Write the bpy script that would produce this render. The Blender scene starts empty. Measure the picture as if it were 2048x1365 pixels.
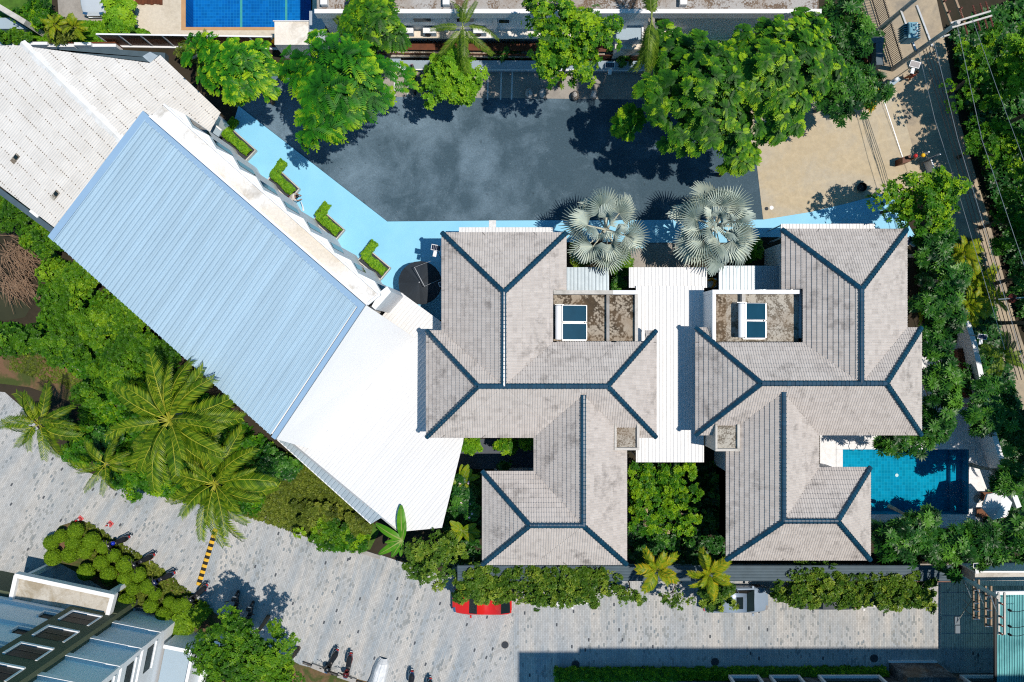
import bpy, math, random
import numpy as np
from mathutils import Vector, Matrix

# ------------------------------------------------------------------ camera, sky, sun, exposure
H, F, CX, CY = 56.0, 1600.0, 1024.0, 682.5          # drone height (m), focal length in photo pixels, image centre
sc = bpy.context.scene
col = sc.collection
cam_d = bpy.data.cameras.new('camera')
cam_d.sensor_width = 36.0
cam_d.lens = F / 2048 * 36.0
cam_d.clip_start, cam_d.clip_end = 0.5, 2000
cam = bpy.data.objects.new('camera', cam_d)
cam.location = (0, 0, H)
col.objects.link(cam)
sc.camera = cam

SUNH = Vector((-0.357, 0.057))                      # shadow offset per metre of height
SUN_EL = math.atan2(1.0, SUNH.length)
sun_dir = Vector((-SUNH.x, -SUNH.y, 1)).normalized()
world = bpy.data.worlds.new('World')
sc.world = world
world.use_nodes = True
wn = world.node_tree
sky = wn.nodes.new('ShaderNodeTexSky')
sky.sky_type = 'NISHITA'
sky.sun_disc = False
sky.sun_elevation = SUN_EL
sky.sun_rotation = math.atan2(sun_dir.x, sun_dir.y)
sky.air_density, sky.dust_density, sky.ozone_density = 1.0, 0.0, 1.2
bg = wn.nodes['Background']
bg.inputs['Strength'].default_value = 0.105
sky_tint = wn.nodes.new('ShaderNodeMix')               # the photo's grade: clear, deep blue sky light, the same all round
sky_tint.data_type = 'RGBA'; sky_tint.blend_type = 'MULTIPLY'; sky_tint.inputs[0].default_value = 1.0
sky_tint.inputs[7].default_value = (0.48, 1.05, 1.15, 1)
wn.links.new(sky.outputs['Color'], sky_tint.inputs[6])
wn.links.new(sky_tint.outputs[2], bg.inputs['Color'])
sun_l = bpy.data.lights.new('sun', 'SUN')
sun_l.energy = 4.4
sun_l.angle = math.radians(0.5)
sun_l.color = (1.0, 0.905, 0.80)
sun = bpy.data.objects.new('sun', sun_l)
sun.rotation_euler = sun_dir.to_track_quat('Z', 'Y').to_euler()
sun.location = (0, 0, 80)
col.objects.link(sun)
sc.view_settings.view_transform = 'Standard'
sc.view_settings.look = 'None'
sc.view_settings.exposure = 0.0
sc.view_settings.gamma = 1.0
sc.view_settings.use_curve_mapping = False
sc.cycles.use_denoising = False
sc.cycles.filter_width = 1.15
sc.cycles.sample_clamp_indirect = 4.0
sc.cycles.max_bounces = 6
sc.cycles.diffuse_bounces = 2
sc.cycles.glossy_bounces = 2
sc.cycles.transmission_bounces = 4
sc.cycles.transparent_max_bounces = 6
sc.cycles.caustics_reflective = False
sc.cycles.caustics_refractive = False

# ------------------------------------------------------------------ survey helpers: the photo is a plumb-down view
def P(px, py, z=0.0):
    s = (H - z) / F
    return Vector(((px - CX) * s, (CY - py) * s, z))

def plane3(a, b, c):
    n = (b - a).cross(c - a).normalized()
    if n.z < 0: n = -n
    return n, n.dot(a)

def PP(px, py, pl):
    n, d = pl
    c = Vector((0, 0, H)); r = P(px, py, 0) - c
    return c + r * ((d - n.dot(c)) / n.dot(r))

# ------------------------------------------------------------------ objects
WL = {}                                             # world position of every object's origin
def put(o, parent=None):
    col.objects.link(o)
    if parent is not None: o.parent = parent
    return o

def tag(o, label=None, cat=None, group=None, kind=None):
    if label: o['label'] = label
    if cat: o['category'] = cat
    if group: o['group'] = group
    if kind: o['kind'] = kind
    return o

def thing(name, label, cat, loc=(0, 0, 0), group=None, rz=0.0):
    o = bpy.data.objects.new(name, None)
    o.empty_display_size = 0.3
    o.location = loc; o.rotation_euler = (0, 0, rz)
    put(o); WL[o.name] = Vector(loc)
    return tag(o, label, cat, group)

def child(name, mesh, parent, loc=(0, 0, 0), rz=0.0, mw=None):
    o = bpy.data.objects.new(name, mesh)
    put(o, parent)
    if mw is not None: o.matrix_local = mw
    else:
        o.location = loc; o.rotation_euler = (0, 0, rz)
    return o

class MB:
    def __init__(s): s.v = []; s.f = []; s.t = []; s.m = []
    def add(s, vs, fs, tint=0.5, m=0):
        b = len(s.v); s.v.extend([tuple(v) for v in vs])
        for f in fs:
            s.f.append([b + i for i in f]); s.t.append(tint); s.m.append(m)
        return s
    def face(s, pts, tint=0.5, m=0): return s.add(pts, [list(range(len(pts)))], tint, m)
    def prism(s, pts, z0, z1, tint=0.5, m=0, cap=True):
        """vertical prism over a plan polygon (counter-clockwise); z0/z1 number or list"""
        n = len(pts); A = sum(pts[i][0] * pts[(i + 1) % n][1] - pts[(i + 1) % n][0] * pts[i][1] for i in range(n))
        if A < 0:
            pts = pts[::-1]
            if isinstance(z0, (list, tuple)): z0 = z0[::-1]
            if isinstance(z1, (list, tuple)): z1 = z1[::-1]
        a = z0 if isinstance(z0, (list, tuple)) else [z0] * n
        b = z1 if isinstance(z1, (list, tuple)) else [z1] * n
        vs = [(p[0], p[1], a[i]) for i, p in enumerate(pts)] + [(p[0], p[1], b[i]) for i, p in enumerate(pts)]
        fs = [[i, (i + 1) % n, n + (i + 1) % n, n + i] for i in range(n)]
        if cap: fs += [list(range(n, 2 * n)), list(range(n))[::-1]]
        return s.add(vs, fs, tint, m)
    def box(s, c, d, rz=0.0, tint=0.5, m=0, mat=None):
        x, y, z = d[0] / 2, d[1] / 2, d[2] / 2
        vs = [Vector((sx * x, sy * y, sz * z)) for sz in (-1, 1) for sx, sy in ((-1, -1), (1, -1), (1, 1), (-1, 1))]
        M = mat if mat is not None else Matrix.Translation(c) @ Matrix.Rotation(rz, 4, 'Z')
        return s.add([M @ v for v in vs], [[3, 2, 1, 0], [4, 5, 6, 7], [0, 1, 5, 4], [1, 2, 6, 5], [2, 3, 7, 6], [3, 0, 4, 7]], tint, m)
    def bar(s, a, b, w, h=None, tint=0.5, m=0):
        a, b = Vector(a), Vector(b); d = b - a
        q = d.to_track_quat('X', 'Z').to_matrix().to_4x4()
        return s.box(None, (d.length, w, h or w), tint=tint, m=m, mat=Matrix.Translation((a + b) / 2) @ q)
    def tube(s, pts, rad, n=6, tint=0.5, m=0, cap=True):
        pts = [Vector(p) for p in pts]; rads = rad if isinstance(rad, (list, tuple)) else [rad] * len(pts)
        vs = []
        for i, p in enumerate(pts):
            d = (pts[min(i + 1, len(pts) - 1)] - pts[max(i - 1, 0)]).normalized()
            q = d.to_track_quat('Z', 'X')
            for k in range(n):
                a = 2 * math.pi * k / n
                vs.append(p + q @ Vector((math.cos(a) * rads[i], math.sin(a) * rads[i], 0)))
        fs = [[i * n + k, i * n + (k + 1) % n, (i + 1) * n + (k + 1) % n, (i + 1) * n + k] for i in range(len(pts) - 1) for k in range(n)]
        if cap: fs += [list(range(n))[::-1], list(range((len(pts) - 1) * n, len(pts) * n))]
        return s.add(vs, fs, tint, m)
    def lathe(s, prof, n=16, c=(0, 0, 0), tint=0.5, m=0, axis='Z'):
        c = Vector(c); vs = []
        for r, z in prof:
            for k in range(n):
                a = 2 * math.pi * k / n
                p = Vector((r * math.cos(a), r * math.sin(a), z))
                if axis == 'Y': p = Vector((p.x, p.z, p.y))
                if axis == 'X': p = Vector((p.z, p.x, p.y))
                vs.append(c + p)
        N = len(prof)
        fs = [[i * n + k, i * n + (k + 1) % n, (i + 1) * n + (k + 1) % n, (i + 1) * n + k] for i in range(N - 1) for k in range(n)]
        fs += [list(range(n))[::-1], list(range((N - 1) * n, N * n))]
        return s.add(vs, fs, tint, m)
    def mesh(s, name, mats, off=None, smooth=False):
        me = bpy.data.meshes.new(name)
        v = s.v if off is None else [(a[0] - off[0], a[1] - off[1], a[2] - off[2]) for a in s.v]
        me.from_pydata(v, [], s.f)
        for m in (mats if isinstance(mats, (list, tuple)) else [mats]): me.materials.append(m)
        at = me.attributes.new('tint', 'FLOAT', 'FACE'); at.data.foreach_set('value', s.t)
        me.polygons.foreach_set('material_index', s.m)
        if smooth: me.polygons.foreach_set('use_smooth', [True] * len(s.f))
        me.update()
        return me
    def build(s, name, mats, parent=None, local=False, smooth=False, loc=None, **tags):
        """world coordinates unless local; loc gives a top-level mesh its own origin"""
        off = None
        if parent is not None and not local: off = WL[parent.name]
        if parent is None and loc is not None: off = loc
        o = bpy.data.objects.new(name, s.mesh(name, mats, off, smooth))
        put(o, parent)
        if parent is None and loc is not None: o.location = loc
        WL[o.name] = Vector(off) if off is not None else Vector((0, 0, 0))
        return tag(o, **tags)

def structure(name, mb, mat): return mb.build(name, mat, kind='structure')

def copy_tree(o, parent=None):
    c = o.copy(); put(c, parent); WL[c.name] = Vector(c.location)
    if parent is None: WL[c.name] = Vector(c.location)
    for ch in list(o.children):
        if ch.name in bpy.data.objects: copy_tree(ch, c)
    return c

# ------------------------------------------------------------------ plan polygons
def clip2(poly, a, b, c):                            # keep a*x + b*y <= c
    out = []
    for i in range(len(poly)):
        p, q = poly[i], poly[(i + 1) % len(poly)]
        dp, dq = a * p[0] + b * p[1] - c, a * q[0] + b * q[1] - c
        if dp <= 0: out.append(p)
        if (dp < 0 < dq) or (dq < 0 < dp):
            t = dp / (dp - dq); out.append(tuple(p[k] + (q[k] - p[k]) * t for k in range(len(p))))
    return out if len(out) > 2 else []

def area2(p): return 0.5 * sum(p[i][0] * p[(i + 1) % len(p)][1] - p[(i + 1) % len(p)][0] * p[i][1] for i in range(len(p)))

def halves(poly):
    if area2(poly) < 0: poly = poly[::-1]
    r = []
    for i in range(len(poly)):
        p, q = poly[i], poly[(i + 1) % len(poly)]
        a, b = q[1] - p[1], p[0] - q[0]
        l = math.hypot(a, b)
        if l > 1e-6: r.append((a / l, b / l, (a * p[0] + b * p[1]) / l))
    return r

def minus2(poly, hs):
    out, rem = [], poly
    for a, b, c in hs:
        if not rem: break
        o = clip2(rem, -a, -b, -c)
        if o and abs(area2(o)) > 1e-4: out.append(o)
        rem = clip2(rem, a, b, c)
    return out

def clip_face(f, hs):
    f = [tuple(p) for p in f]
    for a, b, c in hs:
        f = clip2(f, a, b, c)
        if not f: return []
    return f

# ------------------------------------------------------------------ materials
def nd(nt, typ, inp=None, **props):
    n = nt.nodes.new(typ)
    for k, v in props.items(): setattr(n, k, v)
    for k, v in (inp or {}).items():
        s = n.inputs[k]
        if isinstance(v, bpy.types.NodeSocket): nt.links.new(v, s)
        else: s.default_value = v
    return n

def c4(c): return (c[0], c[1], c[2], 1.0)
def mixc(nt, f, a, b, blend='MIX'):
    n = nt.nodes.new('ShaderNodeMix'); n.data_type = 'RGBA'; n.blend_type = blend
    for i, v in ((0, f), (6, a), (7, b)):
        if isinstance(v, bpy.types.NodeSocket): nt.links.new(v, n.inputs[i])
        else: n.inputs[i].default_value = c4(v) if i > 0 else v
    return n.outputs[2]
def ma(nt, op, a, b=0.0, c=0.0, clamp=False):
    n = nt.nodes.new('ShaderNodeMath'); n.operation = op; n.use_clamp = clamp
    for i, v in enumerate((a, b, c)):
        if isinstance(v, bpy.types.NodeSocket): nt.links.new(v, n.inputs[i])
        else: n.inputs[i].default_value = v
    return n.outputs[0]
def ramp(nt, f, stops):
    n = nd(nt, 'ShaderNodeValToRGB', {'Fac': f}); e = n.color_ramp.elements
    while len(e) < len(stops): e.new(0.5)
    for i, (p, c) in enumerate(stops):
        e[i].position = p; e[i].color = c4(c) if isinstance(c, (tuple, list)) else (c, c, c, 1)
    return n.outputs['Color']
def noise(nt, vec, scale, detail=3.0, rough=0.55, dist=0.0):
    return nd(nt, 'ShaderNodeTexNoise', {'Vector': vec, 'Scale': scale, 'Detail': detail, 'Roughness': rough, 'Distortion': dist}).outputs['Fac']
def coord(nt, kind='World', rot=0.0, scale=(1, 1, 1)):
    v = nt.nodes.new('ShaderNodeNewGeometry').outputs['Position'] if kind == 'World' else nt.nodes.new('ShaderNodeTexCoord').outputs[kind]
    if rot or tuple(scale) != (1, 1, 1):
        v = nd(nt, 'ShaderNodeMapping', {'Vector': v, 'Rotation': (0, 0, rot), 'Scale': scale}).outputs['Vector']
    return v
def newmat(name):
    m = bpy.data.materials.new(name); m.use_nodes = True
    m.node_tree.nodes['Principled BSDF'].inputs['Specular IOR Level'].default_value = 0.15
    return m, m.node_tree, m.node_tree.nodes['Principled BSDF']
def bump(nt, bs, h, strength=0.3, dist=0.02):
    nt.links.new(nd(nt, 'ShaderNodeBump', {'Height': h, 'Strength': strength, 'Distance': dist}).outputs['Normal'], bs.inputs['Normal'])

def plain(name, c, rough=0.6, metal=0.0, c2=None, scale=3.0, amt=0.5, kind='World', spec=0.3, bmp=0.0, rnd=0.0, coat=0.0):
    """painted / moulded stuff with a little blotchy wear"""
    m, nt, bs = newmat(name)
    v = coord(nt, kind)
    n = noise(nt, v, scale, 5, 0.6)
    c2 = c2 or tuple(x * 0.75 for x in c)
    k = mixc(nt, ma(nt, 'MULTIPLY', ramp(nt, n, [(0.35, 0.0), (0.7, 1.0)]), amt), c, c2)
    if rnd:
        r = nt.nodes.new('ShaderNodeObjectInfo').outputs['Random']
        k = mixc(nt, 1.0, k, ramp(nt, r, [(0, 1 - rnd), (1, 1.0)]), 'MULTIPLY')
    nt.links.new(k, bs.inputs['Base Color'])
    bs.inputs['Roughness'].default_value = rough
    bs.inputs['Metallic'].default_value = metal
    bs.inputs['Specular IOR Level'].default_value = spec
    bs.inputs['Coat Weight'].default_value = coat
    if bmp: bump(nt, bs, noise(nt, v, scale * 6, 4), bmp)
    return m

def leafmat(name, dark, mid, light, rough=0.5, trans=0.17, spec=0.2):
    m, nt, bs = newmat(name)
    a = nd(nt, 'ShaderNodeAttribute', attribute_name='tint').outputs['Fac']
    r = nt.nodes.new('ShaderNodeObjectInfo').outputs['Random']
    a = ma(nt, 'ADD', a, ma(nt, 'MULTIPLY', ma(nt, 'SUBTRACT', r, 0.5), 0.12))
    k = ramp(nt, a, [(0.0, dark), (0.5, mid), (1.0, light)])
    nt.links.new(k, bs.inputs['Base Color'])
    bs.inputs['Roughness'].default_value = rough
    bs.inputs['Specular IOR Level'].default_value = spec
    t = nd(nt, 'ShaderNodeBsdfTranslucent', {'Color': mixc(nt, 1.0, k, (1.25, 1.1, 0.45), 'MULTIPLY')})
    mx = nd(nt, 'ShaderNodeMixShader', {0: trans, 1: bs.outputs[0], 2: t.outputs[0]})
    nt.links.new(mx.outputs[0], nt.nodes['Material Output'].inputs['Surface'])
    return m

def pavermat(name, rot, warm=0.5):
    m, nt, bs = newmat(name)
    v = coord(nt, 'World', rot)
    s = nd(nt, 'ShaderNodeSeparateXYZ', {0: v})
    x, y = ma(nt, 'DIVIDE', s.outputs[0], 0.118), ma(nt, 'DIVIDE', s.outputs[1], 0.235)
    i = ma(nt, 'FLOOR', x)
    y2 = ma(nt, 'ADD', y, ma(nt, 'MULTIPLY', ma(nt, 'MODULO', i, 2.0), 0.5))
    j = ma(nt, 'FLOOR', y2)
    cell = nd(nt, 'ShaderNodeCombineXYZ', {0: i, 1: j, 2: 3.0})
    w = nd(nt, 'ShaderNodeTexWhiteNoise', {'Vector': cell.outputs[0]}, noise_dimensions='2D')
    r, rc = w.outputs['Value'], w.outputs['Color']
    rs = nd(nt, 'ShaderNodeSeparateColor', {0: rc})
    strip = nd(nt, 'ShaderNodeMapping', {'Vector': cell.outputs[0], 'Scale': (0.12, 0.028, 1)}).outputs[0]
    st = noise(nt, strip, 1.0, 4, 0.7)                                  # batches laid in long runs
    big = noise(nt, v, 0.11, 3, 0.6)
    big2 = noise(nt, v, 0.32, 4, 0.65)
    base = mixc(nt, ramp(nt, st, [(0.38, 0.0), (0.62, 1.0)]), (0.475, 0.465, 0.44), (0.285, 0.33, 0.365))
    base = mixc(nt, ma(nt, 'MULTIPLY', ramp(nt, big, [(0.4, 0.0), (0.62, 1.0)]), 0.55), base, (0.43, 0.435, 0.435))
    base = mixc(nt, 1.0, base, ramp(nt, r, [(0.0, 0.88), (0.5, 1.0), (1.0, 1.08)]), 'MULTIPLY')
    pd = ma(nt, 'MULTIPLY', ramp(nt, big2, [(0.45, 0.02), (0.68, 1.0)]), 0.24)
    dk = ma(nt, 'LESS_THAN', rs.outputs[0], pd)
    base = mixc(nt, dk, base, mixc(nt, rs.outputs[1], (0.20, 0.235, 0.26), (0.30, 0.31, 0.30)))
    vd = ma(nt, 'LESS_THAN', rs.outputs[2], 0.004)
    base = mixc(nt, vd, base, (0.075, 0.085, 0.1))
    fx, fy = ma(nt, 'FRACT', x), ma(nt, 'FRACT', y2)
    ex = ma(nt, 'LESS_THAN', ma(nt, 'MINIMUM', fx, ma(nt, 'SUBTRACT', 1.0, fx)), 0.055)
    ey = ma(nt, 'LESS_THAN', ma(nt, 'MINIMUM', fy, ma(nt, 'SUBTRACT', 1.0, fy)), 0.028)
    jn = ma(nt, 'MAXIMUM', ex, ey)
    base = mixc(nt, ma(nt, 'MULTIPLY', jn, 0.6), base, (0.12, 0.12, 0.115))
    dirt = noise(nt, v, 0.8, 6, 0.7)
    base = mixc(nt, ma(nt, 'MULTIPLY', ramp(nt, dirt, [(0.52, 0.0), (0.78, 1.0)]), 0.4), base, (0.24, 0.235, 0.215))
    nt.links.new(base, bs.inputs['Base Color'])
    bs.inputs['Roughness'].default_value = 0.8
    bump(nt, bs, ma(nt, 'SUBTRACT', 1.0, jn), 0.25, 0.01)
    return m

def asphaltmat():
    m, nt, bs = newmat('asphalt_seal')
    v = coord(nt)
    n1 = noise(nt, v, 0.16, 5, 0.55, 0.6)
    n2 = noise(nt, v, 0.42, 7, 0.72, 0.4)
    n3 = noise(nt, v, 9.0, 4, 0.8)
    fine = noise(nt, v, 60.0, 2, 0.7)
    f = ma(nt, 'ADD', ma(nt, 'MULTIPLY', n1, 0.62), ma(nt, 'MULTIPLY', n2, 0.38))
    # faded seal with a ragged edge: paler grey where the black seal coat has worn away
    s = nd(nt, 'ShaderNodeSeparateXYZ', {0: v})
    f = ma(nt, 'ADD', f, ma(nt, 'MULTIPLY', ma(nt, 'ADD', s.outputs[0], 6.0), -0.0062))
    k = ramp(nt, f, [(0.42, (0.050, 0.088, 0.118)), (0.60, (0.140, 0.21, 0.27))])
    k = mixc(nt, ma(nt, 'MULTIPLY', ramp(nt, n2, [(0.5, 0.0), (0.8, 1.0)]), 0.5), k, (0.11, 0.165, 0.21))
    k = mixc(nt, 1.0, k, ramp(nt, n3, [(0.25, 0.72), (0.75, 1.28)]), 'MULTIPLY')
    k = mixc(nt, 1.0, k, ramp(nt, fine, [(0.3, 0.6), (0.7, 1.4)]), 'MULTIPLY')
    spot = nd(nt, 'ShaderNodeTexVoronoi', {'Vector': v, 'Scale': 0.9}).outputs['Distance']
    k = mixc(nt, ma(nt, 'MULTIPLY', ramp(nt, spot, [(0.03, 1.0), (0.09, 0.0)]), 0.45), k, (0.02, 0.03, 0.04))
    pale = nd(nt, 'ShaderNodeTexVoronoi', {'Vector': v, 'Scale': 3.1}).outputs['Distance']
    k = mixc(nt, ma(nt, 'MULTIPLY', ramp(nt, pale, [(0.05, 1.0), (0.09, 0.0)]), 0.5), k, (0.28, 0.33, 0.36))
    nt.links.new(k, bs.inputs['Base Color'])
    bs.inputs['Roughness'].default_value = 0.85
    bump(nt, bs, fine, 0.3, 0.01)
    return m

def concretemat(name, c, stain=(0.1, 0.095, 0.08), amt=0.5, scale=1.0, crack=0.0, rough=0.85, lo=0.48, hi=0.72, warm=None):
    m, nt, bs = newmat(name)
    v = coord(nt)
    n = noise(nt, v, 0.55 * scale, 8, 0.68, 0.5)
    n2 = noise(nt, v, 5.0 * scale, 6, 0.75)
    k = mixc(nt, ma(nt, 'MULTIPLY', ramp(nt, n, [(lo, 0.0), (hi, 1.0)]), amt), c, stain)
    if warm: k = mixc(nt, ramp(nt, noise(nt, v, 0.12 * scale, 3), [(0.42, 0.0), (0.6, 1.0)]), k, mixc(nt, 0.7, k, warm))
    k = mixc(nt, 1.0, k, ramp(nt, n2, [(0.25, 0.82), (0.75, 1.12)]), 'MULTIPLY')
    if crack:
        vo = nd(nt, 'ShaderNodeTexVoronoi', {'Vector': v, 'Scale': 0.16}, feature='DISTANCE_TO_EDGE').outputs['Distance']
        vo = ma(nt, 'ADD', vo, ma(nt, 'MULTIPLY', ma(nt, 'SUBTRACT', noise(nt, v, 1.5, 6, 0.7), 0.5), 0.09))
        k = mixc(nt, ma(nt, 'MULTIPLY', ramp(nt, vo, [(0.0, 1.0), (0.014, 0.0)]), crack), k, tuple(x * 1.35 for x in c))
    nt.links.new(k, bs.inputs['Base Color'])
    bs.inputs['Roughness'].default_value = rough
    bump(nt, bs, n2, 0.2, 0.02)
    return m

def pebblemat(name, c, dark, scale=8.0, amt=1.0, lo=0.5):
    """flaking / mossy concrete: dark blotches broken up by cells"""
    m, nt, bs = newmat(name)
    v = coord(nt)
    n = noise(nt, v, 0.75, 7, 0.7, 0.8)
    vo = nd(nt, 'ShaderNodeTexVoronoi', {'Vector': v, 'Scale': scale}).outputs['Distance']
    g = ma(nt, 'ADD', n, ma(nt, 'MULTIPLY', ma(nt, 'SUBTRACT', vo, 0.45), 0.22))
    k = mixc(nt, ma(nt, 'MULTIPLY', ramp(nt, g, [(lo, 0.0), (lo + 0.1, 1.0)]), amt), c, dark)
    k = mixc(nt, ma(nt, 'MULTIPLY', ramp(nt, noise(nt, v, 0.5, 4, 0.6), [(0.45, 0.0), (0.65, 1.0)]), 0.45), k, (0.22, 0.15, 0.09))
    k = mixc(nt, 1.0, k, ramp(nt, noise(nt, v, 22, 4, 0.8), [(0.3, 0.7), (0.7, 1.2)]), 'MULTIPLY')
    nt.links.new(k, bs.inputs['Base Color']); bs.inputs['Roughness'].default_value = 0.9
    bump(nt, bs, g, 0.4, 0.02)
    return m

def tintmat(name, stops, rough=0.75, soot=0.35, soot_c=(0.16, 0.15, 0.15), rnd=0.0, spec=0.12):
    m, nt, bs = newmat(name)
    a = nd(nt, 'ShaderNodeAttribute', attribute_name='tint').outputs['Fac']
    k = ramp(nt, a, stops)
    v = coord(nt)
    n = ma(nt, 'MULTIPLY', noise(nt, v, 0.35, 5, 0.6), noise(nt, v, 1.6, 5, 0.7))
    k = mixc(nt, ma(nt, 'MULTIPLY', ramp(nt, n, [(0.27, 0.0), (0.42, 1.0)]), soot), k, soot_c)
    k = mixc(nt, 1.0, k, ramp(nt, noise(nt, v, 14, 4, 0.8), [(0.25, 0.86), (0.75, 1.12)]), 'MULTIPLY')
    nt.links.new(k, bs.inputs['Base Color'])
    bs.inputs['Roughness'].default_value = rough
    bs.inputs['Specular IOR Level'].default_value = spec
    return m

def pooltile(name, c, c2, line, size=0.2, lane=None):
    m, nt, bs = newmat(name)
    v = coord(nt); s = nd(nt, 'ShaderNodeSeparateXYZ', {0: v})
    fs = [ma(nt, 'FRACT', ma(nt, 'DIVIDE', s.outputs[i], size)) for i in (0, 1)]
    e = [ma(nt, 'LESS_THAN', ma(nt, 'MINIMUM', f, ma(nt, 'SUBTRACT', 1.0, f)), 0.06) for f in fs]
    k = mixc(nt, ramp(nt, noise(nt, v, 0.35, 3), [(0.35, 0.0), (0.65, 1.0)]), c, c2)
    cell = nd(nt, 'ShaderNodeVectorMath', {0: nd(nt, 'ShaderNodeVectorMath', {0: v, 1: (1 / size, 1 / size, 0.0)}, operation='MULTIPLY').outputs[0]}, operation='FLOOR')
    w = nd(nt, 'ShaderNodeTexWhiteNoise', {'Vector': cell.outputs[0]}).outputs['Value']
    k = mixc(nt, 1.0, k, ramp(nt, w, [(0, 0.85), (1, 1.15)]), 'MULTIPLY')
    k = mixc(nt, ma(nt, 'MULTIPLY', ma(nt, 'MAXIMUM', e[0], e[1]), 0.45), k, line)
    nt.links.new(k, bs.inputs['Base Color']); bs.inputs['Roughness'].default_value = 0.9
    bs.inputs['Specular IOR Level'].default_value = 0.0
    return m

def watermat(name, tintc, wave=2.2, strength=0.5):
    m, nt, bs = newmat(name)
    v = coord(nt)
    h = ma(nt, 'ADD', noise(nt, v, wave, 3, 0.6, 0.8), ma(nt, 'MULTIPLY', noise(nt, v, wave * 4, 2, 0.5, 0.5), 0.25))
    bp = nd(nt, 'ShaderNodeBump', {'Height': h, 'Strength': strength, 'Distance': 0.12}).outputs['Normal']
    tr = nd(nt, 'ShaderNodeBsdfTransparent', {'Color': c4(tintc)})
    gl = nd(nt, 'ShaderNodeBsdfGlossy', {'Roughness': 0.03, 'Normal': bp})
    fr = nd(nt, 'ShaderNodeFresnel', {'IOR': 1.33, 'Normal': bp})
    mx = nd(nt, 'ShaderNodeMixShader', {0: fr.outputs[0], 1: tr.outputs[0], 2: gl.outputs[0]})
    nt.links.new(mx.outputs[0], nt.nodes['Material Output'].inputs['Surface'])
    return m

M = {}
M['soil'] = concretemat('soil', (0.040, 0.032, 0.022), (0.016, 0.022, 0.010), 0.8, 1.2)
M['path_soil'] = concretemat('path_soil', (0.16, 0.095, 0.055), (0.05, 0.075, 0.018), 0.95, 1.1, lo=0.44, hi=0.56)
M['grass'] = plain('grass_ground', (0.075, 0.17, 0.018), 0.9, c2=(0.03, 0.07, 0.008), scale=2.5, amt=0.9)
M['paver0'] = pavermat('pavers', 0.0)
M['paver1'] = pavermat('pavers_slanted', math.radians(18))
M['paver2'] = pavermat('pavers_more_slanted', math.radians(33))
M['asphalt'] = asphaltmat()
M['tan'] = concretemat('tan_concrete', (0.475, 0.40, 0.275), (0.44, 0.40, 0.32), 0.8, 0.5, crack=0.18, lo=0.42, hi=0.6)
M['road'] = concretemat('road_concrete', (0.40, 0.33, 0.235), (0.20, 0.185, 0.16), 0.75, 0.7, lo=0.45, hi=0.65)
M['stall'] = concretemat('stall_concrete', (0.33, 0.31, 0.28), (0.18, 0.17, 0.155), 0.6, 1.5)
M['blue_path'] = plain('blue_floor_paint', (0.25, 0.58, 0.78), 0.55, c2=(0.20, 0.52, 0.74), scale=0.45, amt=0.8, bmp=0.05)
M['blue_edge'] = plain('blue_edge_paint', (0.015, 0.07, 0.12), 0.6)
M['white_line'] = plain('white_road_paint', (0.72, 0.74, 0.75), 0.7, c2=(0.4, 0.4, 0.4), scale=6, amt=0.5)
M['white'] = plain('white_paint', (0.80, 0.81, 0.82), 0.55, c2=(0.62, 0.64, 0.65), scale=1.2, amt=0.35)
M['white_roof'] = plain('white_roof_sheet', (0.71, 0.72, 0.725), 0.6, c2=(0.66, 0.675, 0.68), scale=0.7, amt=0.5, spec=0.25)
M['white_wall'] = plain('white_wall', (0.76, 0.78, 0.80), 0.7, c2=(0.60, 0.62, 0.64), scale=0.8, amt=0.4)
M['hall_white'] = plain('fresh_white_render', (0.86, 0.865, 0.87), 0.7, c2=(0.80, 0.81, 0.82), scale=0.5, amt=0.4)
M['white_dirty'] = concretemat('weathered_white_concrete', (0.80, 0.785, 0.75), (0.36, 0.33, 0.28), 0.75, 1.2, lo=0.5, hi=0.66, warm=(0.68, 0.58, 0.44))
M['grey_conc'] = concretemat('grey_concrete', (0.36, 0.35, 0.33), (0.14, 0.13, 0.12), 0.7, 1.4)
M['pale_conc'] = concretemat('pale_concrete', (0.55, 0.53, 0.49), (0.26, 0.24, 0.2), 0.7, 1.4)
M['terrace'] = pebblemat('mossy_terrace', (0.38, 0.335, 0.27), (0.065, 0.050, 0.034), 7.0, 1.0, 0.45)
M['terrace2'] = pebblemat('mossy_terrace_pale', (0.44, 0.42, 0.37), (0.11, 0.092, 0.068), 11.0, 0.85, 0.47)
M['tile'] = tintmat('roof_tile', [(0.0, (0.34, 0.312, 0.290)), (0.5, (0.505, 0.468, 0.438)), (1.0, (0.60, 0.562, 0.53))], 0.7, 0.75, (0.17, 0.155, 0.145))
M['tile_deck'] = plain('roof_underlay', (0.10, 0.095, 0.09), 0.9)
M['ridge'] = plain('ridge_cap_blue', (0.004, 0.042, 0.085), 0.27, c2=(0.012, 0.065, 0.115), scale=2.0, amt=0.7, rnd=0.3, spec=0.7)
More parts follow.
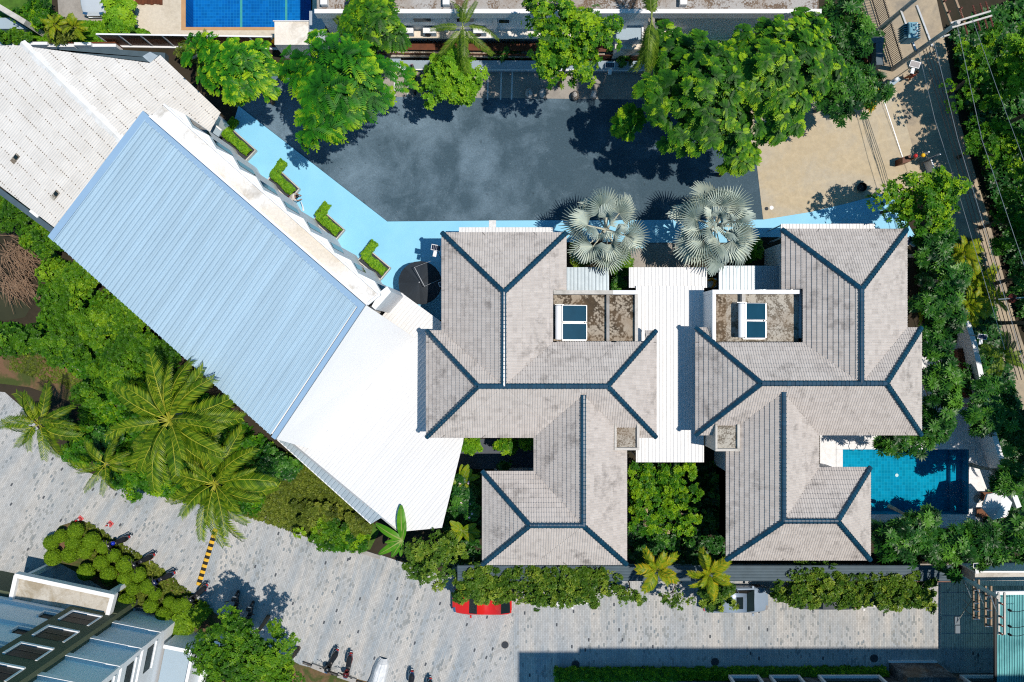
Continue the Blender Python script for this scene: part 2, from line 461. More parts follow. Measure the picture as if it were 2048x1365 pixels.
def streaked(name, c, rot, rnd, amt):
    """painted metal sheet, faintly streaked down its fall, panels a little uneven"""
    m, nt, bs = newmat(name)
    v = nd(nt, 'ShaderNodeVectorRotate', {'Vector': coord(nt), 'Angle': -rot}, rotation_type='Z_AXIS').outputs[0]
    sv = nd(nt, 'ShaderNodeMapping', {'Vector': v, 'Scale': (0.10, 2.6, 1)}).outputs[0]
    k = mixc(nt, 1.0, c, ramp(nt, noise(nt, sv, 1.0, 5, 0.65), [(0.3, 1 - amt), (0.7, 1 + amt * 0.5)]), 'MULTIPLY')
    k = mixc(nt, ma(nt, 'MULTIPLY', ramp(nt, noise(nt, coord(nt), 0.22, 4, 0.6), [(0.45, 0.0), (0.7, 1.0)]), 0.25), k, tuple(x * 0.86 for x in c))
    k = mixc(nt, 1.0, k, ramp(nt, noise(nt, coord(nt), 30, 3, 0.8), [(0.25, 0.94), (0.75, 1.05)]), 'MULTIPLY')
    r = nt.nodes.new('ShaderNodeObjectInfo').outputs['Random']
    k = mixc(nt, 1.0, k, ramp(nt, r, [(0, 1 - rnd), (1, 1.0)]), 'MULTIPLY')
    nt.links.new(k, bs.inputs['Base Color']); bs.inputs['Roughness'].default_value = 0.45; bs.inputs['Specular IOR Level'].default_value = 0.35
    return m
M['white_roof'] = streaked('white_roof_sheet', (0.70, 0.71, 0.715), math.radians(53), 0.0, 0.07)
M['blue_roof'] = streaked('blue_grey_roof_sheet', (0.42, 0.585, 0.71), math.radians(53), 0.09, 0.10)
M['blue_flash'] = plain('blue_flashing', (0.28, 0.43, 0.60), 0.4, c2=(0.24, 0.38, 0.55), scale=0.8, amt=0.5)
M['old_sheet'] = plain('fibre_cement_sheet', (0.68, 0.665, 0.635), 0.85, c2=(0.57, 0.55, 0.515), scale=0.9, amt=0.7, rnd=0.07)
M['old_ridge'] = plain('patched_ridge', (0.79, 0.79, 0.78), 0.8, c2=(0.62, 0.61, 0.58), scale=2.5, amt=0.7)
M['bolt'] = plain('rust_bolt', (0.15, 0.125, 0.105), 0.9)
M['grey_sheet'] = plain('grey_roof_sheet', (0.42, 0.50, 0.555), 0.4, metal=0.15, c2=(0.30, 0.37, 0.42), scale=1.5, amt=0.7)
M['dark_sheet'] = plain('dark_roof_sheet', (0.075, 0.115, 0.145), 0.45, c2=(0.05, 0.08, 0.10), scale=1.2, amt=0.8)
M['dark'] = plain('dark_void', (0.012, 0.013, 0.015), 0.8)
M['gravel'] = plain('black_gravel', (0.03, 0.036, 0.046), 0.9, c2=(0.07, 0.08, 0.09), scale=25, amt=0.7)
M['black_fabric'] = plain('black_fabric', (0.022, 0.030, 0.040), 0.8, c2=(0.035, 0.045, 0.055), scale=2, amt=0.6)
M['black'] = plain('black_plastic', (0.014, 0.015, 0.018), 0.35, kind='Object')
M['rubber'] = plain('tyre_rubber', (0.018, 0.018, 0.018), 0.85, kind='Object')
M['steel'] = plain('galvanised_steel', (0.45, 0.47, 0.48), 0.35, metal=0.7, kind='Object')
M['chrome'] = plain('chrome', (0.7, 0.7, 0.72), 0.15, metal=1.0, kind='Object')
M['collector'] = plain('solar_collector_glass', (0.010, 0.060, 0.105), 0.25, c2=(0.006, 0.035, 0.06), kind='World', scale=1.0, spec=0.1)
M['cell'] = plain('solar_cell', (0.012, 0.02, 0.05), 0.15, kind='World')
M['block_glass'] = plain('teal_dark_glass', (0.010, 0.028, 0.030), 0.35, c2=(0.004, 0.006, 0.006), scale=1.2, amt=1.0, spec=0.12)
M['canopy_conc'] = concretemat('stained_canopy_concrete', (0.50, 0.475, 0.42), (0.30, 0.25, 0.17), 0.8, 1.6, lo=0.44, hi=0.62)
M['glass'] = plain('dark_glass', (0.012, 0.022, 0.026), 0.08, kind='World')
def glasssheet(name, c, c2, see):
    m, nt, bs = newmat(name)
    k = mixc(nt, ramp(nt, noise(nt, coord(nt), 0.3, 4, 0.6), [(0.4, 0.0), (0.6, 1.0)]), c, c2)
    nt.links.new(k, bs.inputs['Base Color']); bs.inputs['Roughness'].default_value = 0.2
    tr = nd(nt, 'ShaderNodeBsdfTransparent', {'Color': (0.55, 0.85, 0.85, 1)})
    mx = nd(nt, 'ShaderNodeMixShader', {0: see, 1: bs.outputs[0], 2: tr.outputs[0]})
    nt.links.new(mx.outputs[0], nt.nodes['Material Output'].inputs['Surface'])
    return m
M['teal_glass'] = glasssheet('teal_glass_roof', (0.20, 0.56, 0.58), (0.05, 0.22, 0.25), 0.30)
M['bark'] = concretemat('bark', (0.16, 0.125, 0.09), (0.06, 0.05, 0.035), 0.8, 3.0)
M['bark_pale'] = concretemat('pale_bark', (0.33, 0.30, 0.25), (0.15, 0.13, 0.1), 0.7, 3.0)
M['wood'] = plain('stained_wood', (0.17, 0.052, 0.02), 0.5, c2=(0.085, 0.028, 0.012), scale=3.0, amt=0.8, rnd=0.3)
M['wood_pale'] = plain('pale_wood', (0.36, 0.26, 0.17), 0.7, c2=(0.22, 0.15, 0.1), scale=4.0, amt=0.7)
M['twig'] = plain('dry_twig', (0.30, 0.20, 0.13), 0.9, c2=(0.16, 0.10, 0.065), scale=4.0, amt=0.8)
M['skin'] = plain('skin', (0.35, 0.19, 0.12), 0.5, kind='Object')
M['hair'] = plain('dark_hair', (0.012, 0.01, 0.009), 0.5, kind='Object')
M['yellow'] = plain('yellow_paint', (0.72, 0.43, 0.03), 0.6, c2=(0.45, 0.28, 0.06), scale=5, amt=0.5)
M['red'] = plain('red_plastic', (0.55, 0.03, 0.03), 0.4, kind='Object')
M['pink_red'] = plain('faded_red_plastic', (0.62, 0.12, 0.12), 0.5, kind='Object')
M['orange'] = plain('orange_cloth', (0.75, 0.30, 0.02), 0.7)
M['blue_pl'] = plain('blue_plastic', (0.01, 0.03, 0.42), 0.3, kind='Object')
M['green_wall'] = plain('dark_green_render', (0.075, 0.095, 0.058), 0.7, c2=(0.095, 0.115, 0.07), scale=2.5, amt=0.7)
M['block_wall'] = plain('block_render', (0.86, 0.87, 0.875), 0.75, c2=(0.81, 0.82, 0.83), scale=0.5, amt=0.5)
M['bay_wall'] = plain('grey_blue_render', (0.33, 0.42, 0.49), 0.75, c2=(0.29, 0.38, 0.45), scale=0.5, amt=0.5)
M['slate'] = pebblemat('dark_slate_cladding', (0.05, 0.062, 0.072), (0.16, 0.18, 0.19), 9.0)
M['lane'] = plain('pool_lane_tile', (0.10, 0.42, 0.36), 0.4)
M['orange_coping'] = plain('orange_coping', (0.50, 0.30, 0.15), 0.7, c2=(0.36, 0.2, 0.1), scale=2)
M['pool_deck_tan'] = concretemat('tan_pool_deck', (0.60, 0.54, 0.44), (0.40, 0.34, 0.25), 0.6, 0.9)
M['deck_white'] = concretemat('white_pool_deck', (0.78, 0.79, 0.80), (0.6, 0.6, 0.6), 0.5, 0.7)
M['pool_a'] = pooltile('pool_tile_turquoise', (0.003, 0.30, 0.46), (0.002, 0.25, 0.42), (0.04, 0.46, 0.60), 0.215)
M['pool_b'] = pooltile('pool_tile_deep_blue', (0.006, 0.16, 0.47), (0.004, 0.12, 0.42), (0.03, 0.30, 0.62), 0.21)
M['coping_blue'] = plain('blue_coping_tile', (0.045, 0.30, 0.52), 0.4, c2=(0.03, 0.24, 0.46), scale=2)
M['water'] = watermat('pool_water', (0.80, 0.95, 0.985), 2.0, 0.025)
M['water_b'] = watermat('rippled_pool_water', (0.76, 0.93, 0.99), 2.6, 0.08)
M['pond'] = plain('murky_pond', (0.035, 0.038, 0.02), 0.12, c2=(0.055, 0.055, 0.028), scale=0.6)
# foliage
M['lf_bright'] = leafmat('leaf_bright', (0.045, 0.15, 0.008), (0.115, 0.30, 0.010), (0.27, 0.46, 0.016))
M['lf_mid'] = leafmat('leaf_mid', (0.010, 0.062, 0.004), (0.045, 0.170, 0.005), (0.26, 0.43, 0.008))
M['lf_fern'] = leafmat('leaf_feathery', (0.007, 0.072, 0.004), (0.032, 0.195, 0.005), (0.36, 0.54, 0.012))
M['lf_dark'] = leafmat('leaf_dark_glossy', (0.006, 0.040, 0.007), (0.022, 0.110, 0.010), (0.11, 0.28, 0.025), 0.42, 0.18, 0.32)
M['lf_bush'] = leafmat('leaf_bush', (0.016, 0.070, 0.004), (0.066, 0.185, 0.006), (0.23, 0.38, 0.012))
M['lf_olive'] = leafmat('leaf_olive', (0.045, 0.065, 0.010), (0.095, 0.140, 0.014), (0.23, 0.27, 0.035), 0.5)
M['lf_topiary'] = leafmat('leaf_topiary', (0.055, 0.125, 0.006), (0.130, 0.255, 0.008), (0.25, 0.39, 0.015), 0.5)
M['lf_vine'] = leafmat('leaf_vine', (0.030, 0.090, 0.008), (0.085, 0.175, 0.014), (0.26, 0.34, 0.035), 0.45)
M['lf_palm'] = leafmat('frond_coconut', (0.022, 0.070, 0.003), (0.085, 0.170, 0.005), (0.27, 0.34, 0.018), 0.42, 0.2)
M['lf_palm2'] = leafmat('frond_yellow_green', (0.07, 0.15, 0.008), (0.175, 0.29, 0.010), (0.46, 0.42, 0.02), 0.4, 0.35)
M['lf_gold'] = leafmat('frond_golden', (0.06, 0.16, 0.008), (0.24, 0.33, 0.012), (0.62, 0.42, 0.02), 0.4, 0.35)
M['lf_royal'] = leafmat('frond_royal', (0.03, 0.075, 0.008), (0.085, 0.165, 0.012), (0.22, 0.32, 0.03), 0.4, 0.3)
M['rachis'] = plain('frond_midrib', (0.33, 0.34, 0.03), 0.5)
M['rachis_g'] = plain('frond_midrib_green', (0.22, 0.28, 0.06), 0.5)
M['lf_silver'] = leafmat('fan_leaf_silver', (0.25, 0.34, 0.315), (0.46, 0.55, 0.50), (0.68, 0.73, 0.58), 0.5, 0.10, 0.35)
M['petiole'] = plain('pale_petiole', (0.50, 0.50, 0.40), 0.6)
M['lf_banana'] = leafmat('banana_leaf', (0.03, 0.15, 0.01), (0.065, 0.25, 0.012), (0.15, 0.37, 0.02), 0.35, 0.3)
M['flower'] = plain('pale_pink_flower', (0.7, 0.5, 0.55), 0.7)
# ------------------------------------------------------------------ the ground and what is laid on it
def pts(l, z=0.0): return [P(a, b, z) for a, b in l]
def sheet(name, l, z, mat):
    return structure(name, MB().face([(p.x, p.y, z) for p in pts(l)][::-1]), mat)
def rect_px(x0, y0, x1, y1, z=0.0):
    a, b = P(x0, y1, z), P(x1, y0, z)
    return [(a.x, a.y), (b.x, a.y), (b.x, b.y), (a.x, b.y)]

POOL_A = rect_px(1685, 899, 1937, 1029)              # turquoise pool beside the second house
POOL_B = rect_px(372, -190, 622, 55)                 # deep blue pool beyond the timber fence
def with_holes(poly, holes):
    ps = [poly]
    for h in holes:
        ps = [q for p in ps for q in (minus2(p, halves(h)))]
    return ps
gb = MB()
for p in with_holes([(-260, -260), (260, -260), (260, 260), (-260, 260)], [POOL_A, POOL_B]):
    gb.face([(x, y, 0.0) for x, y in (p if area2(p) > 0 else p[::-1])])
structure('ground', gb, M['soil'])

sheet('street_paving', [(1027, 1150), (2130, 1150), (2130, 1430), (1027, 1430)], 0.012, M['paver0'])
sheet('lane_paving', [(440, 1020), (520, 1034), (640, 1083), (700, 1092), (760, 1110), (880, 1150), (1027, 1150), (1027, 1430), (330, 1430)], 0.012, M['paver1'])
sheet('lower_lane_paving', [(-90, 775), (10, 785), (50, 820), (110, 905), (175, 945), (300, 985), (440, 1020), (330, 1430), (-90, 1430)], 0.012, M['paver2'])
sheet('parking_lot', [(470, 140), (1500, 140), (1512, 300), (1527, 442), (775, 446), (470, 212)], 0.006, M['asphalt'])
sheet('driveway', [(1478, 232), (1560, 190), (1700, 150), (1790, 170), (1835, 330), (1850, 372), (1780, 400), (1700, 410), (1527, 446), (1510, 300)], 0.014, M['tan'])
sheet('road', [(1660, -160), (1840, -160), (1886, 60), (1918, 240), (1975, 430), (2030, 640), (2110, 880), (2020, 880), (1960, 660), (1915, 480), (1870, 400), (1820, 360), (1770, 170), (1720, 60)], 0.009, M['road'])
sheet('yard_paving', [(1262, 484), (1380, 484), (1380, 540), (1262, 540)], 0.012, M['stall'])
sheet('planting_soil', [(98, 1080), (120, 1052), (158, 1040), (182, 1048), (250, 1098), (330, 1150), (405, 1208), (470, 1255), (600, 1330), (770, 1372), (770, 1430), (300, 1430), (240, 1200), (180, 1160), (104, 1118)], 0.03, M['path_soil'])
sheet('garden_path', [(-60, 690), (60, 690), (110, 705), (180, 745), (214, 790), (175, 812), (130, 800), (60, 775), (-60, 760)], 0.02, M['path_soil'])
sheet('pond', [(-80, 570), (30, 590), (62, 615), (50, 635), (10, 642), (-80, 650)], 0.012, M['pond'])
sheet('weedy_lawn', [(455, 905), (600, 905), (760, 1060), (740, 1100), (640, 1083), (440, 1020)], 0.004, M['grass'])
sheet('upper_lawn', [(-80, -60), (104, -60), (104, 40), (150, 40), (225, 45), (330, 62), (330, 90), (-80, 84)], 0.008, M['grass'])
sheet('drive_apron', [(104, -160), (232, -160), (232, 47), (180, 42), (118, 38)], 0.012, M['stall'])
sheet('courtyard_slate', [(905, 878), (1068, 878), (1068, 938), (905, 938)], 0.012, plain('slate_paving', (0.07, 0.085, 0.105), 0.7, scale=2))
sheet('lean_to_path', [(905, 1128), (1905, 1128), (1905, 1150), (905, 1150)], 0.009, M['stall'])

bp = MB().prism([(p.x, p.y) for p in pts([(478, 213), (775, 444), (1000, 442), (1527, 440), (1620, 425), (1700, 406), (1778, 385), (1830, 475), (1520, 475), (1520, 486), (1290, 486),
     (1290, 497), (1268, 497), (1268, 485), (1120, 485), (1120, 520), (905, 520), (905, 640), (800, 640), (430, 300), (470, 240)])], 0.0, 0.11)
structure('blue_path', bp, M['blue_path'])
eb = MB()
for a, b in (((478, 213), (775, 444)), ((775, 444), (1000, 442)), ((1000, 442), (1527, 440))):
    eb.bar(P(*a, 0.05), P(*b, 0.05), 0.05, 0.085)
structure('path_kerb', eb, M['blue_edge'])
structure('path_threshold', MB().box(P(985, 449, 0.118), (0.5, 0.55, 0.008)), M['white_line'])

st = MB(); st.face([(p.x, p.y, 0.012) for p in pts([(690, 135), (1300, 135), (1300, 200), (690, 193)])][::-1])
structure('parking_stalls', st, M['stall'])
for i, (x0, x1) in enumerate(((790, 789), (818, 815), (845, 842), (872, 870), (976, 975), (1003, 1001), (1025, 1023))):
    q = MB(); a, b = P(x0, 139 + (4 if i > 3 else 0)), P(x1, 193 + (7 if i > 3 else 0))
    q.face([(b.x - .055, b.y, .02), (b.x + .055, b.y, .02), (a.x + .055, a.y, .02), (a.x - .055, a.y, .02)])
    structure('stall_line', q, M['white_line'])

for k, (x, y, r, lab) in enumerate(((1010, 1290, 9, 'dark round manhole cover in open sunlit paving'), (1151, 1329, 9, 'dark round manhole cover near the end of the dark hedge'),
                     (1430, 1324, 9, 'dark round manhole cover midway along the shaded paving'), (1748, 1317, 9, 'dark round manhole cover close to the slate clad bay'))):
    c = P(x, y); o = thing('manhole_cover', lab, 'manhole', c, 'manhole covers in the paved street')
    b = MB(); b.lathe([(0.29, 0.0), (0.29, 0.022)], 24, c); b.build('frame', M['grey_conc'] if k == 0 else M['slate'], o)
    b = MB(); b.lathe([(0.25, 0.0), (0.25, 0.03)], 24, c)
    for j in range(-2, 3): b.box((c.x, c.y + j * .08, 0.034), (0.32, .02, .008))
    b.build('lid', M['gravel'], o)
tag(MB().lathe([(0.14, 0.0), (0.14, 0.03)], 16, P(1543, 416)).build('drain_cover', M['white'], loc=P(1543, 416)), 'small round white drain cover on the tan driveway', 'drain cover')
tag(MB().lathe([(0.10, 0.0), (0.13, 0.05), (0.05, 0.08)], 10, P(1533, 418)).build('dark_stone', M['gravel'], loc=P(1533, 418)), 'small dark stone beside the white drain cover', 'stone')

# ------------------------------------------------------------------ tiled hip roofs
EAVE = 5.5
TW, TE = 0.31, 0.315                                   # tile width, exposed length
def tile_faces(o, u, v, n, w=TW, e=TE):
    """two-roll tile: o lower corner, u along the eave, v up the slope"""
    xs = [(0.0, 0.0), (0.13, 0.030), (0.30, 0.030), (0.42, 0.0), (0.5, 0.0), (0.63, 0.030), (0.80, 0.030), (0.92, 0.0), (1.0, 0.0)]
    lo = [o + u * (x * w) + n * (0.062 + h) for x, h in xs]
    hi = [o + u * (x * w) + v * (e + 0.01) + n * (0.012 + h) for x, h in xs]
    ft = [o + u * (x * w) - n * 0.005 for x, h in xs]
    fs = [[lo[i], lo[i + 1], hi[i + 1], hi[i]] for i in range(8)]
    fs += [[ft[i], ft[i + 1], lo[i + 1], lo[i]] for i in range(8)]
    return fs

def shared_tile(tint):
    b = MB()
    for f in tile_faces(Vector((0, 0, 0)), Vector((1, 0, 0)), Vector((0, 1, 0)), Vector((0, 0, 1))): b.face(f, tint)
    return b.mesh('tile', M['tile'])
TILE_MESH = [shared_tile(t) for t in (0.3, 0.4, 0.46, 0.52, 0.58, 0.68)]

def cap_mesh():
    b = MB(); n = 7; L = 0.27
    for x0, x1, r0, r1 in ((0.0, 0.05, 0.188, 0.182), (0.05, L, 0.166, 0.158)):
        vs = []
        for x, r in ((x0, r0), (x1, r1)):
            for k in range(n):
                a = math.pi * k / (n - 1)
                vs.append((x, -math.cos(a) * r, math.sin(a) * r * 0.8 - 0.02))
        b.add(vs, [[k, k + 1, n + k + 1, n + k] for k in range(n - 1)] + [list(range(n))[::-1], list(range(n, 2 * n))])
    return b.mesh('ridge_cap', M['ridge'])
CAP = cap_mesh()

def hip_house(name, label, wings, cuts, lines, seed):
    """wings: plan rectangles (px at eave height) with the slope of their planes"""
    rnd = random.Random(seed)
    W = []
    for x0, y0, x1, y1, rise in wings:
        a, b = P(x0, y1, EAVE), P(x1, y0, EAVE)
        half = min(b.x - a.x, b.y - a.y) / 2
        W.append((a.x, b.x, a.y, b.y, rise / half))
    ymid = (W[1][2] + W[1][3]) / 2
    W[0] = (W[0][0], W[0][1], ymid, W[0][3], 2.5 / ((W[0][1] - W[0][0]) / 2)); W[2] = (W[2][0], W[2][1], W[2][2], ymid, 2.1 / ((W[2][1] - W[2][0]) / 2))
    def planes(w):
        x0, x1, y0, y1, t = w                         # z = c + ax*x + ay*y
        if w is W[0]: return [(EAVE - t * x0, t, 0.0), (EAVE + t * x1, -t, 0.0), (1e3, 0.0, 0.0), (EAVE + t * y1, 0.0, -t)]
        if w is W[2]: return [(EAVE - t * x0, t, 0.0), (EAVE + t * x1, -t, 0.0), (EAVE - t * y0, 0.0, t), (1e3, 0.0, 0.0)]
        return [(EAVE - t * x0, t, 0.0), (EAVE + t * x1, -t, 0.0), (EAVE - t * y0, 0.0, t), (EAVE + t * y1, 0.0, -t)]
    base = Vector(((W[1][0] + W[1][1]) / 2, (W[1][2] + W[1][3]) / 2, 0))
    house = thing(name, label, 'house', base)
    deck = MB(); rest = MB(); whole = []
    for wi, w in enumerate(W):
        pl = planes(w)
        for k, (c, ax, ay) in enumerate(pl):
            if c > 500: continue
            poly = [(w[0], w[2]), (w[1], w[2]), (w[1], w[3]), (w[0], w[3])]
            for j, (c2, bx, by) in enumerate(pl):
                if j != k and poly: poly = clip2(poly, ax - bx, ay - by, c2 - c)
            pieces = [poly] if poly else []
            for oi, ow in enumerate(W):
                if oi == wi: continue
                eps = 1e-4 if oi > wi else -1e-4
                hs = [(ax - bx, ay - by, c2 - c - eps) for c2, bx, by in planes(ow) if c2 < 500]
                if ow is W[0]: hs.append((0.0, -1.0, -ymid))
                if ow is W[2]: hs.append((0.0, 1.0, ymid))
                pieces = [q for p in pieces for q in minus2(p, hs)]
            for ct in cuts: pieces = [q for p in pieces for q in minus2(p, halves(ct))]
            n = Vector((-ax, -ay, 1)).normalized()
            u = Vector((-ay, ax, 0)).normalized() * -1
            v = n.cross(u)
            if v.z < 0: u, v = -u, -v
            o = Vector(((w[0] + w[1]) / 2, (w[2] + w[3]) / 2, 0))
            if k == 0: o.x = w[0]
            if k == 1: o.x = w[1]
            if k == 2: o.y = w[2]
            if k == 3: o.y = w[3]
            o.z = EAVE
            for p in pieces:
                if area2(p) < 0: p = p[::-1]
                zf = lambda q: c + ax * q[0] + ay * q[1]
                deck.face([(q[0], q[1], zf(q) - 0.03) for q in p])
                deck.face([(q[0], q[1], zf(q) - 0.16) for q in p][::-1])
                for i in range(len(p)):
                    a_, b_ = p[i], p[(i + 1) % len(p)]
                    if abs(zf(a_) - EAVE) < .01 and abs(zf(b_) - EAVE) < .01:
                        deck.face([(a_[0], a_[1], EAVE - .16), (b_[0], b_[1], EAVE - .16), (b_[0], b_[1], EAVE - .03), (a_[0], a_[1], EAVE - .03)])
                hs = halves(p)
                us = [(Vector((q[0], q[1], zf(q))) - o).dot(u) for q in p]; vs = [(Vector((q[0], q[1], zf(q))) - o).dot(v) for q in p]
                for r in range(int(math.floor(min(vs) / TE + 1e-6)), int(math.ceil(max(vs) / TE))):
                    for q in range(int(math.floor(min(us) / TW)) - 1, int(math.ceil(max(us) / TW)) + 1):
                        t0 = o + u * (q * TW) + v * (r * TE - 0.04)
                        cs = [t0, t0 + u * TW, t0 + u * TW + v * TE, t0 + v * TE]
                        d = [max(a * z.x + b * z.y - cc for a, b, cc in hs) for z in cs]
                        if max(d) <= 0.002: whole.append((t0, u, v, n))
                        elif clip_face([(z.x, z.y, z.z) for z in cs], [(a, b, cc + 0.02) for a, b, cc in hs]):
                            ti = min(1, max(0, rnd.gauss(0.5, 0.085)))
                            for f in tile_faces(t0, u, v, n):
                                g = clip_face(f, [(a, b, cc + (0.03 if r == 0 else 0.004)) for a, b, cc in hs])
                                if g: rest.face(g, ti)
    roof = deck.build('roof', M['tile_deck'], house)
    whole.sort(key=lambda t: (t[0] - Vector((0, 0, H))).length)
    for i, (t0, u, v, n) in enumerate(whole):
        if i < 300:
            mw = Matrix((u, v, n)).transposed().to_4x4(); mw.translation = t0 - base
            child('tile', TILE_MESH[min(5, max(0, int(rnd.gauss(3, 1.1))))], roof, mw=mw)
        else:
            ti = min(1, max(0, rnd.gauss(0.5, 0.085)))
            for f in tile_faces(t0, u, v, n): rest.face(f, ti)
    tag(rest.build('roof_tiles', M['tile'], roof), kind='stuff')
    # ridge and hip caps, one by one
    def ridge_z(q): return max(min(c + ax * q.x + ay * q.y for c, ax, ay in planes(w)) for w in W)
    for a, b in lines:
        a, b = Vector(a), Vector(b); d = b - a; L = d.length; m_ = max(1, round(L / 0.25))
        X = d.normalized(); Y = Vector((0, 0, 1)).cross(X).normalized(); Z = X.cross(Y)
        for i in range(m_):
            mw = Matrix((X, Y, Z)).transposed().to_4x4()
            mw.translation = a + d * (i / m_) - base + Vector((0, 0, 0.06 + rnd.uniform(-.006, .006)))
            child('ridge_cap', CAP, roof, mw=mw)
    for x0, x1, y0, y1, t in W:
        wb = MB(); wb.prism([(x0 + .65, y0 + .65), (x1 - .65, y0 + .65), (x1 - .65, y1 - .65), (x0 + .65, y1 - .65)], 0.0, EAVE - 0.12)
        wb.build('wall', M['white_wall'], house)
    return house, W

def wing_lines(w, zo=EAVE):
    """apex points of a hip wing: (end0, end1) of its ridge, and its four corners"""
    x0, x1, y0, y1, t = w
    if x1 - x0 > y1 - y0:
        h = (y1 - y0) / 2; z = zo + t * h; ym = (y0 + y1) / 2
        e0, e1 = Vector((x0 + h, ym, z)), Vector((x1 - h, ym, z))
    else:
        h = (x1 - x0) / 2; z = zo + t * h; xm = (x0 + x1) / 2
        e0, e1 = Vector((xm, y0 + h, z)), Vector((xm, y1 - h, z))
    c = {k: Vector((x, y, zo)) for k, x, y in (('sw', x0, y0), ('se', x1, y0), ('nw', x0, y1), ('ne', x1, y1))}
    return e0, e1, c

def wings_of(ws):
    W = []
    for x0, y0, x1, y1, rise in ws:
        a, b = P(x0, y1, EAVE), P(x1, y0, EAVE); half = min(b.x - a.x, b.y - a.y) / 2
        W.append((a.x, b.x, a.y, b.y, rise / half))
    return W
def xy(px0, py0, px1, py1, z=EAVE): return rect_px(px0, py0, px1, py1, z)

WA = [(884, 466, 1132, 905, 2.5), (853, 662, 1312, 875, 2.5), (1068, 700, 1253, 1129, 2.1), (965, 943, 1253, 1129, 2.1)]
WB = [(1563, 459, 1813, 905, 2.5), (1391, 656, 1842, 870, 2.5), (1452, 690, 1637, 1120, 2.1), (1452, 935, 1740, 1120, 2.1)]
def house_lines(ws, sw_first):
    W = wings_of(ws); n0, n1, nc = wing_lines(W[0]); m0, m1, mc = wing_lines(W[1]); s0, s1, scn = wing_lines(W[2]); q0, q1, qc = wing_lines(W[3])
    ym = m0.y
    # the south wing's ridge starts where it leaves the main slope
    ystart = W[1][2] + (s0.z - EAVE) / W[1][4]
    L = [(n1, nc['nw']), (n1, nc['ne']), (Vector((n1.x, ym, n1.z)), n1),
         (m0, m1), (m0, mc['sw']), (m0, mc['nw']), (m1, mc['se']), (m1, mc['ne']),
         (Vector((s0.x, ystart, s0.z)), s0), (q0, q1)]
    if sw_first: L += [(q0, qc['sw']), (q0, qc['nw']), (q1, qc['se'])]
    else: L += [(q1, qc['se']), (q1, qc['ne']), (q0, qc['sw'])]
    return L
CUT_A, CUT_B = xy(1105, 581, 1290, 685), xy(1415, 579, 1597, 685)
houseA, _ = hip_house('tiled_house', 'grey tiled house with blue ridge caps beside the white annex roof', WA, [CUT_A], house_lines(WA, True), 1)
houseB, _ = hip_house('tiled_house', 'grey tiled house with blue ridge caps beside the turquoise pool', WB, [CUT_B], house_lines(WB, False), 2)

def block(parent, x0, y0, x1, y1, ztop, name, mat, z0=0.0, floor=None):
    b = MB(); b.prism(rect_px(x0, y0, x1, y1, ztop), z0, ztop); return b.build(name, mat, parent)
def wall_px(parent, x0, y0, x1, y1, z0, z1, name, mat):
    return MB().prism(rect_px(x0, y0, x1, y1, z1), z0, z1).build(name, mat, parent)

# flat roof terraces with parapets
block(houseA, 1107, 588, 1272, 684, 5.45, 'terrace', M['terrace'])
wall_px(houseA, 1107, 581, 1226, 589, 5.3, 6.15, 'parapet', M['pale_conc'])
wall_px(houseA, 1226.3, 581, 1276, 589, 3.0, 6.15, 'parapet', M['white'])
wall_px(houseA, 1213, 589.3, 1219, 684, 5.3, 5.75, 'parapet', M['grey_conc'])
wall_px(houseA, 1270, 589.3, 1276, 684, 3.0, 5.75, 'parapet', M['pale_conc'])
block(houseB, 1431, 588, 1597, 684, 5.45, 'terrace', M['terrace2'])
wall_px(houseB, 1425, 580, 1599, 588, 3.0, 6.15, 'parapet', M['white'])
wall_px(houseB, 1425, 588.3, 1432, 684, 3.0, 6.15, 'parapet', M['white'])
wall_px(houseB, 1484, 588.3, 1491, 606, 5.3, 5.9, 'parapet', M['pale_conc'])
b = MB(); b.prism(rect_px(1432.5, 589, 1452, 683, 5.47), 5.4, 5.47); b.build('moss_bed', M['terrace'], houseB)
# small stair heads
for hs_, x0, x1, y0, y1 in ((houseA, 1229, 1279, 849, 901), (houseB, 1431, 1480, 849, 903)):
    block(hs_, x0 + 4, y0 + 3, x1 - 5, y1 - 5, 6.05, 'stair_head', M['terrace2'])
    for r in ((x0, y1 - 5, x1, y1), (x1 - 5, y0, x1, y1 - 5.3), (x0, y0, x0 + 4, y1 - 5.3)):
        wall_px(hs_, *r, 2.6, 6.25, 'parapet', M['pale_conc'])

# ------------------------------------------------------------------ ribbed sheet roofs
def ribbed(poly, pl, udir, pitch, h, flat=0.6, tint=None):
    """ribbed sheet over a convex plan polygon lying in plane pl, ribs along plan direction udir"""
    n, d = pl
    zf = lambda x, y: (d - n.x * x - n.y * y) / n.z
    ux, uy = Vector(udir).normalized()[:2]; wx, wy = -uy, ux
    hs = halves(poly)
    us = [p[0] * ux + p[1] * uy for p in poly]; ws = [p[0] * wx + p[1] * wy for p in poly]
    b = MB(); u0, u1 = min(us) - .1, max(us) + .1
    prof = [(0.0, 0.0), (flat, 0.0), (flat + (1 - flat) * .25, h), (flat + (1 - flat) * .75, h), (1.0, 0.0)]
    k0, k1 = int(math.floor(min(ws) / pitch)), int(math.ceil(max(ws) / pitch))
    for k in range(k0, k1 + 1):
        ti = 0.5
        for (a, ha), (c, hc) in zip(prof, prof[1:]):
            q = []
            for (uu, ww, hh) in ((u0, (k + a) * pitch, ha), (u1, (k + a) * pitch, ha), (u1, (k + c) * pitch, hc), (u0, (k + c) * pitch, hc)):
                x, y = uu * ux + ww * wx, uu * uy + ww * wy
                q.append((x, y, zf(x, y) + hh))
            g = clip_face(q[::-1], hs)
            if g: b.face(g, ti)
    return b

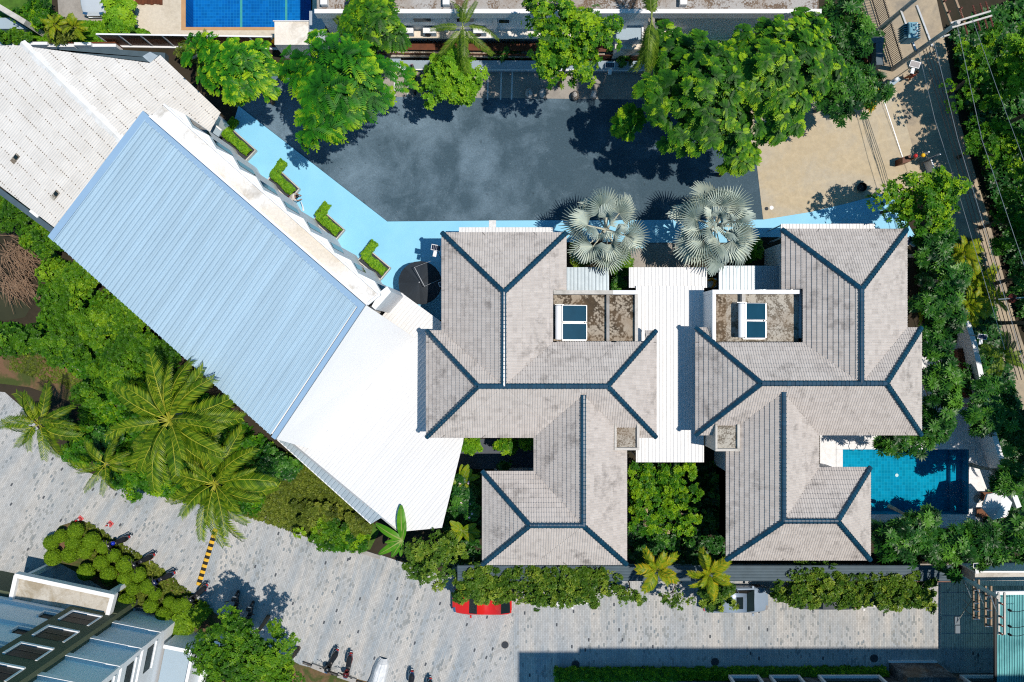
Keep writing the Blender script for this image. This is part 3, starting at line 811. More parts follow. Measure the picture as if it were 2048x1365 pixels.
def flat_plane(z): return Vector((0, 0, 1)), z
def fascia(b, poly, pl, t=0.12, m=0):
    n, d = pl; zf = lambda p: (d - n.x * p[0] - n.y * p[1]) / n.z
    if area2(poly) < 0: poly = poly[::-1]
    for i in range(len(poly)):
        p, q = poly[i], poly[(i + 1) % len(poly)]
        b.face([(p[0], p[1], zf(p) - t), (q[0], q[1], zf(q) - t), (q[0], q[1], zf(q)), (p[0], p[1], zf(p))], 0.5, m)
    b.face([(p[0], p[1], zf(p) - t) for p in poly][::-1], 0.5, m)
    return b

def lean_to(name, label, cat, rect, z, mat, udir, pitch=0.22, h=0.03, legs=True, slope=(0, 0)):
    poly = rect_px(*rect, z)
    c = Vector((sum(p[0] for p in poly) / 4, sum(p[1] for p in poly) / 4, 0))
    nrm = Vector((-slope[0], -slope[1], 1)).normalized()
    pl = (nrm, nrm.dot(Vector((c.x, c.y, z))))
    o = thing(name, label, cat, c)
    fascia(ribbed(poly, pl, udir, pitch, h), poly, pl, 0.1).build('roof_sheet', mat, o)
    if legs:
        for i, p in enumerate(poly):
            q = Vector((p[0], p[1], 0)).lerp(c, 0.06); b = MB(); b.tube([(q.x, q.y, 0), (q.x, q.y, z - .12 + (q.x - c.x) * slope[0] + (q.y - c.y) * slope[1])], 0.05, 8); b.build('post', M['steel'], o)
    return o

cp = thing('white_canopy', 'long white ribbed canopy roof running between the two tiled houses', 'canopy', P(1340, 730))
poly = rect_px(1272, 572, 1408, 925, 3.6); pl = flat_plane(3.6)
fascia(ribbed(poly, pl, (0, 1), 0.235, 0.035, 0.66), poly, pl, 0.12).build('roof_sheet', M['white_roof'], cp)
poly = rect_px(1258, 535, 1414, 576, 3.42); pl = flat_plane(3.42)
fascia(ribbed(poly, pl, (0, 1), 0.235, 0.035, 0.66), poly, pl, 0.12).build('roof_sheet', M['white_roof'], cp)
for x in (1276, 1404):
    for y in (600, 760, 915):
        c = P(x, y, 3.4); MB().tube([(c.x, c.y, 0), (c.x, c.y, 3.5)], 0.06, 8).build('post', M['steel'], cp)
lean_to('lean_to_roof', 'grey ribbed lean-to roof between the smaller silver palm and the mossy terrace', 'lean-to', (1133, 535, 1218, 583), 3.0, M['grey_sheet'], (0, 1), 0.24, 0.05)
lean_to('lean_to_roof', 'grey ribbed lean-to roof half in shade behind the larger silver palm', 'lean-to', (1437, 532, 1575, 581), 3.0, M['grey_sheet'], (0, 1), 0.24, 0.05)
lean_to('porch_roof', 'narrow white porch roof beyond the hip of the house by the black parasol', 'porch roof', (918, 455, 1106, 480), 3.3, M['white_roof'], (0, 1), 0.22, 0.03)
lean_to('porch_roof', 'narrow white porch roof beyond the hip of the house by the driveway', 'porch roof', (1562, 448, 1750, 475), 3.3, M['white_roof'], (0, 1), 0.22, 0.03)
lean_to('perimeter_roof', 'dark blue-grey ribbed lean-to strip along the street behind the parked cars', 'lean-to', (915, 1131, 1905, 1163), 2.55, M['dark_sheet'], (1, 0), 0.2, 0.03, True, (0, 0.12))
tag(MB().prism(rect_px(1700, 1163.5, 1905, 1166.5, 2.5), 0.0, 2.3).build('street_wall', M['wood'], loc=P(1800, 1150)), 'low brown wall under the edge of the dark lean-to strip', 'wall')

# ------------------------------------------------------------------ the hall with the blue roof
A, D = P(287, 222, 9.2), P(731, 610, 9.2)
blue_pl = plane3(A, D, P(97, 473, 7.1))
B, C = PP(97, 473, blue_pl), PP(551, 879, blue_pl)
hall = thing('hall_building', 'large hall with blue-grey metal roof and white folded facade', 'hall', P(420, 520))
hb = MB(); cen = (A + B + C + D) / 4
foot = [p.lerp(cen, 0.012) for p in (A, B, C, D)]
hb.prism([(p.x, p.y) for p in foot], 0.0, [p.z - .12 for p in foot]); hb.build('wall', M['hall_white'], hall)
NP = 58
nrm = blue_pl[0]
for i in range(NP):
    b = MB(); f0, f1 = 0.022 + i / NP * .956, 0.022 + (i + 1) / NP * .956
    a0, a1 = A.lerp(D, f0), A.lerp(D, f1); c0, c1 = B.lerp(C, f0), B.lerp(C, f1)
    a0, a1, c0, c1 = [x + (y - x) * .03 for x, y in ((a0, c0), (a1, c1))] + [x + (y - x) * .0 for x, y in ((c0, a0), (c1, a1))]
    w = (a1 - a0)
    up = nrm
    b.face([a0, c0, c1, a1])
    for fr, hh, ww in ((0.04, 0.085, 0.10), (0.38, 0.025, 0.05), (0.68, 0.025, 0.05)):
        p, q = a0 + w * fr, c0 + (c1 - c0) * fr; e = w.normalized() * ww
        b.add([p, q, q + e * .3 + up * hh, p + e * .3 + up * hh, p + e * .8 + up * hh, q + e * .8 + up * hh, q + e, p + e], [[0, 1, 2, 3], [3, 2, 5, 4], [4, 5, 6, 7]])
    b.build('roof_panel', M['blue_roof'], hall)
fl = MB()
for p, q, wd in ((A, B, 0.42), (A, D, 0.40), (D, C, 0.30)):
    ins = (cen - (p + q) / 2); ins = (ins - (q - p).normalized() * ins.dot((q - p).normalized())).normalized()
    fl.add([p + nrm * .075, q + nrm * .075, q + ins * wd + nrm * .07, p + ins * wd + nrm * .07, p - Vector((0, 0, .25)), q - Vector((0, 0, .25))], [[0, 3, 2, 1], [4, 0, 1, 5]])
fl.build('flashing', M['blue_flash'], hall)
# weathered concrete gutter slab along the ridge side
sl = [P(301, 233, 9.5), P(329, 210, 9.5), P(760, 589, 9.5), P(735, 609, 9.5)]
MB().prism([(p.x, p.y) for p in sl], 9.0, 9.5).build('roof_slab', M['white_dirty'], hall)
lip = MB(); lip.bar((sl[1] + Vector((0, 0, .03))), (sl[2] + Vector((0, 0, .03))), 0.12, 0.2); lip.bar(sl[0] + Vector((0, 0, .03)), sl[3] + Vector((0, 0, .03)), 0.14, 0.22); lip.bar(sl[3], sl[2], .14, .22)
lip.build('upstand', M['white'], hall)
# folded facade under it
f0, f1 = Vector((sl[1].x, sl[1].y, 0)), Vector((sl[2].x, sl[2].y, 0))
ud = (f1 - f0).normalized(); out = Vector((-ud.y, ud.x, 0))
if out.dot(Vector((1, 1, 0))) < 0: out = -out
Lf = (f1 - f0).length
nper = 9
for i in range(nper):
    s0, s1 = Lf * i / nper, Lf * (i + 1) / nper; sm = s0 + (s1 - s0) * 0.55
    p0, p1, p2 = f0 + ud * s0 + out * .05, f0 + ud * sm + out * .34, f0 + ud * s1 + out * .05
    back = [f0 + ud * s1 - out * .1, f0 + ud * s0 - out * .1]
    pb = MB(); pb.prism([(p.x, p.y) for p in (p0, p1, p2, *back)], 0.0, 9.0); fp = pb.build('facade_fold', M['white_wall'], hall)
    nn = (p2 - p1); nn = Vector((-nn.y, nn.x, 0)).normalized()
    if nn.dot(out) < 0: nn = -nn
    wb = MB()
    a, c = p1.lerp(p2, .15), p1.lerp(p2, .6)
    wb.prism([(q.x, q.y) for q in (a + nn * .03, c + nn * .03, c - nn * .05, a - nn * .05)], 5.6, 8.5); wb.build('window_slit', M['glass'], fp)
b = MB(); e = P(786, 592, 8.9)
b.prism([(p.x, p.y) for p in (f1 + out * .0 - ud * .2, f1 + out * .6 - ud * .1, f1 + out * .5 + ud * .3, f1 - out * .9 + ud * .3, f1 - out * .9)], 0, 8.9); b.build('end_wall', M['white_wall'], hall)

# white annex roof
an_pl = plane3(P(570, 868, 3.5), P(805, 588, 3.5), P(884, 1056, 3.0))
def ap(l): return [(PP(x, y, an_pl).x, PP(x, y, an_pl).y) for x, y in l]
annex = thing('annex_building', 'white ribbed low annex roof between the blue roofed hall and the tiled house', 'annex', P(760, 850))
rd = (P(805, 588) - P(570, 868)); rd = (rd.x, rd.y)
q = ap([(566, 870), (803, 586), (952, 695), (926, 886), (884, 1056), (800, 1064)])
b = fascia(ribbed(q, an_pl, rd, 0.24, 0.022, 0.6), q, an_pl, 0.16)
b.build('roof_sheet', M['white_roof'], annex)
ws = [Vector((x, y, 0)) for x, y in ap([(580, 872), (800, 612), (930, 715), (905, 880), (868, 1040), (800, 1046)])]
MB().prism([(p.x, p.y) for p in ws], 0, 2.75).build('wall', M['white_wall'], annex)
g0, g1 = PP(572, 876, an_pl), PP(798, 1063, an_pl)
MB().bar(g0 - Vector((0.05, .05, .22)), g1 - Vector((0.05, .05, .22)), 0.12, 0.1).build('gutter', M['steel'], annex)
b = MB(); b.bar(PP(640, 946, an_pl) + Vector((-.25, -.22, -.6)), PP(690, 986, an_pl) + Vector((-.25, -.22, -.6)), 0.2, 0.1); b.build('tarpaulin', M['blue_pl'], annex)
# white apron added from hall roof edge to annex, sloped to catch sun
ad = (D - A).normalized(); ad.z = 0; ad.normalize(); zan = lambda p: (an_pl[1] - an_pl[0].x * p.x - an_pl[0].y * p.y) / an_pl[0].z
t0, t1 = D - Vector((0, 0, .12)) + ad * .02, C - Vector((0, 0, .12)) + ad * .02
u0, u1 = D + ad * 2.9, C + ad * 1.6
u0.z = zan(u0) + .07; u1.z = zan(u1) + .07; dn = Vector((0, 0, -.06))
b = MB(); b.add([t0, t1, u1, u0, t0 + dn, t1 + dn, u1 + dn, u0 + dn], [[0, 1, 2, 3], [7, 6, 5, 4], [0, 3, 7, 4], [1, 5, 6, 2], [3, 2, 6, 7]]); b.build('sun_catch_apron', M['hall_white'], hall)
# lean-to along the annex
lt = thing('lean_to_roof', 'narrow blue-grey ribbed lean-to beside the annex gutter and weedy lawn', 'lean-to', P(655, 965))
lp = plane3(P(557, 880, 2.9), P(742, 1047, 2.9), P(580, 873, 3.0)); lpoly = [(PP(x, y, lp).x, PP(x, y, lp).y) for x, y in ((555, 880), (581, 876), (766, 1034), (742, 1048))]
b = fascia(ribbed(lpoly, lp, rd, 0.30, 0.06, 0.5), lpoly, lp, 0.08); b.build('roof_sheet', M['grey_sheet'], lt)
b = MB(); b.bar(PP(581, 876, lp) + Vector((0, 0, .06)), PP(766, 1034, lp) + Vector((0, 0, .06)), .06, .06); b.bar(PP(555, 880, lp), PP(742, 1048, lp), .06, .06); b.build('edge_trim', M['white'], lt)
for f in (0.05, 0.5, 0.95):
    p = PP(555, 880, lp).lerp(PP(742, 1048, lp), f); MB().tube([(p.x + .05, p.y + .05, 0), (p.x + .05, p.y + .05, p.z)], .05, 8).build('post', M['steel'], lt)

# ------------------------------------------------------------------ old fibre-cement roof
old = thing('old_shed', 'old shed with pale fibre cement roof beyond the blue roofed hall', 'shed', P(150, 250))
R0, R1 = P(20, 62, 5.6), P(262, 300, 5.6)
ne_pl = plane3(R0, R1, P(440, 226, 4.5)); sw_pl = plane3(R0, R1, P(108, 455, 4.3))
outline = [(-140, 70), (0, 92), (30, 93), (300, 128), (321, 111), (442, 226), (400, 250), (345, 300), (262, 300), (110, 456), (0, 372), (-140, 265)]
def plan(pl, l): return [(PP(x, y, pl).x, PP(x, y, pl).y) for x, y in l]
ne_polys = [plan(ne_pl, [(49, 93), (300, 127), (345, 300), (262, 300)]), plan(ne_pl, [(300, 127), (321, 111), (442, 226), (400, 300), (345, 300)])]
sw_polys = [plan(sw_pl, [(-140, -95), (22, 65), (262, 300), (110, 456), (-140, 265)])]
sw_polys = [plan(sw_pl, [(-140, 92), (50, 92), (262, 300), (110, 456), (-140, 265)])]
bolts = MB()
SW_, SL_ = 0.98, 0.86
def sheet_faces(o, u, v, n, waves=6):
    fs = []; lo, hi = [], []
    for k in range(waves * 2 + 1):
        x = k / (waves * 2) * SW_ * 1.02; h = 0.03 if k % 2 else 0.0
        lo.append(o + u * x + n * (0.05 + h)); hi.append(o + u * x + v * (SL_ + .05) + n * (0.015 + h))
    for k in range(waves * 2): fs.append([lo[k], lo[k + 1], hi[k + 1], hi[k]])
    fs += [[p - n * .025 for p in (lo[k], lo[k + 1])] + [lo[k + 1], lo[k]] for k in range(waves * 2)]
    return fs
sb = MB()
for f in sheet_faces(Vector((0, 0, 0)), Vector((1, 0, 0)), Vector((0, 1, 0)), Vector((0, 0, 1))): sb.face(f)
SHEET = sb.mesh('roof_sheet', M['old_sheet'])
wlold = WL[old.name]
for pl, polys in ((ne_pl, ne_polys), (sw_pl, sw_polys)):
    n = pl[0]; u = (R1 - R0).normalized(); v = n.cross(u)
    if v.z < 0: u = -u; v = n.cross(u)
    for poly in polys:
        hs = halves(poly); o = R0
        zf = lambda q: (pl[1] - n.x * q[0] - n.y * q[1]) / n.z
        us = [(Vector((q[0], q[1], zf(q))) - o).dot(u) for q in poly]; vs = [(Vector((q[0], q[1], zf(q))) - o).dot(v) for q in poly]
        for r in range(int(math.floor(min(vs) / SL_)), int(math.ceil(max(vs) / SL_))):
            for q in range(int(math.floor(min(us) / SW_)), int(math.ceil(max(us) / SW_))):
                t0 = o + u * (q * SW_) + v * (r * SL_)
                cs = [t0, t0 + u * SW_, t0 + u * SW_ + v * SL_, t0 + v * SL_]
                d = max(a * z.x + b_ * z.y - cc for z in cs for a, b_, cc in hs)
                if d <= 0.02:
                    mw = Matrix((u, v, n)).transposed().to_4x4(); mw.translation = t0 - wlold
                    child('roof_sheet', SHEET, old, mw=mw)
                else:
                    b = MB()
                    for f in sheet_faces(t0, u, v, n):
                        g = clip_face(f, hs)
                        if g: b.face(g)
                    if b.f: b.build('roof_sheet', M['old_sheet'], old)
                for k in range(6):
                    p = t0 + u * ((k + .5) / 6 * SW_) + v * 0.07 + n * .085
                    if max(a * p.x + b_ * p.y - cc for a, b_, cc in hs) < -.05 and random.Random(q * 91 + r * 7 + k).random() < (.9 if k % 2 else .4):
                        bolts.box(p, (.06, .06, .015))
tag(bolts.build('sheet_bolts', M['bolt'], old), kind='stuff')
rb = MB(); rr = random.Random(4)
for i in range(26):
    p = R0.lerp(R1, .1 + i / 26 * .9); q = R0.lerp(R1, .1 + (i + 1.05) / 26 * .9)
    s_ = (R1 - R0).normalized(); w_ = Vector((-s_.y, s_.x, 0))
    e = .26 + rr.uniform(-.05, .09)
    rb.add([p + w_ * e + Vector((0, 0, -.02)), p + Vector((0, 0, .14)), p - w_ * e + Vector((0, 0, -.02)), q + w_ * e + Vector((0, 0, -.02)), q + Vector((0, 0, .135)), q - w_ * e + Vector((0, 0, -.02))], [[0, 1, 4, 3], [1, 2, 5, 4]], rr.random())
rb.build('ridge_cover', M['old_ridge'], old)
for x, y in ((32, 318), (112, 391)):
    c = PP(x, y, sw_pl); n = sw_pl[0]; u = (R1 - R0).normalized(); v = n.cross(u)
    mm = Matrix((u, v, n)).transposed().to_4x4(); mm.translation = c + n * .09
    b = MB(); b.box(None, (.32, .66, .04), mat=mm); r_ = b.build('rooflight', M['terrace2'], old)
    b = MB(); mm2 = mm.copy(); mm2.translation = c + n * .115 + v * .12; b.box(None, (.26, .26, .03), mat=mm2); b.build('pane', M['glass'], r_)
ow = [PP(x, y, sw_pl) for x, y in ((-130, 258), (105, 446))] + [PP(x, y, ne_pl) for x, y in ((390, 240), (420, 222), (318, 122), (296, 136))] + [PP(-130, 85, sw_pl)]
MB().prism([(p.x, p.y) for p in ow], 0, 4.1).build('wall', M['white_wall'], old)
b = MB(); b.bar(P(-20, 368, 4.0), P(106, 462, 4.0), .35, .12); b.build('gutter', M['dark_sheet'], old)
b = MB(); b.bar(P(62, 420, 4.1), P(78, 433, 4.1), .3, .12); b.build('gutter_patch', M['white'], old)
# glass link roof and solar post at the shed's corner
gl = thing('glass_link_roof', 'small grey glazed roof beside the first planter and folded facade', 'canopy', P(425, 250))
q = [P(x, y, 3.0) for x, y in ((402, 250), (418, 240), (444, 262), (437, 274))]
MB().prism([(p.x, p.y) for p in q], 2.9, 3.0).build('pane', M['bay_wall'], gl)
b = MB(); b.bar(q[1] + Vector((0, 0, .05)), q[2] + Vector((0, 0, .05)), .1, .12); b.bar(q[0], q[1], .08, .1); b.build('frame', M['white'], gl)
# ------------------------------------------------------------------ pools
def pool(name, label, rect, depth, tile, water, level=-0.12):
    c = Vector((sum(p[0] for p in rect) / 4, sum(p[1] for p in rect) / 4, 0))
    o = thing(name, label, 'pool', c)
    b = MB(); n = 4
    b.face([(p[0], p[1], -depth) for p in rect])
    for i in range(4):
        p, q = rect[i], rect[(i + 1) % 4]
        b.face([(q[0], q[1], -depth), (p[0], p[1], -depth), (p[0], p[1], 0.035), (q[0], q[1], 0.035)])
    b.build('basin', tile, o)
    return o
pa = pool('swimming_pool', 'turquoise tiled swimming pool on the white deck by the hexagonal parasol', POOL_A, 1.3, M['pool_a'], M['water'])
wb = MB(); nx, ny = 24, 14
(x0, y0), (x1, _), (_, y1), _q = POOL_A
wb.face([(x0, y0, -.12), (x1, y0, -.12), (x1, y1, -.12), (x0, y1, -.12)]); wb.build('water_surface', M['water'], pa)
for nm, (a, b_) in (('step', ((1920, 905), (1937, 1029))),):
    r = rect_px(1916, 899, 1937, 1029); MB().prism(r, -1.29, -.95).build('pool_step', M['pool_a'], pa)
cb = MB()
for r in ((1672, 887, 1950, 899), (1672, 1029, 1950, 1041), (1672, 899.2, 1685, 1028.8), (1937, 899.2, 1950, 1028.8)):
    cb.prism(rect_px(*r), 0.0, 0.05)
cb.build('coping', M['deck_white'], pa)
for sx in (1702, 1719):                                # bent handrails of the ladder
    p = P(sx, 895); t = MB()
    t.tube([(p.x, p.y - .25, -.3), (p.x, p.y - .2, .35), (p.x + .05, p.y + .05, .75), (p.x + .18, p.y + .4, .7), (p.x + .2, p.y + .5, .05)], .022, 6); t.build('handrail', M['chrome'], pa, smooth=True)
t = MB(); p = P(1811, 957); t.lathe([(.12, -1.29), (.12, -1.26)], 16, (p.x, p.y, 0)); t.build('drain', M['white'], pa)
db = MB()
for p in with_holes(rect_px(1640, 860, 1965, 1068), [rect_px(1672, 887, 1950, 1041)]):
    db.face([(x, y, .014) for x, y in (p if area2(p) > 0 else p[::-1])])
db.face([(p.x, p.y, .014) for p in pts([(1830, 660), (1925, 690), (1950, 860), (1830, 860)])][::-1])
db.face([(p.x, p.y, .014) for p in pts([(1965, 860), (1985, 900), (2030, 1000), (2040, 1068), (1965, 1068)])][::-1])
structure('pool_terrace', db, M['deck_white'])
gw = thing('garden_wall', 'white rendered garden wall slanting between pool terrace and road', 'wall', P(1960, 850))
for (a, b_) in (((1893, 560), (1935, 690)), ((1935, 690), (1968, 850)), ((1968, 850), (1992, 930)), ((1992, 930), (2022, 1010))):
    MB().bar(P(*a, .9), P(*b_, .9), .34, 1.8).build('wall_panel', M['white_wall'], gw)
tag(MB().prism([(p.x, p.y) for p in pts([(1905, 700), (1925, 695), (1948, 790), (1925, 795)])], 0, .55).build('planter_box', M['wood'], loc=P(1925, 745)), 'long brown timber planter box against the slanting garden wall', 'planter')

pbl = pool('lap_pool', 'deep blue lap pool with pale lane lines beyond the timber fence', POOL_B, 1.3, M['pool_b'], M['water_b'])
(x0, y0), (x1, _), (_, y1), _q = POOL_B
MB().face([(x0, y0, -.1), (x1, y0, -.1), (x1, y1, -.1), (x0, y1, -.1)]).build('water_surface', M['water_b'], pbl)
for xx in (470, 562):
    a = P(xx, 54); MB().box((a.x, (y0 + y1) / 2, -1.292), (.16, y1 - y0 - .05, .01)).build('lane_line', M['lane'], pbl)
cb = MB()
for r in ((363, 55.2, 625, 61), (363, -190, 371.8, 55)): cb.prism(rect_px(*r), 0, .05)
cb.build('coping', M['orange_coping'], pbl)
dk = MB()
for p in with_holes(rect_px(262, -190, 640, 82), [rect_px(363, -190, 625, 61)]): dk.face([(x, y, .016) for x, y in (p if area2(p) > 0 else p[::-1])])
structure('pool_deck', dk, M['pool_deck_tan'])
structure('deck_border', MB().face([(p.x, p.y, .022) for p in pts([(262, -190), (271, -190), (271, 78), (262, 78)])][::-1]), M['orange_coping'])
wd = thing('timber_deck', 'small red-brown timber deck beside the lap pool', 'deck', P(298, 0))
for k in range(9):
    x = 272 + k * 6; MB().prism(rect_px(x, -40, x + 5.6, 9 + (k % 3)), 0, .12).build('plank', M['wood'], wd)
pv = thing('pool_house_roof', 'flat white roof of the small pool house beside the lap pool', 'pool house', P(585, 85))
MB().prism(rect_px(549, 43, 618, 90, 2.6), 0, 2.6).build('roof_slab', M['white_dirty'], pv)
MB().prism(rect_px(618.5, 21, 650, 90, 3.0), 0, 3.0).build('side_block', plain('grey_blue_slab', (.38, .43, .48), .7, scale=1), pv)
b = MB(); b.prism(rect_px(546, 41.5, 621, 43, 2.7), 2.5, 2.72); b.build('edge_trim', M['white'], pv)
tag(MB().face([P(x, y, z) for x, y, z in ((538, 80, 1.3), (549, 90, 1.3), (549, 76, 2.2), (535, 74, 2.2))]).build('orange_awning', M['orange'], loc=(0, 0, 0)), 'small orange awning at the corner of the pool house', 'awning')

# timber fence and boundary wall beyond the shed
fn = thing('timber_fence', 'brown slatted timber fence with white posts by the lap pool', 'fence', P(320, 93))
g0, g1 = P(224, 92), P(560, 97)
nb = 8
for k in range(nb + 1):
    p = g0.lerp(g1, k / nb); MB().box((p.x, p.y, 1.05), (.09, .09, 2.1)).build('post', M['white'], fn)
for k in range(nb):
    p, q = g0.lerp(g1, k / nb), g0.lerp(g1, (k + 1) / nb)
    for j in range(9):
        z = .25 + j * .2; MB().bar((p.x + .05, p.y, z), (q.x - .05, q.y, z), .03, .165).build('slat', M['wood'], fn)
MB().bar((g0.x, g0.y, 2.13), (g1.x, g1.y, 2.13), .1, .06).build('top_rail', M['white'], fn)
MB().bar((g0.x, g0.y - .02, .06), (g1.x, g1.y - .02, .06), .22, .13).build('plinth', M['white_wall'], fn)
bw = thing('boundary_wall', 'stepped white boundary wall with dark coping behind the old shed', 'wall', P(110, 88))
for k, (xa, xb, zz, dy) in enumerate(((-60, 5, 1.0, 0), (5, 56, 1.0, 2), (56, 95, 1.25, 0), (95, 148, 1.0, 4), (148, 182, 1.25, 1), (182, 232, 1.0, 4))):
    MB().prism(rect_px(xa, 84 + dy, xb - .3, 90 + dy, zz), 0, zz).build('wall_panel', M['white_wall'], bw)
    if dy in (2, 4): MB().prism(rect_px(xa, 81 + dy, xb - .4, 83.7 + dy, zz), 0, zz + .08).build('coping', M['wood'], bw)
gt = thing('gutter_channel', 'dark narrow drainage gap roofed with dark sheet behind the shed', 'gutter', P(180, 100))
MB().prism([(p.x, p.y) for p in pts([(-20, 94), (230, 99), (330, 106), (330, 118), (295, 124), (30, 92)], .6)], 0, .6).build('roof_sheet', M['dark_sheet'], gt)
MB().face([P(285, 113, 2.6), P(300, 126, 2.6), P(316, 112, 2.6), P(300, 104, 2.6)]).build('awning_sheet', M['grey_sheet'], gt)
rv = thing('concrete_ramp', 'weathered concrete beam slanting across the lawn near the pale car', 'beam', P(35, 40))
MB().bar(P(-10, 10, 1.2), P(70, 58, 1.2), .35, 2.3).build('beam', M['pale_conc'], rv)
MB().prism([(p.x, p.y) for p in pts([(-30, 36), (20, 36), (56, 58), (-30, 58)], .8)], 0, .8).build('slab', M['bay_wall'], rv)

# ------------------------------------------------------------------ white balcony building along the top
tb = thing('balcony_building', 'long white building with gravel gutters and air conditioners behind the trees', 'building', P(1150, 60))
yb = P(0, 90).y
X0, X1 = P(632, 20, 6.0).x, P(1640, 20, 6.0).x
MB().prism([(X0, yb), (X1, yb), (X1, yb + 14), (X0, yb + 14)], 0, 5.75).build('wall', M['block_wall'], tb)
MB().prism([(X0 - .1, yb - .25), (X1 + .1, yb - .25), (X1 + .1, yb + .02), (X0 - .1, yb + .02)], 5.2, 6.0).build('parapet', M['white'], tb)
MB().prism([(X0, yb + .03), (X1, yb + .03), (X1, yb + 1.0), (X0, yb + 1.0)], 5.7, 5.78).build('gravel_gutter', pebblemat('roof_gravel', (.40, .40, .40), (.16, .12, .09), 10), tb)
MB().prism([(X0, yb + 1.0), (X1, yb + 1.0), (X1, yb + 13), (X0, yb + 13)], 5.0, 6.9).build('upper_wall', M['block_wall'], tb)
MB().prism([(X0, yb + .9), (X1 - .2, yb + .9), (X1 - .2, yb + 1.1), (X0, yb + 1.1)], 6.85, 7.0).build('upper_parapet', M['white'], tb)
MB().prism([(P(1240, 0, 6.9).x, yb + 1.2), (X1 - .3, yb + 1.2), (X1 - .3, yb + 12), (P(1240, 0, 6.9).x, yb + 12)], 6.85, 6.95).build('terrace_floor', concretemat('terracotta_terrace', (.5, .36, .26), (.62, .5, .4), .8, .6), tb)
rl = MB()
rl.bar((P(1000, 0, 7).x, yb + 1.02, 7.75), (X1 - .2, yb + 1.02, 7.75), .05); rl.bar((P(1000, 0, 7).x, yb + 1.02, 7.4), (X1 - .2, yb + 1.02, 7.4), .03)
for k in range(16):
    x = P(1000, 0, 7).x + k * (X1 - .2 - P(1000, 0, 7).x) / 15; rl.bar((x, yb + 1.02, 6.9), (x, yb + 1.02, 7.75), .05)
rl.build('railing', M['wood'], tb)
MB().prism([(X0 + 3, yb - .55), (X1 - 8, yb - .55), (X1 - 8, yb), (X0 + 3, yb)], 2.55, 2.75).build('ledge', M['white_dirty'], tb)
MB().prism([(X0 + 3, yb - 1.25), (X1 - 8, yb - 1.25), (X1 - 8, yb - .56), (X0 + 3, yb - .56)], .9, 1.15).build('lower_ledge', M['terrace2'], tb)
for x in (888, 990, 1255):
    p = P(x, 40, 5); MB().box((p.x, yb - .12, 4.2), (.25, .24, 2.6)).build('pilaster', M['white_wall'], tb)
for x in (650, 893, 1365):
    p = P(x, 10, 5.9); MB().box((p.x, yb + .5, 6.0), (.42, .6, .5)).build('downpipe_box', M['white'], tb)
for x in (745, 843, 930, 1110, 1180, 1320):
    p = P(x, 28, 5.0); f = MB().box((p.x, yb - .04, 4.55), (1.3, .06, .75)).build('window', M['white'], tb)
    MB().box((p.x, yb - .08, 4.55), (1.1, .05, .55)).build('pane', M['glass'], f)
p = P(1008, 38, 4.5); f = MB().box((p.x, yb - .04, 4.3), (.8, .06, .6)).build('window', M['white'], tb); MB().box((p.x, yb - .08, 4.3), (.65, .05, .42)).build('pane', M['glass'], f)
for k, x in enumerate((815, 860, 960)):
    p = P(x, 47, 3.0); q = Vector((p.x, yb - .3, 2.75))
    o = thing('air_conditioner', ('pale outdoor air conditioner on the ledge close to the dense leafy tree', 'pale outdoor air conditioner on the ledge in the gap before the feather palm', 'pale outdoor air conditioner on the ledge behind the feather palm')[k], 'air conditioner', q, 'air conditioners on the balcony ledge')
    MB().box((q.x, q.y, q.z + .35), (.85, .36, .6)).build('casing', M['white_wall'], o)
    MB().lathe([(.22, 0), (.22, .03)], 16, (q.x - .12, q.y - .215, q.z + .35), axis='Y').build('fan_grille', M['black'], o)
    MB().box((q.x, q.y, q.z + .025), (.8, .3, .05)).build('foot', M['steel'], o)
ann = thing('side_cabin', 'flat grey-blue roofed cabin between the big leafy tree and the tall shaggy palm', 'cabin', P(1262, 80))
MB().prism(rect_px(1232, 36, 1286, 80, 3.4), 0, 3.4).build('wall', M['bay_wall'], ann)
MB().prism(rect_px(1230, 80, 1288, 99, 2.6), 0, 2.6).build('ledge', M['white_dirty'], ann)
b = MB(); b.bar(P(1285, 36, 3.45), P(1285, 80, 3.45), .12, .14); b.build('edge_trim', M['white'], ann)
# low wall and timber screen in front of it
lw = thing('kerb_wall', 'low grey-blue wall with sloping cap behind the parking stalls', 'wall', P(1000, 140))
for xa, xb, dy in ((690, 805, 0), (806, 1290, 3)):
    a, c = P(xa, 141 + dy), P(xb, 141 + dy * 1.6)
    MB().add([(a.x, a.y, 0), (c.x, c.y, 0), (c.x, c.y, .55), (a.x, a.y, .55), (a.x, a.y + .5, .9), (c.x, c.y + .5, .9), (c.x, c.y + .55, 0), (a.x, a.y + .55, 0)], [[0, 1, 2, 3], [3, 2, 5, 4], [4, 5, 6, 7], [0, 3, 4, 7], [1, 6, 5, 2]]).build('wall_panel', M['bay_wall'], lw)
    MB().bar((a.x, a.y - .03, .55), (c.x, c.y - .03, .55), .08, .05).build('coping', M['white'], lw)
sf = thing('timber_screen', 'dark red-brown timber screen between the balcony building and the parking stalls', 'fence', P(1000, 120))
a, c = P(765, 121), P(1290, 126)
for j in range(5): MB().bar((a.x, a.y, .25 + j * .27), (c.x, c.y, .25 + j * .27), .04, .2).build('slat', M['wood'], sf)
for k in range(16):
    p = a.lerp(c, k / 15); MB().bar((p.x, p.y + .02, 0), (p.x, p.y + .02, 1.5), .08).build('post', M['wood'], sf)
MB().bar((a.x, a.y + .45, 1.5), (c.x, c.y + .45, 1.5), .5, .05).build('top_board', M['wood'], sf)

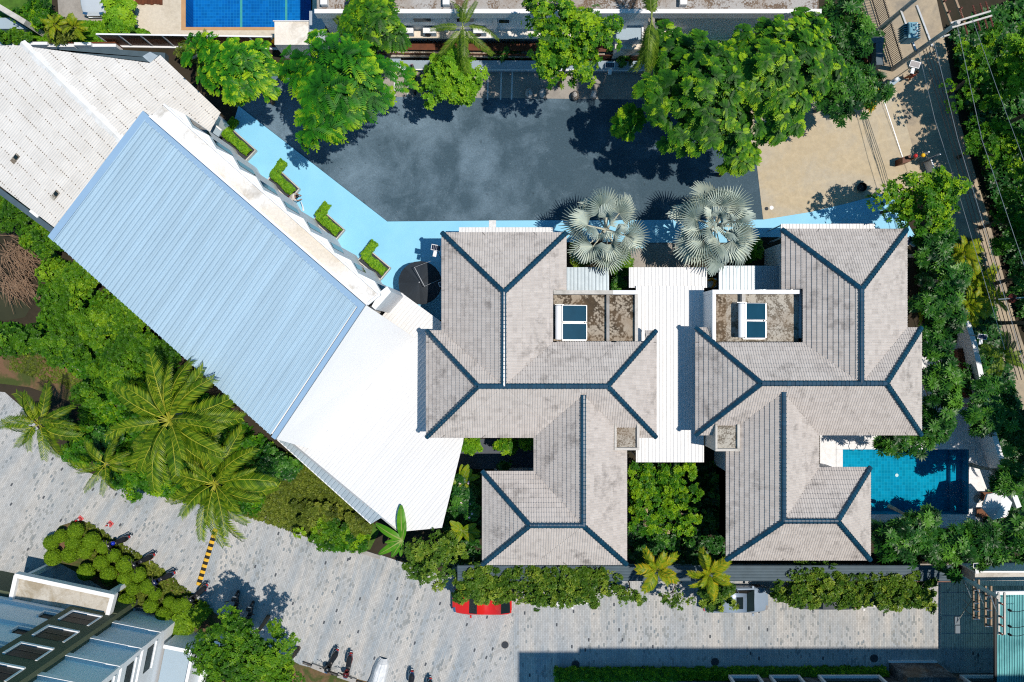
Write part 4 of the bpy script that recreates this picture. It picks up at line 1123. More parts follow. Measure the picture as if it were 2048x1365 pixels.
# ------------------------------------------------------------------ apartment block at the lower corner
O = P(228, 1246, 3.35); O.z = 0
e1 = (P(215, 1243, 3.35) - P(25, 1205, 3.35)); e1.z = 0; e1.normalize()
nf = Vector((-e1.y, e1.x, 0))
if nf.y < 0: nf = -nf
def L(s, d, z): return O + e1 * s + nf * d + Vector((0, 0, z))
bl = thing('apartment_block', 'tall apartment block with grey bays, dark green strip and white slab bands', 'apartment block', O)
def slab(s0, s1, d0, d1, z0, z1, name, mat, par=None):
    q = [L(s0, d0, 0), L(s1, d0, 0), L(s1, d1, 0), L(s0, d1, 0)]
    return MB().prism([(p.x, p.y) for p in q], z0, z1).build(name, mat, par or bl)
SH, NST = 2.74, 8
Z0 = 3.35
SE_ = 3.15                                              # right-hand bay width
slab(-20, 0.0, -12, 0.55, 0, Z0 - .2, 'base_wall', M['green_wall'])
slab(-20, -3.05, -12, 0.0, Z0, Z0 + SH * NST, 'bay_wall', M['block_wall'])
slab(-3.05, 0.0, -12, 0.5, Z0 - .2, Z0 + SH * NST, 'tower_wall', M['green_wall'])
slab(0.003, SE_, -12, -.1, 0, Z0 + SH * NST, 'bay_wall', M['block_wall'])
for k in range(NST):
    z = Z0 + k * SH
    slab(-20, -3.06, 0.0, .24, z - .06, z + .34, 'slab_band', M['white'])
    slab(0.01, SE_ + .12, -.1, .16, z - .06, z + .34, 'slab_band', M['white'])
    slab(SE_, SE_ + .12, -6.0, .12, z + .34, z + SH - .06, 'end_frame', M['white'])
    w = slab(SE_ + .121, SE_ + .16, -1.9, -.3, z + 1.2, z + SH - .7, 'window', M['block_glass'])
    slab(SE_ + .12, SE_ + .2, -2.0, -.2, z + .78, z + .9, 'sill', M['white'], None)
    # recessed window in the green strip: white reveal and dark panes
    f = slab(-2.55, -.55, .5, .60, z + .62, z + .80, 'window_frame', M['white'])
    slab(-2.55, -2.40, .5, .60, z + .80, z + 2.3, 'frame', M['white'], f)
    slab(-.68, -.55, .5, .53, z + .80, z + 2.3, 'frame', M['white'], f)
    slab(-2.38, -.70, .501, .515, z + .81, z + 2.3, 'pane', M['block_glass'], f)
    slab(-2.38, -.70, .515, .53, z + 1.45, z + 1.52, 'mullion', M['black'], f)
    f = slab(-4.4, -3.15, .0, .16, z + .55, z + .70, 'window_frame', M['white'])
    slab(-4.4, -4.28, .0, .16, z + .70, z + 1.35, 'frame', M['white'], f)
    slab(-3.27, -3.15, .0, .16, z + .70, z + 1.35, 'frame', M['white'], f)
    slab(-4.27, -3.28, .001, .015, z + .71, z + 1.35, 'pane', M['block_glass'], f)
slab(SE_ + .2, SE_ + 2.2, -6, -1.2, 0, 2.6, 'annexe', M['bay_wall'])
slab(SE_ + .2, SE_ + 2.3, -1.2, -.95, 0, 2.95, 'annexe_band', M['white'])
slab(SE_ + 2.2, SE_ + 2.4, -6, -.95, 0, 3.4, 'annexe_screen', M['white_wall'])
slab(SE_ + 2.4, SE_ + 3.6, -7, -.6, 0, 1.2, 'annexe_planter', M['white_wall'])
# entrance canopy
ec = thing('entrance_canopy', 'flat concrete entrance canopy with white edge in front of the apartment block', 'canopy', P(130, 1190))
q = [P(x, y, 3.3) for x, y in ((36, 1150), (228, 1191), (214, 1243), (24, 1203))]
MB().prism([(p.x, p.y) for p in q], 3.0, 3.25).build('roof_slab', M['canopy_conc'], ec)
for i, j in ((0, 1), (1, 2), (3, 0)):
    d_ = (q[j] - q[i]).normalized() * .1; q = [p + Vector((0, 0, .004)) for p in q]
    MB().bar(q[i] - d_ + Vector((0, 0, -.02)), q[j] + d_ * (.0 if (i, j) != (0, 1) else 1) + Vector((0, 0, -.02)), .27, .5).build('edge_beam', M['white'], ec)
for i in (0, 1):
    p = q[i].lerp(q[(i + 2) % 4], .07); MB().prism([(p.x - .15, p.y - .15), (p.x + .15, p.y - .15), (p.x + .15, p.y + .15), (p.x - .15, p.y + .15)], 0, 3.0).build('column', M['white'], ec)
# slate sign wall with its small red plate
sw = thing('slate_feature_wall', 'dark slate clad entrance feature with small red sign by the topiary bed', 'wall', P(290, 1230))
q = pts([(232, 1240), (268, 1214), (338, 1225), (330, 1270)], .55)
MB().prism([(p.x, p.y) for p in q], 0, .55).build('slate_top', M['slate'], sw)
MB().bar(q[0] + Vector((0, 0, .02)), q[1] + Vector((0, 0, .02)), .45, .2).build('edge_slab', M['bay_wall'], sw)
rsn = MB(); p = P(294, 1240, .6); rsn.box((p.x, p.y, .62), (.42, .30, .06), math.radians(-5)); rs_ = rsn.build('sign_plate', M['pink_red'], sw)
MB().box((p.x, p.y, .655), (.30, .03, .012), math.radians(20)).build('sign_mark', M['white'], rs_)
MB().box((p.x + .02, p.y - .06, .655), (.26, .03, .012), math.radians(-12)).build('sign_mark', M['white'], rs_)

# ------------------------------------------------------------------ dark block along the lower edge, canopy and glass roof
lb = thing('dark_apartment_block', 'tall dark apartment block with white window frames across the shaded street', 'apartment block', P(1600, 1360))
xb0, yb0 = P(1352, 0).x, P(0, 1346).y
xb1 = P(1895, 0).x
MB().prism([(xb0 + 4.2, yb0 - 14), (P(2300, 0).x, yb0 - 14), (P(2300, 0).x, yb0), (xb0 + 4.2, yb0)], 0, 31).build('wall', M['slate'], lb)
MB().prism([(xb0, yb0 - 14), (xb0 + 4.2, yb0 - 14), (xb0 + 4.2, yb0 - .28), (xb0, yb0 - .28)], 0, 31).build('wall', M['slate'], lb)
for k, (xa, xb_) in enumerate(((1450, 1510), (1530, 1590), (1626, 1748), (1905, 1990))):
    for z in (1.0, 4.0, 7.0):
        a, c = P(xa, 0).x, P(xb_, 0).x
        f = MB().prism([(a, yb0 + .005), (c, yb0 + .005), (c, yb0 + .22), (a, yb0 + .22)], z - .15, z).build('window_frame', M['white_wall'], lb)
        MB().prism([(a, yb0 + .005), (a + .15, yb0 + .005), (a + .15, yb0 + .22), (a, yb0 + .22)], z + .002, z + 1.6).build('frame', M['white_wall'], f)
        MB().prism([(c - .15, yb0 + .005), (c, yb0 + .005), (c, yb0 + .22), (c - .15, yb0 + .22)], z + .002, z + 1.6).build('frame', M['white_wall'], f)
        MB().prism([(a + .16, yb0 + .005), (c - .16, yb0 + .005), (c - .16, yb0 + .03), (a + .16, yb0 + .03)], z + .004, z + 1.6).build('pane', M['glass'], f)
bay = [P(1778, 0).x, P(1872, 0).x, P(0, 1324).y]
MB().prism([(bay[0], yb0), (bay[1], yb0), (bay[1], bay[2]), (bay[0], bay[2])], 0, 2.6).build('slate_bay', M['slate'], lb)
MB().prism([(bay[0] - .1, bay[2]), (bay[1], bay[2]), (bay[1], bay[2] + .12), (bay[0] - .1, bay[2] + .12)], 0, .18).build('base_course', M['white_wall'], lb)
hd = MB(); hq = rect_px(1105, 1341, 1772, 1362)
hedge_rect = hq
gr = thing('glass_roof', 'bright teal ribbed glass roof at the corner beside the power pole', 'glass roof', P(2060, 1300))
poly = rect_px(1991, 1188, 2200, 1440, 4.0)
MB().prism(poly, 3.97, 4.0).build('glass_pane', M['teal_glass'], gr)
xa, xb_, ya, yb_ = poly[0][0], poly[1][0], poly[0][1], poly[2][1]
M['teal_rib'] = plain('teal_rib', (.20, .50, .52), .5)
for k in range(40): MB().box((xa + .1 + k * .165, (ya + yb_) / 2, 4.03), (.022, yb_ - ya - .1, .04)).build('rib', M['teal_rib'], gr)
MB().bar(P(1990, 1186, 4.1), P(2200, 1184, 4.1), .22, .2).build('edge_beam', M['white'], gr)
MB().bar(P(1990, 1190, 4.06), P(1990, 1440, 4.06), .12, .16).build('edge_beam', M['black'], gr)
for yy in (1230, 1280, 1318): MB().bar(P(1992, yy, 3.93), P(2200, yy, 3.93), .07, .06).build('batten', M['black'], gr)
for x, y in ((1994, 1192), (1994, 1420)):
    c = P(x, y, 3.9); MB().tube([(c.x, c.y, 0), (c.x, c.y, 3.95)], .08, 8).build('post', M['black'], gr)
yw = thing('yard_wall', 'pale concrete yard wall behind the power pole by the teal glass roof', 'wall', P(2000, 1160))
MB().prism(rect_px(1950, 1146, 2200, 1172, 1.6), 0, 1.6).build('wall_top', M['pale_conc'], yw)
MB().prism(rect_px(1950, 1142.5, 2200, 1145.8, 2.0), 0, 2.0).build('coping', M['white'], yw)
# ------------------------------------------------------------------ planters along the folded facade
import zlib
def frame(n):
    n = n / np.linalg.norm(n, axis=1, keepdims=True)
    return n
def rosette(n, L, W, tilt, rng, droop=0.15, jit=0.25, zlift=0.0):
    V, Q = [], []
    for k in range(n):
        a = 2 * math.pi * (k + rng.uniform(-jit, jit)) / n; t = tilt + rng.uniform(-.25, .25); l = L * rng.uniform(.75, 1.1)
        c, s = math.cos(a), math.sin(a)
        for f, w, dz in ((0.08, .22, 0.0), (.55, 1.0, 0.0), (1.0, .12, -droop)):
            r = f * l * math.cos(t); z = f * l * math.sin(t) + dz * l + zlift
            for sg in (-1, 1):
                V.append((c * r - s * sg * W * w / 2, s * r + c * sg * W * w / 2, z))
        b = k * 6; Q += [(b, b + 1, b + 3, b + 2), (b + 2, b + 3, b + 5, b + 4)]
    return np.array(V), np.array(Q), np.tile(np.array([-.04, .06]), n)
def feather(n, L, pairs, leaf, rng, droop=.45, lift=.35):
    """a whorl of n pinnate leaves"""
    V, Q, D = [], [], []; vi = 0
    for k in range(n):
        a = 2 * math.pi * (k + rng.uniform(-.3, .3)) / n; l = L * rng.uniform(.75, 1.1); c, s = math.cos(a), math.sin(a)
        for i in range(pairs):
            f = (i + 1.2) / (pairs + .6); r = l * f * (1 - .12 * f); z = l * (lift * f - droop * f * f)
            ll = leaf * (.55 + .9 * math.sin(math.pi * min(1, f * .92 + .06)))
            wd = l / pairs * .30
            for sg in (-1, 1):
                ax, ay = .38, sg * .92
                for (u, v, dz) in ((-wd, 0.0, 0), (wd, 0.0, 0), (wd * .7 + ax * ll, ay * ll, -.22 * ll), (-wd * .3 + ax * ll, ay * ll, -.22 * ll)):
                    x, y = r + u, v
                    V.append((c * x - s * y, s * x + c * y, z + dz))
                Q.append((vi, vi + 1, vi + 2, vi + 3) if sg > 0 else (vi + 1, vi, vi + 3, vi + 2)); vi += 4; D.append((f - .5) * .5)
    return np.array(V), np.array(Q), np.array(D)
def spray(L, pairs, leaf, rng, droop=.55, lift=.25, wide=.34, tipk=.55, fwd=.5):
    """one compound leaf lying along +x, paler towards its young tip"""
    V, Q, D = [], [], []; vi = 0
    for i in range(pairs + 1):
        f = (i + .9) / (pairs + 1); r = L * f; z = L * (lift * f - droop * f * f)
        ll = leaf * (.45 + .75 * math.sin(math.pi * (f * .85 + .1))) * rng.uniform(.85, 1.15); wd = L / pairs * wide
        for sg in ((-1, 1) if i < pairs else (1,)):
            ax, ay = (fwd, sg * .87) if i < pairs else (1.0, 0.0)
            px, py = -ay, ax
            for (a, b, dz) in ((0.0, -.35, 0), (.0, .35, 0), (.62, 1.0, -.05), (.62, -1.0, -.05)):
                V.append((r + ax * ll * a + px * wd * b, ay * ll * a + py * wd * b, z + dz * ll - .12 * abs(ay) * a * ll))
            b0 = vi; Q.append((b0, b0 + 3, b0 + 2, b0 + 1)); vi += 4
            V += [(r + ax * ll, ay * ll, z - .22 * ll), (r + ax * ll * .98, ay * ll * .98, z - .22 * ll)]
            Q.append((b0 + 2, b0 + 3, vi, vi + 1)); vi += 2
            D += [(f - .45) * tipk] * 2
    return np.array(V), np.array(Q), np.array(D)
def instance(T, pos, nrm, scale, rng, aim=None):
    V, Q = T[0], T[1]; N = len(pos)
    n = nrm / np.linalg.norm(nrm, axis=1, keepdims=True)
    t = rng.normal(size=(N, 3)) if aim is None else aim + rng.normal(size=(N, 3)) * .45
    x = t - n * (t * n).sum(1, keepdims=True); x /= np.linalg.norm(x, axis=1, keepdims=True)
    y = np.cross(n, x)
    R = np.stack([x, y, n], axis=2)
    P_ = np.einsum('nij,kj->nki', R, V) * scale[:, None, None] + pos[:, None, :]
    q = (Q[None] + (np.arange(N) * len(V))[:, None, None]).reshape(-1, 4)
    return P_.reshape(-1, 3), q, len(Q)
def np_mesh(name, chunks, mat):
    """chunks: list of (verts, quads, tint per quad)"""
    vs, qs, ts, o = [], [], [], 0
    for v, q, t in chunks:
        vs.append(v); qs.append(q + o); ts.append(t); o += len(v)
    v = np.concatenate(vs).astype(np.float32); q = np.concatenate(qs).astype(np.int32); t = np.concatenate(ts).astype(np.float32)
    me = bpy.data.meshes.new(name)
    me.vertices.add(len(v)); me.vertices.foreach_set('co', v.ravel())
    me.loops.add(q.size); me.loops.foreach_set('vertex_index', q.ravel())
    me.polygons.add(len(q)); me.polygons.foreach_set('loop_start', np.arange(0, q.size, 4, dtype=np.int32))
    at = me.attributes.new('tint', 'FLOAT', 'FACE'); at.data.foreach_set('value', t)
    me.materials.append(mat)
    me.update(calc_edges=True)
    return me
def leaves(T, pos, nrm, scale, tint, rng, aim=None):
    v, q, k = instance(T, pos, nrm, scale, rng, aim)
    return v, q, np.clip(np.repeat(tint, k) + np.tile(T[2], len(pos)) + rng.normal(0, .06, len(q)), 0, 1)

def hedge_mesh(rng, segs, z0, z1, w, n, leafL=.13, mat=None):
    """clipped hedge along plan segments"""
    pos, nr = [], []
    for a, b in segs:
        a, b = np.array(a[:2]), np.array(b[:2]); d = b - a; l = np.linalg.norm(d); d /= l; e = np.array((-d[1], d[0]))
        m = int(n * l)
        t = rng.uniform(-w * .3, l + w * .3, m); ph = rng.uniform(-.1, math.pi + .1, m); rr = w * rng.uniform(.82, 1.05, m) * (1 + .10 * np.sin(t * 5 + rng.uniform(0, 6)))
        xy_ = a[None] + d[None] * t[:, None] + e[None] * (np.cos(ph) * rr)[:, None]
        z = z0 + (z1 - z0) * np.clip(np.sin(ph) * 1.0, -.1, 1) ** .6 if False else z0 + (z1 - z0) * np.clip(np.abs(np.sin(ph)), 0, 1) ** .5
        pos.append(np.column_stack([xy_, z + rng.normal(0, .03, m)])); nr.append(np.column_stack([e[None] * np.cos(ph)[:, None] * .8, np.abs(np.sin(ph)) + .5]) + rng.normal(0, .25, (m, 3)))
    pos = np.concatenate(pos); nr = np.concatenate(nr)
    return leaves(rosette(6, leafL, leafL * .5, .5, rng), pos, nr, rng.uniform(.8, 1.3, len(pos)), np.clip(rng.normal(.5, .22, len(pos)), 0, 1), rng)

PL = (((436, 276), (491, 323), (512, 301), (459, 254), 'first planter from the old shed, box of black gravel with clipped angled hedge'),
      ((536, 361), (580, 402), (599, 378), (556, 338), 'planter of black gravel and clipped angled hedge beside the stooping person'),
      ((627, 442), (671, 481), (689, 460), (645, 421), 'third planter from the old shed, black gravel with clipped angled hedge'),
      ((716, 522), (761, 560), (781, 536), (737, 499), 'planter of black gravel and clipped angled hedge nearest the black parasol'))
for i, (a, b_, c, d, lab) in enumerate(PL):
    rng = np.random.default_rng(40 + i)
    q = [P(*x, .4) for x in (a, b_, c, d)]; cen_ = sum(q, Vector()) / 4; cen_.z = .11
    o = thing('planter', lab, 'planter', cen_, 'planters along the folded facade')
    k = MB()
    for m in range(4):
        k.bar(Vector((q[m].x, q[m].y, .3)), Vector((q[(m + 1) % 4].x, q[(m + 1) % 4].y, .3)), .07, .4)
    k.build('box_rim', M['pale_conc'], o)
    MB().prism([(p.x, p.y) for p in q], .1, .42).build('gravel_bed', M['gravel'], o)
    arm = (q[3] - q[0]); al = (q[1] - q[0])
    p0, p1 = q[0] + arm * .55 + al * .08, q[0] + arm * .55 + al * .92
    p2 = p0 + arm * 1.0 - al * .05
    segs = [((p0.x, p0.y), (p1.x, p1.y)), ((p0.x, p0.y), (p2.x, p2.y))]
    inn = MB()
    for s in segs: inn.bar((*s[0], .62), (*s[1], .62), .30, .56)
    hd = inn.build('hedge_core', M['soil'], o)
    v, f, t = hedge_mesh(rng, segs, .45, .95, .25, 330, .10)
    v = v - np.array(WL[o.name])
    child('hedge', np_mesh('hedge', [(v, f, t)], M['lf_bright']), o)

# ------------------------------------------------------------------ parasols, loungers, solar equipment
o = thing('round_parasol', 'large round black parasol between the planters and the tiled house', 'parasol', P(840, 566))
c = P(840, 566, 2.0); n = 24; R = 1.47
for k in range(8):
    b = MB(); vs = [(c.x, c.y, 2.42)]
    for j in range(4):
        a = 2 * math.pi * (k + j / 3) / 8; vs.append((c.x + R * math.cos(a), c.y + R * math.sin(a), 1.92 + (.03 if j in (1, 2) else 0)))
    b.add(vs, [[0, 1, 2], [0, 2, 3], [0, 3, 4]]); 
    vs2 = [(x, y, z - .05) for x, y, z in vs]; b.add(vs2 + vs[1:], [[1, 2, 6, 5], [2, 3, 7, 6], [3, 4, 8, 7]])
    b.build('canopy_panel', plain('black_canvas%d' % k, tuple(x * (0.8 + .5 * ((k * 3) % 8) / 8) for x in (.022, .03, .04)), .75, scale=2), o)
MB().tube([(c.x, c.y, .11), (c.x, c.y, 2.45)], .04, 8).build('pole', M['steel'], o)
MB().lathe([(.35, .11), (.35, .2), (.08, .24)], 16, (c.x, c.y, 0)).build('base', M['gravel'], o)
o = thing('wire_frame', 'thin pale metal frame standing over the black parasol', 'frame', P(850, 560))
f = [P(829, 535, 2.9), P(849, 573, 2.9), P(888, 556, 2.9), P(868, 520, 2.9)]
MB().bar(f[0], f[1], .035).build('front_bar', M['steel'], o)
for a, b_ in ((0, 3), (1, 2), (2, 3)):
    MB().bar(f[a], f[b_], .012).build('cable', M['steel'], o)
for k in (0, 1): MB().tube([Vector((f[k].x, f[k].y, .11)), f[k]], .02, 6).build('leg', M['steel'], o)

def solar_light(px, py, z, rz, w, h, lab, zoff=0.0, tilt=.25, base=None):
    c = P(px, py, z); b0 = Vector((c.x, c.y, 0)) if base is None else P(*base)
    o = thing('solar_lamp', lab, 'solar lamp', b0, 'solar lamps on poles')
    m = Matrix.Translation(c) @ Matrix.Rotation(rz, 4, 'Z') @ Matrix.Rotation(tilt, 4, 'X')
    MB().box(None, (w, h, .03), mat=m).build('panel_frame', M['white'], o)
    for i in range(5):
        MB().box(None, (w * .16, h * .8, .01), mat=m @ Matrix.Translation((w * .18 * (i - 2), 0, .022))).build('solar_cell', M['cell'], o)
    MB().tube([b0, (c.x, c.y, z - .05)], .035, 8).build('pole', M['steel'], o)
    d = Vector((math.sin(rz), -math.cos(rz), 0)); 
    MB().box(c + d * (h * .5 + .2) - Vector((0, 0, .12)), (.22, .36, .07), rz).build('lamp_head', M['white_wall'], o)
    return o
solar_light(398, 222, 4.6, math.radians(75), .62, .42, 'solar lamp panel beside the corner of the old shed roof', base=(418, 250))
solar_light(872, 496, 4.6, math.radians(-12), .62, .38, 'solar lamp panel by the eave near the black parasol', base=(884, 520))
solar_light(885, 568, 4.4, math.radians(15), .5, .3, 'solar lamp panel half under the eave over the black parasol')
solar_light(1220, 131, 4.0, 0.0, .62, .36, 'solar lamp panel over the low wall by the big leafy tree')
solar_light(1830, 129, 4.2, math.radians(-15), .66, .4, 'solar lamp panel beside the concrete power pole over the road')
solar_light(1818, 482, 4.0, math.radians(55), .6, .34, 'solar lamp panel next to the tiled roof corner by the dense shade tree')
solar_light(1965, 674, 4.2, math.radians(-8), .58, .34, 'solar lamp panel over the slanting garden wall', base=(1925, 668))
solar_light(1955, 1131, 4.2, math.radians(4), .56, .36, 'solar lamp panel among the glossy trees near the yard wall')

def heater(x0, x1, y0, y1, lab, deckz=5.45):
    z = 6.0
    a, b_ = P(x0, y1, z), P(x1, y0, z); c = (a + b_) / 2
    o = thing('solar_water_heater', lab, 'water heater', Vector((c.x, c.y, deckz)), 'solar water heaters on the roof terraces')
    tw = .42; ym = (a.y + b_.y) / 2; Lh = b_.y - a.y
    t = MB(); t.lathe([(.0, -Lh / 2), (.17, -Lh / 2 + .01), (.205, -Lh / 2 + .05), (.205, Lh / 2 - .05), (.17, Lh / 2 - .01), (0, Lh / 2)], 20, (a.x + tw / 2, ym, 6.15), axis='Y')
    t.build('tank', M['white'], o, smooth=False)
    px0 = a.x + tw + .03; pw = b_.x - px0; gap = .12; hh = (Lh - gap) / 2
    for s in (0, 1):
        y0_ = a.y + s * (hh + gap)
        zl, zh = 5.75, 6.2
        cc = [Vector((px0, y0_, zh)), Vector((px0 + pw, y0_, zl)), Vector((px0 + pw, y0_ + hh, zl)), Vector((px0, y0_ + hh, zh))]
        f = MB()
        for i in range(4): f.bar(cc[i], cc[(i + 1) % 4], .045, .1)
        fo = f.build('collector_frame', M['steel'], o)
        g = MB(); g.face([p - Vector((0, 0, .0)) for p in cc]); g.build('collector_glass', M['collector'], fo)
    s_ = MB()
    for yy in (a.y + .1, b_.y - .1, ym):
        s_.bar((px0 + pw - .05, yy, deckz), (px0 + pw - .05, yy, 5.75), .05); s_.bar((a.x + tw / 2, yy, deckz), (a.x + tw / 2, yy, 5.95), .05)
        s_.bar((a.x + tw / 2, yy, deckz + .1), (px0 + pw, yy, deckz + .1), .05)
    s_.bar((a.x, b_.y + .05, 6.0), (px0 + .1, b_.y + .05, 6.0), .04); s_.bar((px0, a.y - .06, deckz + .15), (px0 + pw, a.y - .06, deckz + .15), .04)
    s_.build('stand', M['steel'], o)
heater(1110, 1174, 611, 680, 'solar water heater with silver tank on the heavily mossed terrace')
heater(1475, 1534, 607, 676, 'solar water heater with silver tank on the paler terrace with white parapets')

o = thing('hexagonal_parasol', 'white hexagonal parasol shading the brown loungers by the pool', 'parasol', P(1985, 1005))
c = P(1996, 1012, 2.4); R = 1.0
for k in range(6):
    a0, a1 = math.radians(60 * k + 12), math.radians(60 * k + 72)
    MB().add([(c.x, c.y, 2.72), (c.x + R * math.cos(a0), c.y + R * math.sin(a0), 2.35), (c.x + R * math.cos(a1), c.y + R * math.sin(a1), 2.35), (c.x + R * math.cos(a0), c.y + R * math.sin(a0), 2.18), (c.x + R * math.cos(a1), c.y + R * math.sin(a1), 2.18)], [[0, 1, 2], [1, 3, 4, 2]]).build('canopy_panel', M['white'], o)
MB().tube([(c.x, c.y, 0), (c.x, c.y, 2.75)], .03, 8).build('pole', M['white'], o)
MB().lathe([(.3, 0), (.3, .08), (.05, .12)], 12, (c.x, c.y, 0)).build('base', M['grey_conc'], o)
for k, (x, y, lab) in enumerate(((1981, 992, 'brown sun lounger beside the white parasol, nearer the garden wall'), (1972, 1024, 'brown sun lounger under the white parasol, next to the leafy tree row'))):
    c = P(x, y); o = thing('sun_lounger', lab, 'sun lounger', c, 'sun loungers by the pool')
    wood = plain('brown_wicker%d' % k, (.16, .062, .025), .7, scale=6)
    MB().box((c.x - .2, c.y, .33), (1.3, .62, .08)).build('seat_pad', wood, o)
    MB().box(None, (.62, .62, .08), mat=Matrix.Translation((c.x + .7, c.y, .48)) @ Matrix.Rotation(-.5, 4, 'Y')).build('backrest', wood, o)
    for sx in (-.75, .35):
        for sy in (-.25, .25): MB().box((c.x + sx, c.y + sy, .16), (.06, .06, .3)).build('leg', wood, o)

o = thing('side_table', 'small white table draped with orange cloth between canopy and lean-to', 'table', P(1424, 566))
c = P(1424, 566, 1.0)
MB().box((c.x, c.y, .95), (.62, .62, .05)).build('table_top', M['white'], o)
for sx in (-.25, .25):
    for sy in (-.25, .25): MB().box((c.x + sx, c.y + sy, .46), (.05, .05, .92)).build('leg', M['white'], o)
cl = MB(); cl.tube([(c.x - .3, c.y + .16, 1.0), (c.x, c.y + .26, 1.04), (c.x + .2, c.y + .1, 1.05), (c.x + .16, c.y - .15, 1.05), (c.x - .02, c.y - .36, 1.0)], [.05, .11, .12, .1, .04], 7)
tag(cl.build('orange_cloth', M['orange'], loc=c), 'crumpled orange cloth lying on the small white table', 'cloth')
tb_ = MB(); p = P(1721, 376); tb_.lathe([(.05, .02), (.26, .02), (.33, .3), (.31, .32), (.24, .06), (.0, .06)], 16, p)
tag(tb_.build('black_tub', M['black'], loc=p), 'round black tub standing in tree shade on the tan driveway', 'tub')
for k, (x, y, lab) in enumerate(((1058, 187, 'speckled egg shaped stone ornament first in the row by the parking stalls'), (1086, 187, 'speckled egg shaped stone ornament second in the row by the parking stalls'),
                (1150, 192, 'speckled egg shaped stone ornament mostly hidden under drooping tree leaves'), (1187, 190, 'speckled egg shaped stone ornament last in the row by the dark wall'))):
    p = P(x, y, .3); b = MB(); b.lathe([(.08, 0.0), (.2, .04), (.27, .2), (.27, .4), (.2, .62), (.1, .74), (.02, .78)], 14, (p.x, p.y, 0))
    mt = pebblemat('speckled_stone%d' % k, (.55, .56, .56), (.06, .06, .06), 14.0)
    e_ = b.build('stone_ornament', mt, loc=Vector((p.x, p.y, 0)), smooth=True); tag(e_, lab, 'ornament', 'stone ornaments by the parking stalls'); e_.scale = (1, 1.25, 1)

# traffic cones and speed bump
for k, (x, y, lab) in enumerate(((161, 1038, 'faded red traffic cone closest to the end of the topiary bed'), (221, 1048, 'faded red traffic cone between topiary bed and parked scooters'))):
    p = P(x, y); o = thing('traffic_cone', lab, 'traffic cone', p, 'traffic cones on the paved lane')
    MB().box((p.x, p.y, .03), (.36, .36, .05), math.radians(48)).build('base', M['pink_red'], o)
    MB().lathe([(.13, .055), (.09, .3)], 12, (p.x, p.y, 0)).build('lower_cone', M['pink_red'], o, smooth=True)
    MB().lathe([(.09, .3), (.065, .45)], 12, (p.x, p.y, 0)).build('white_band', M['white'], o, smooth=True)
    MB().lathe([(.065, .45), (.03, .7)], 12, (p.x, p.y, 0)).build('upper_cone', M['red'], o, smooth=True)
o = thing('speed_bump', 'yellow and black striped speed bump across the paved lane', 'speed bump', P(415, 1120))
a, b_ = P(432, 1058), P(397, 1171); d = (b_ - a); n = 19; w = .36; X = d.normalized(); Y = Vector((-X.y, X.x, 0))
for k in range(n):
    p, q = a + d * (k / n), a + d * ((k + .97) / n); vs = []
    for e in (p, q):
        vs += [e - Y * w / 2 + Vector((0, 0, .012)), e - Y * w * .3 + Vector((0, 0, .055)), e + Y * w * .3 + Vector((0, 0, .055)), e + Y * w / 2 + Vector((0, 0, .012))]
    MB().add(vs, [[0, 1, 5, 4], [1, 2, 6, 5], [2, 3, 7, 6], [0, 4, 7, 3], [3, 2, 1, 0], [4, 5, 6, 7]]).build('stripe', M['yellow'] if k % 2 == 0 else M['rubber'], o)

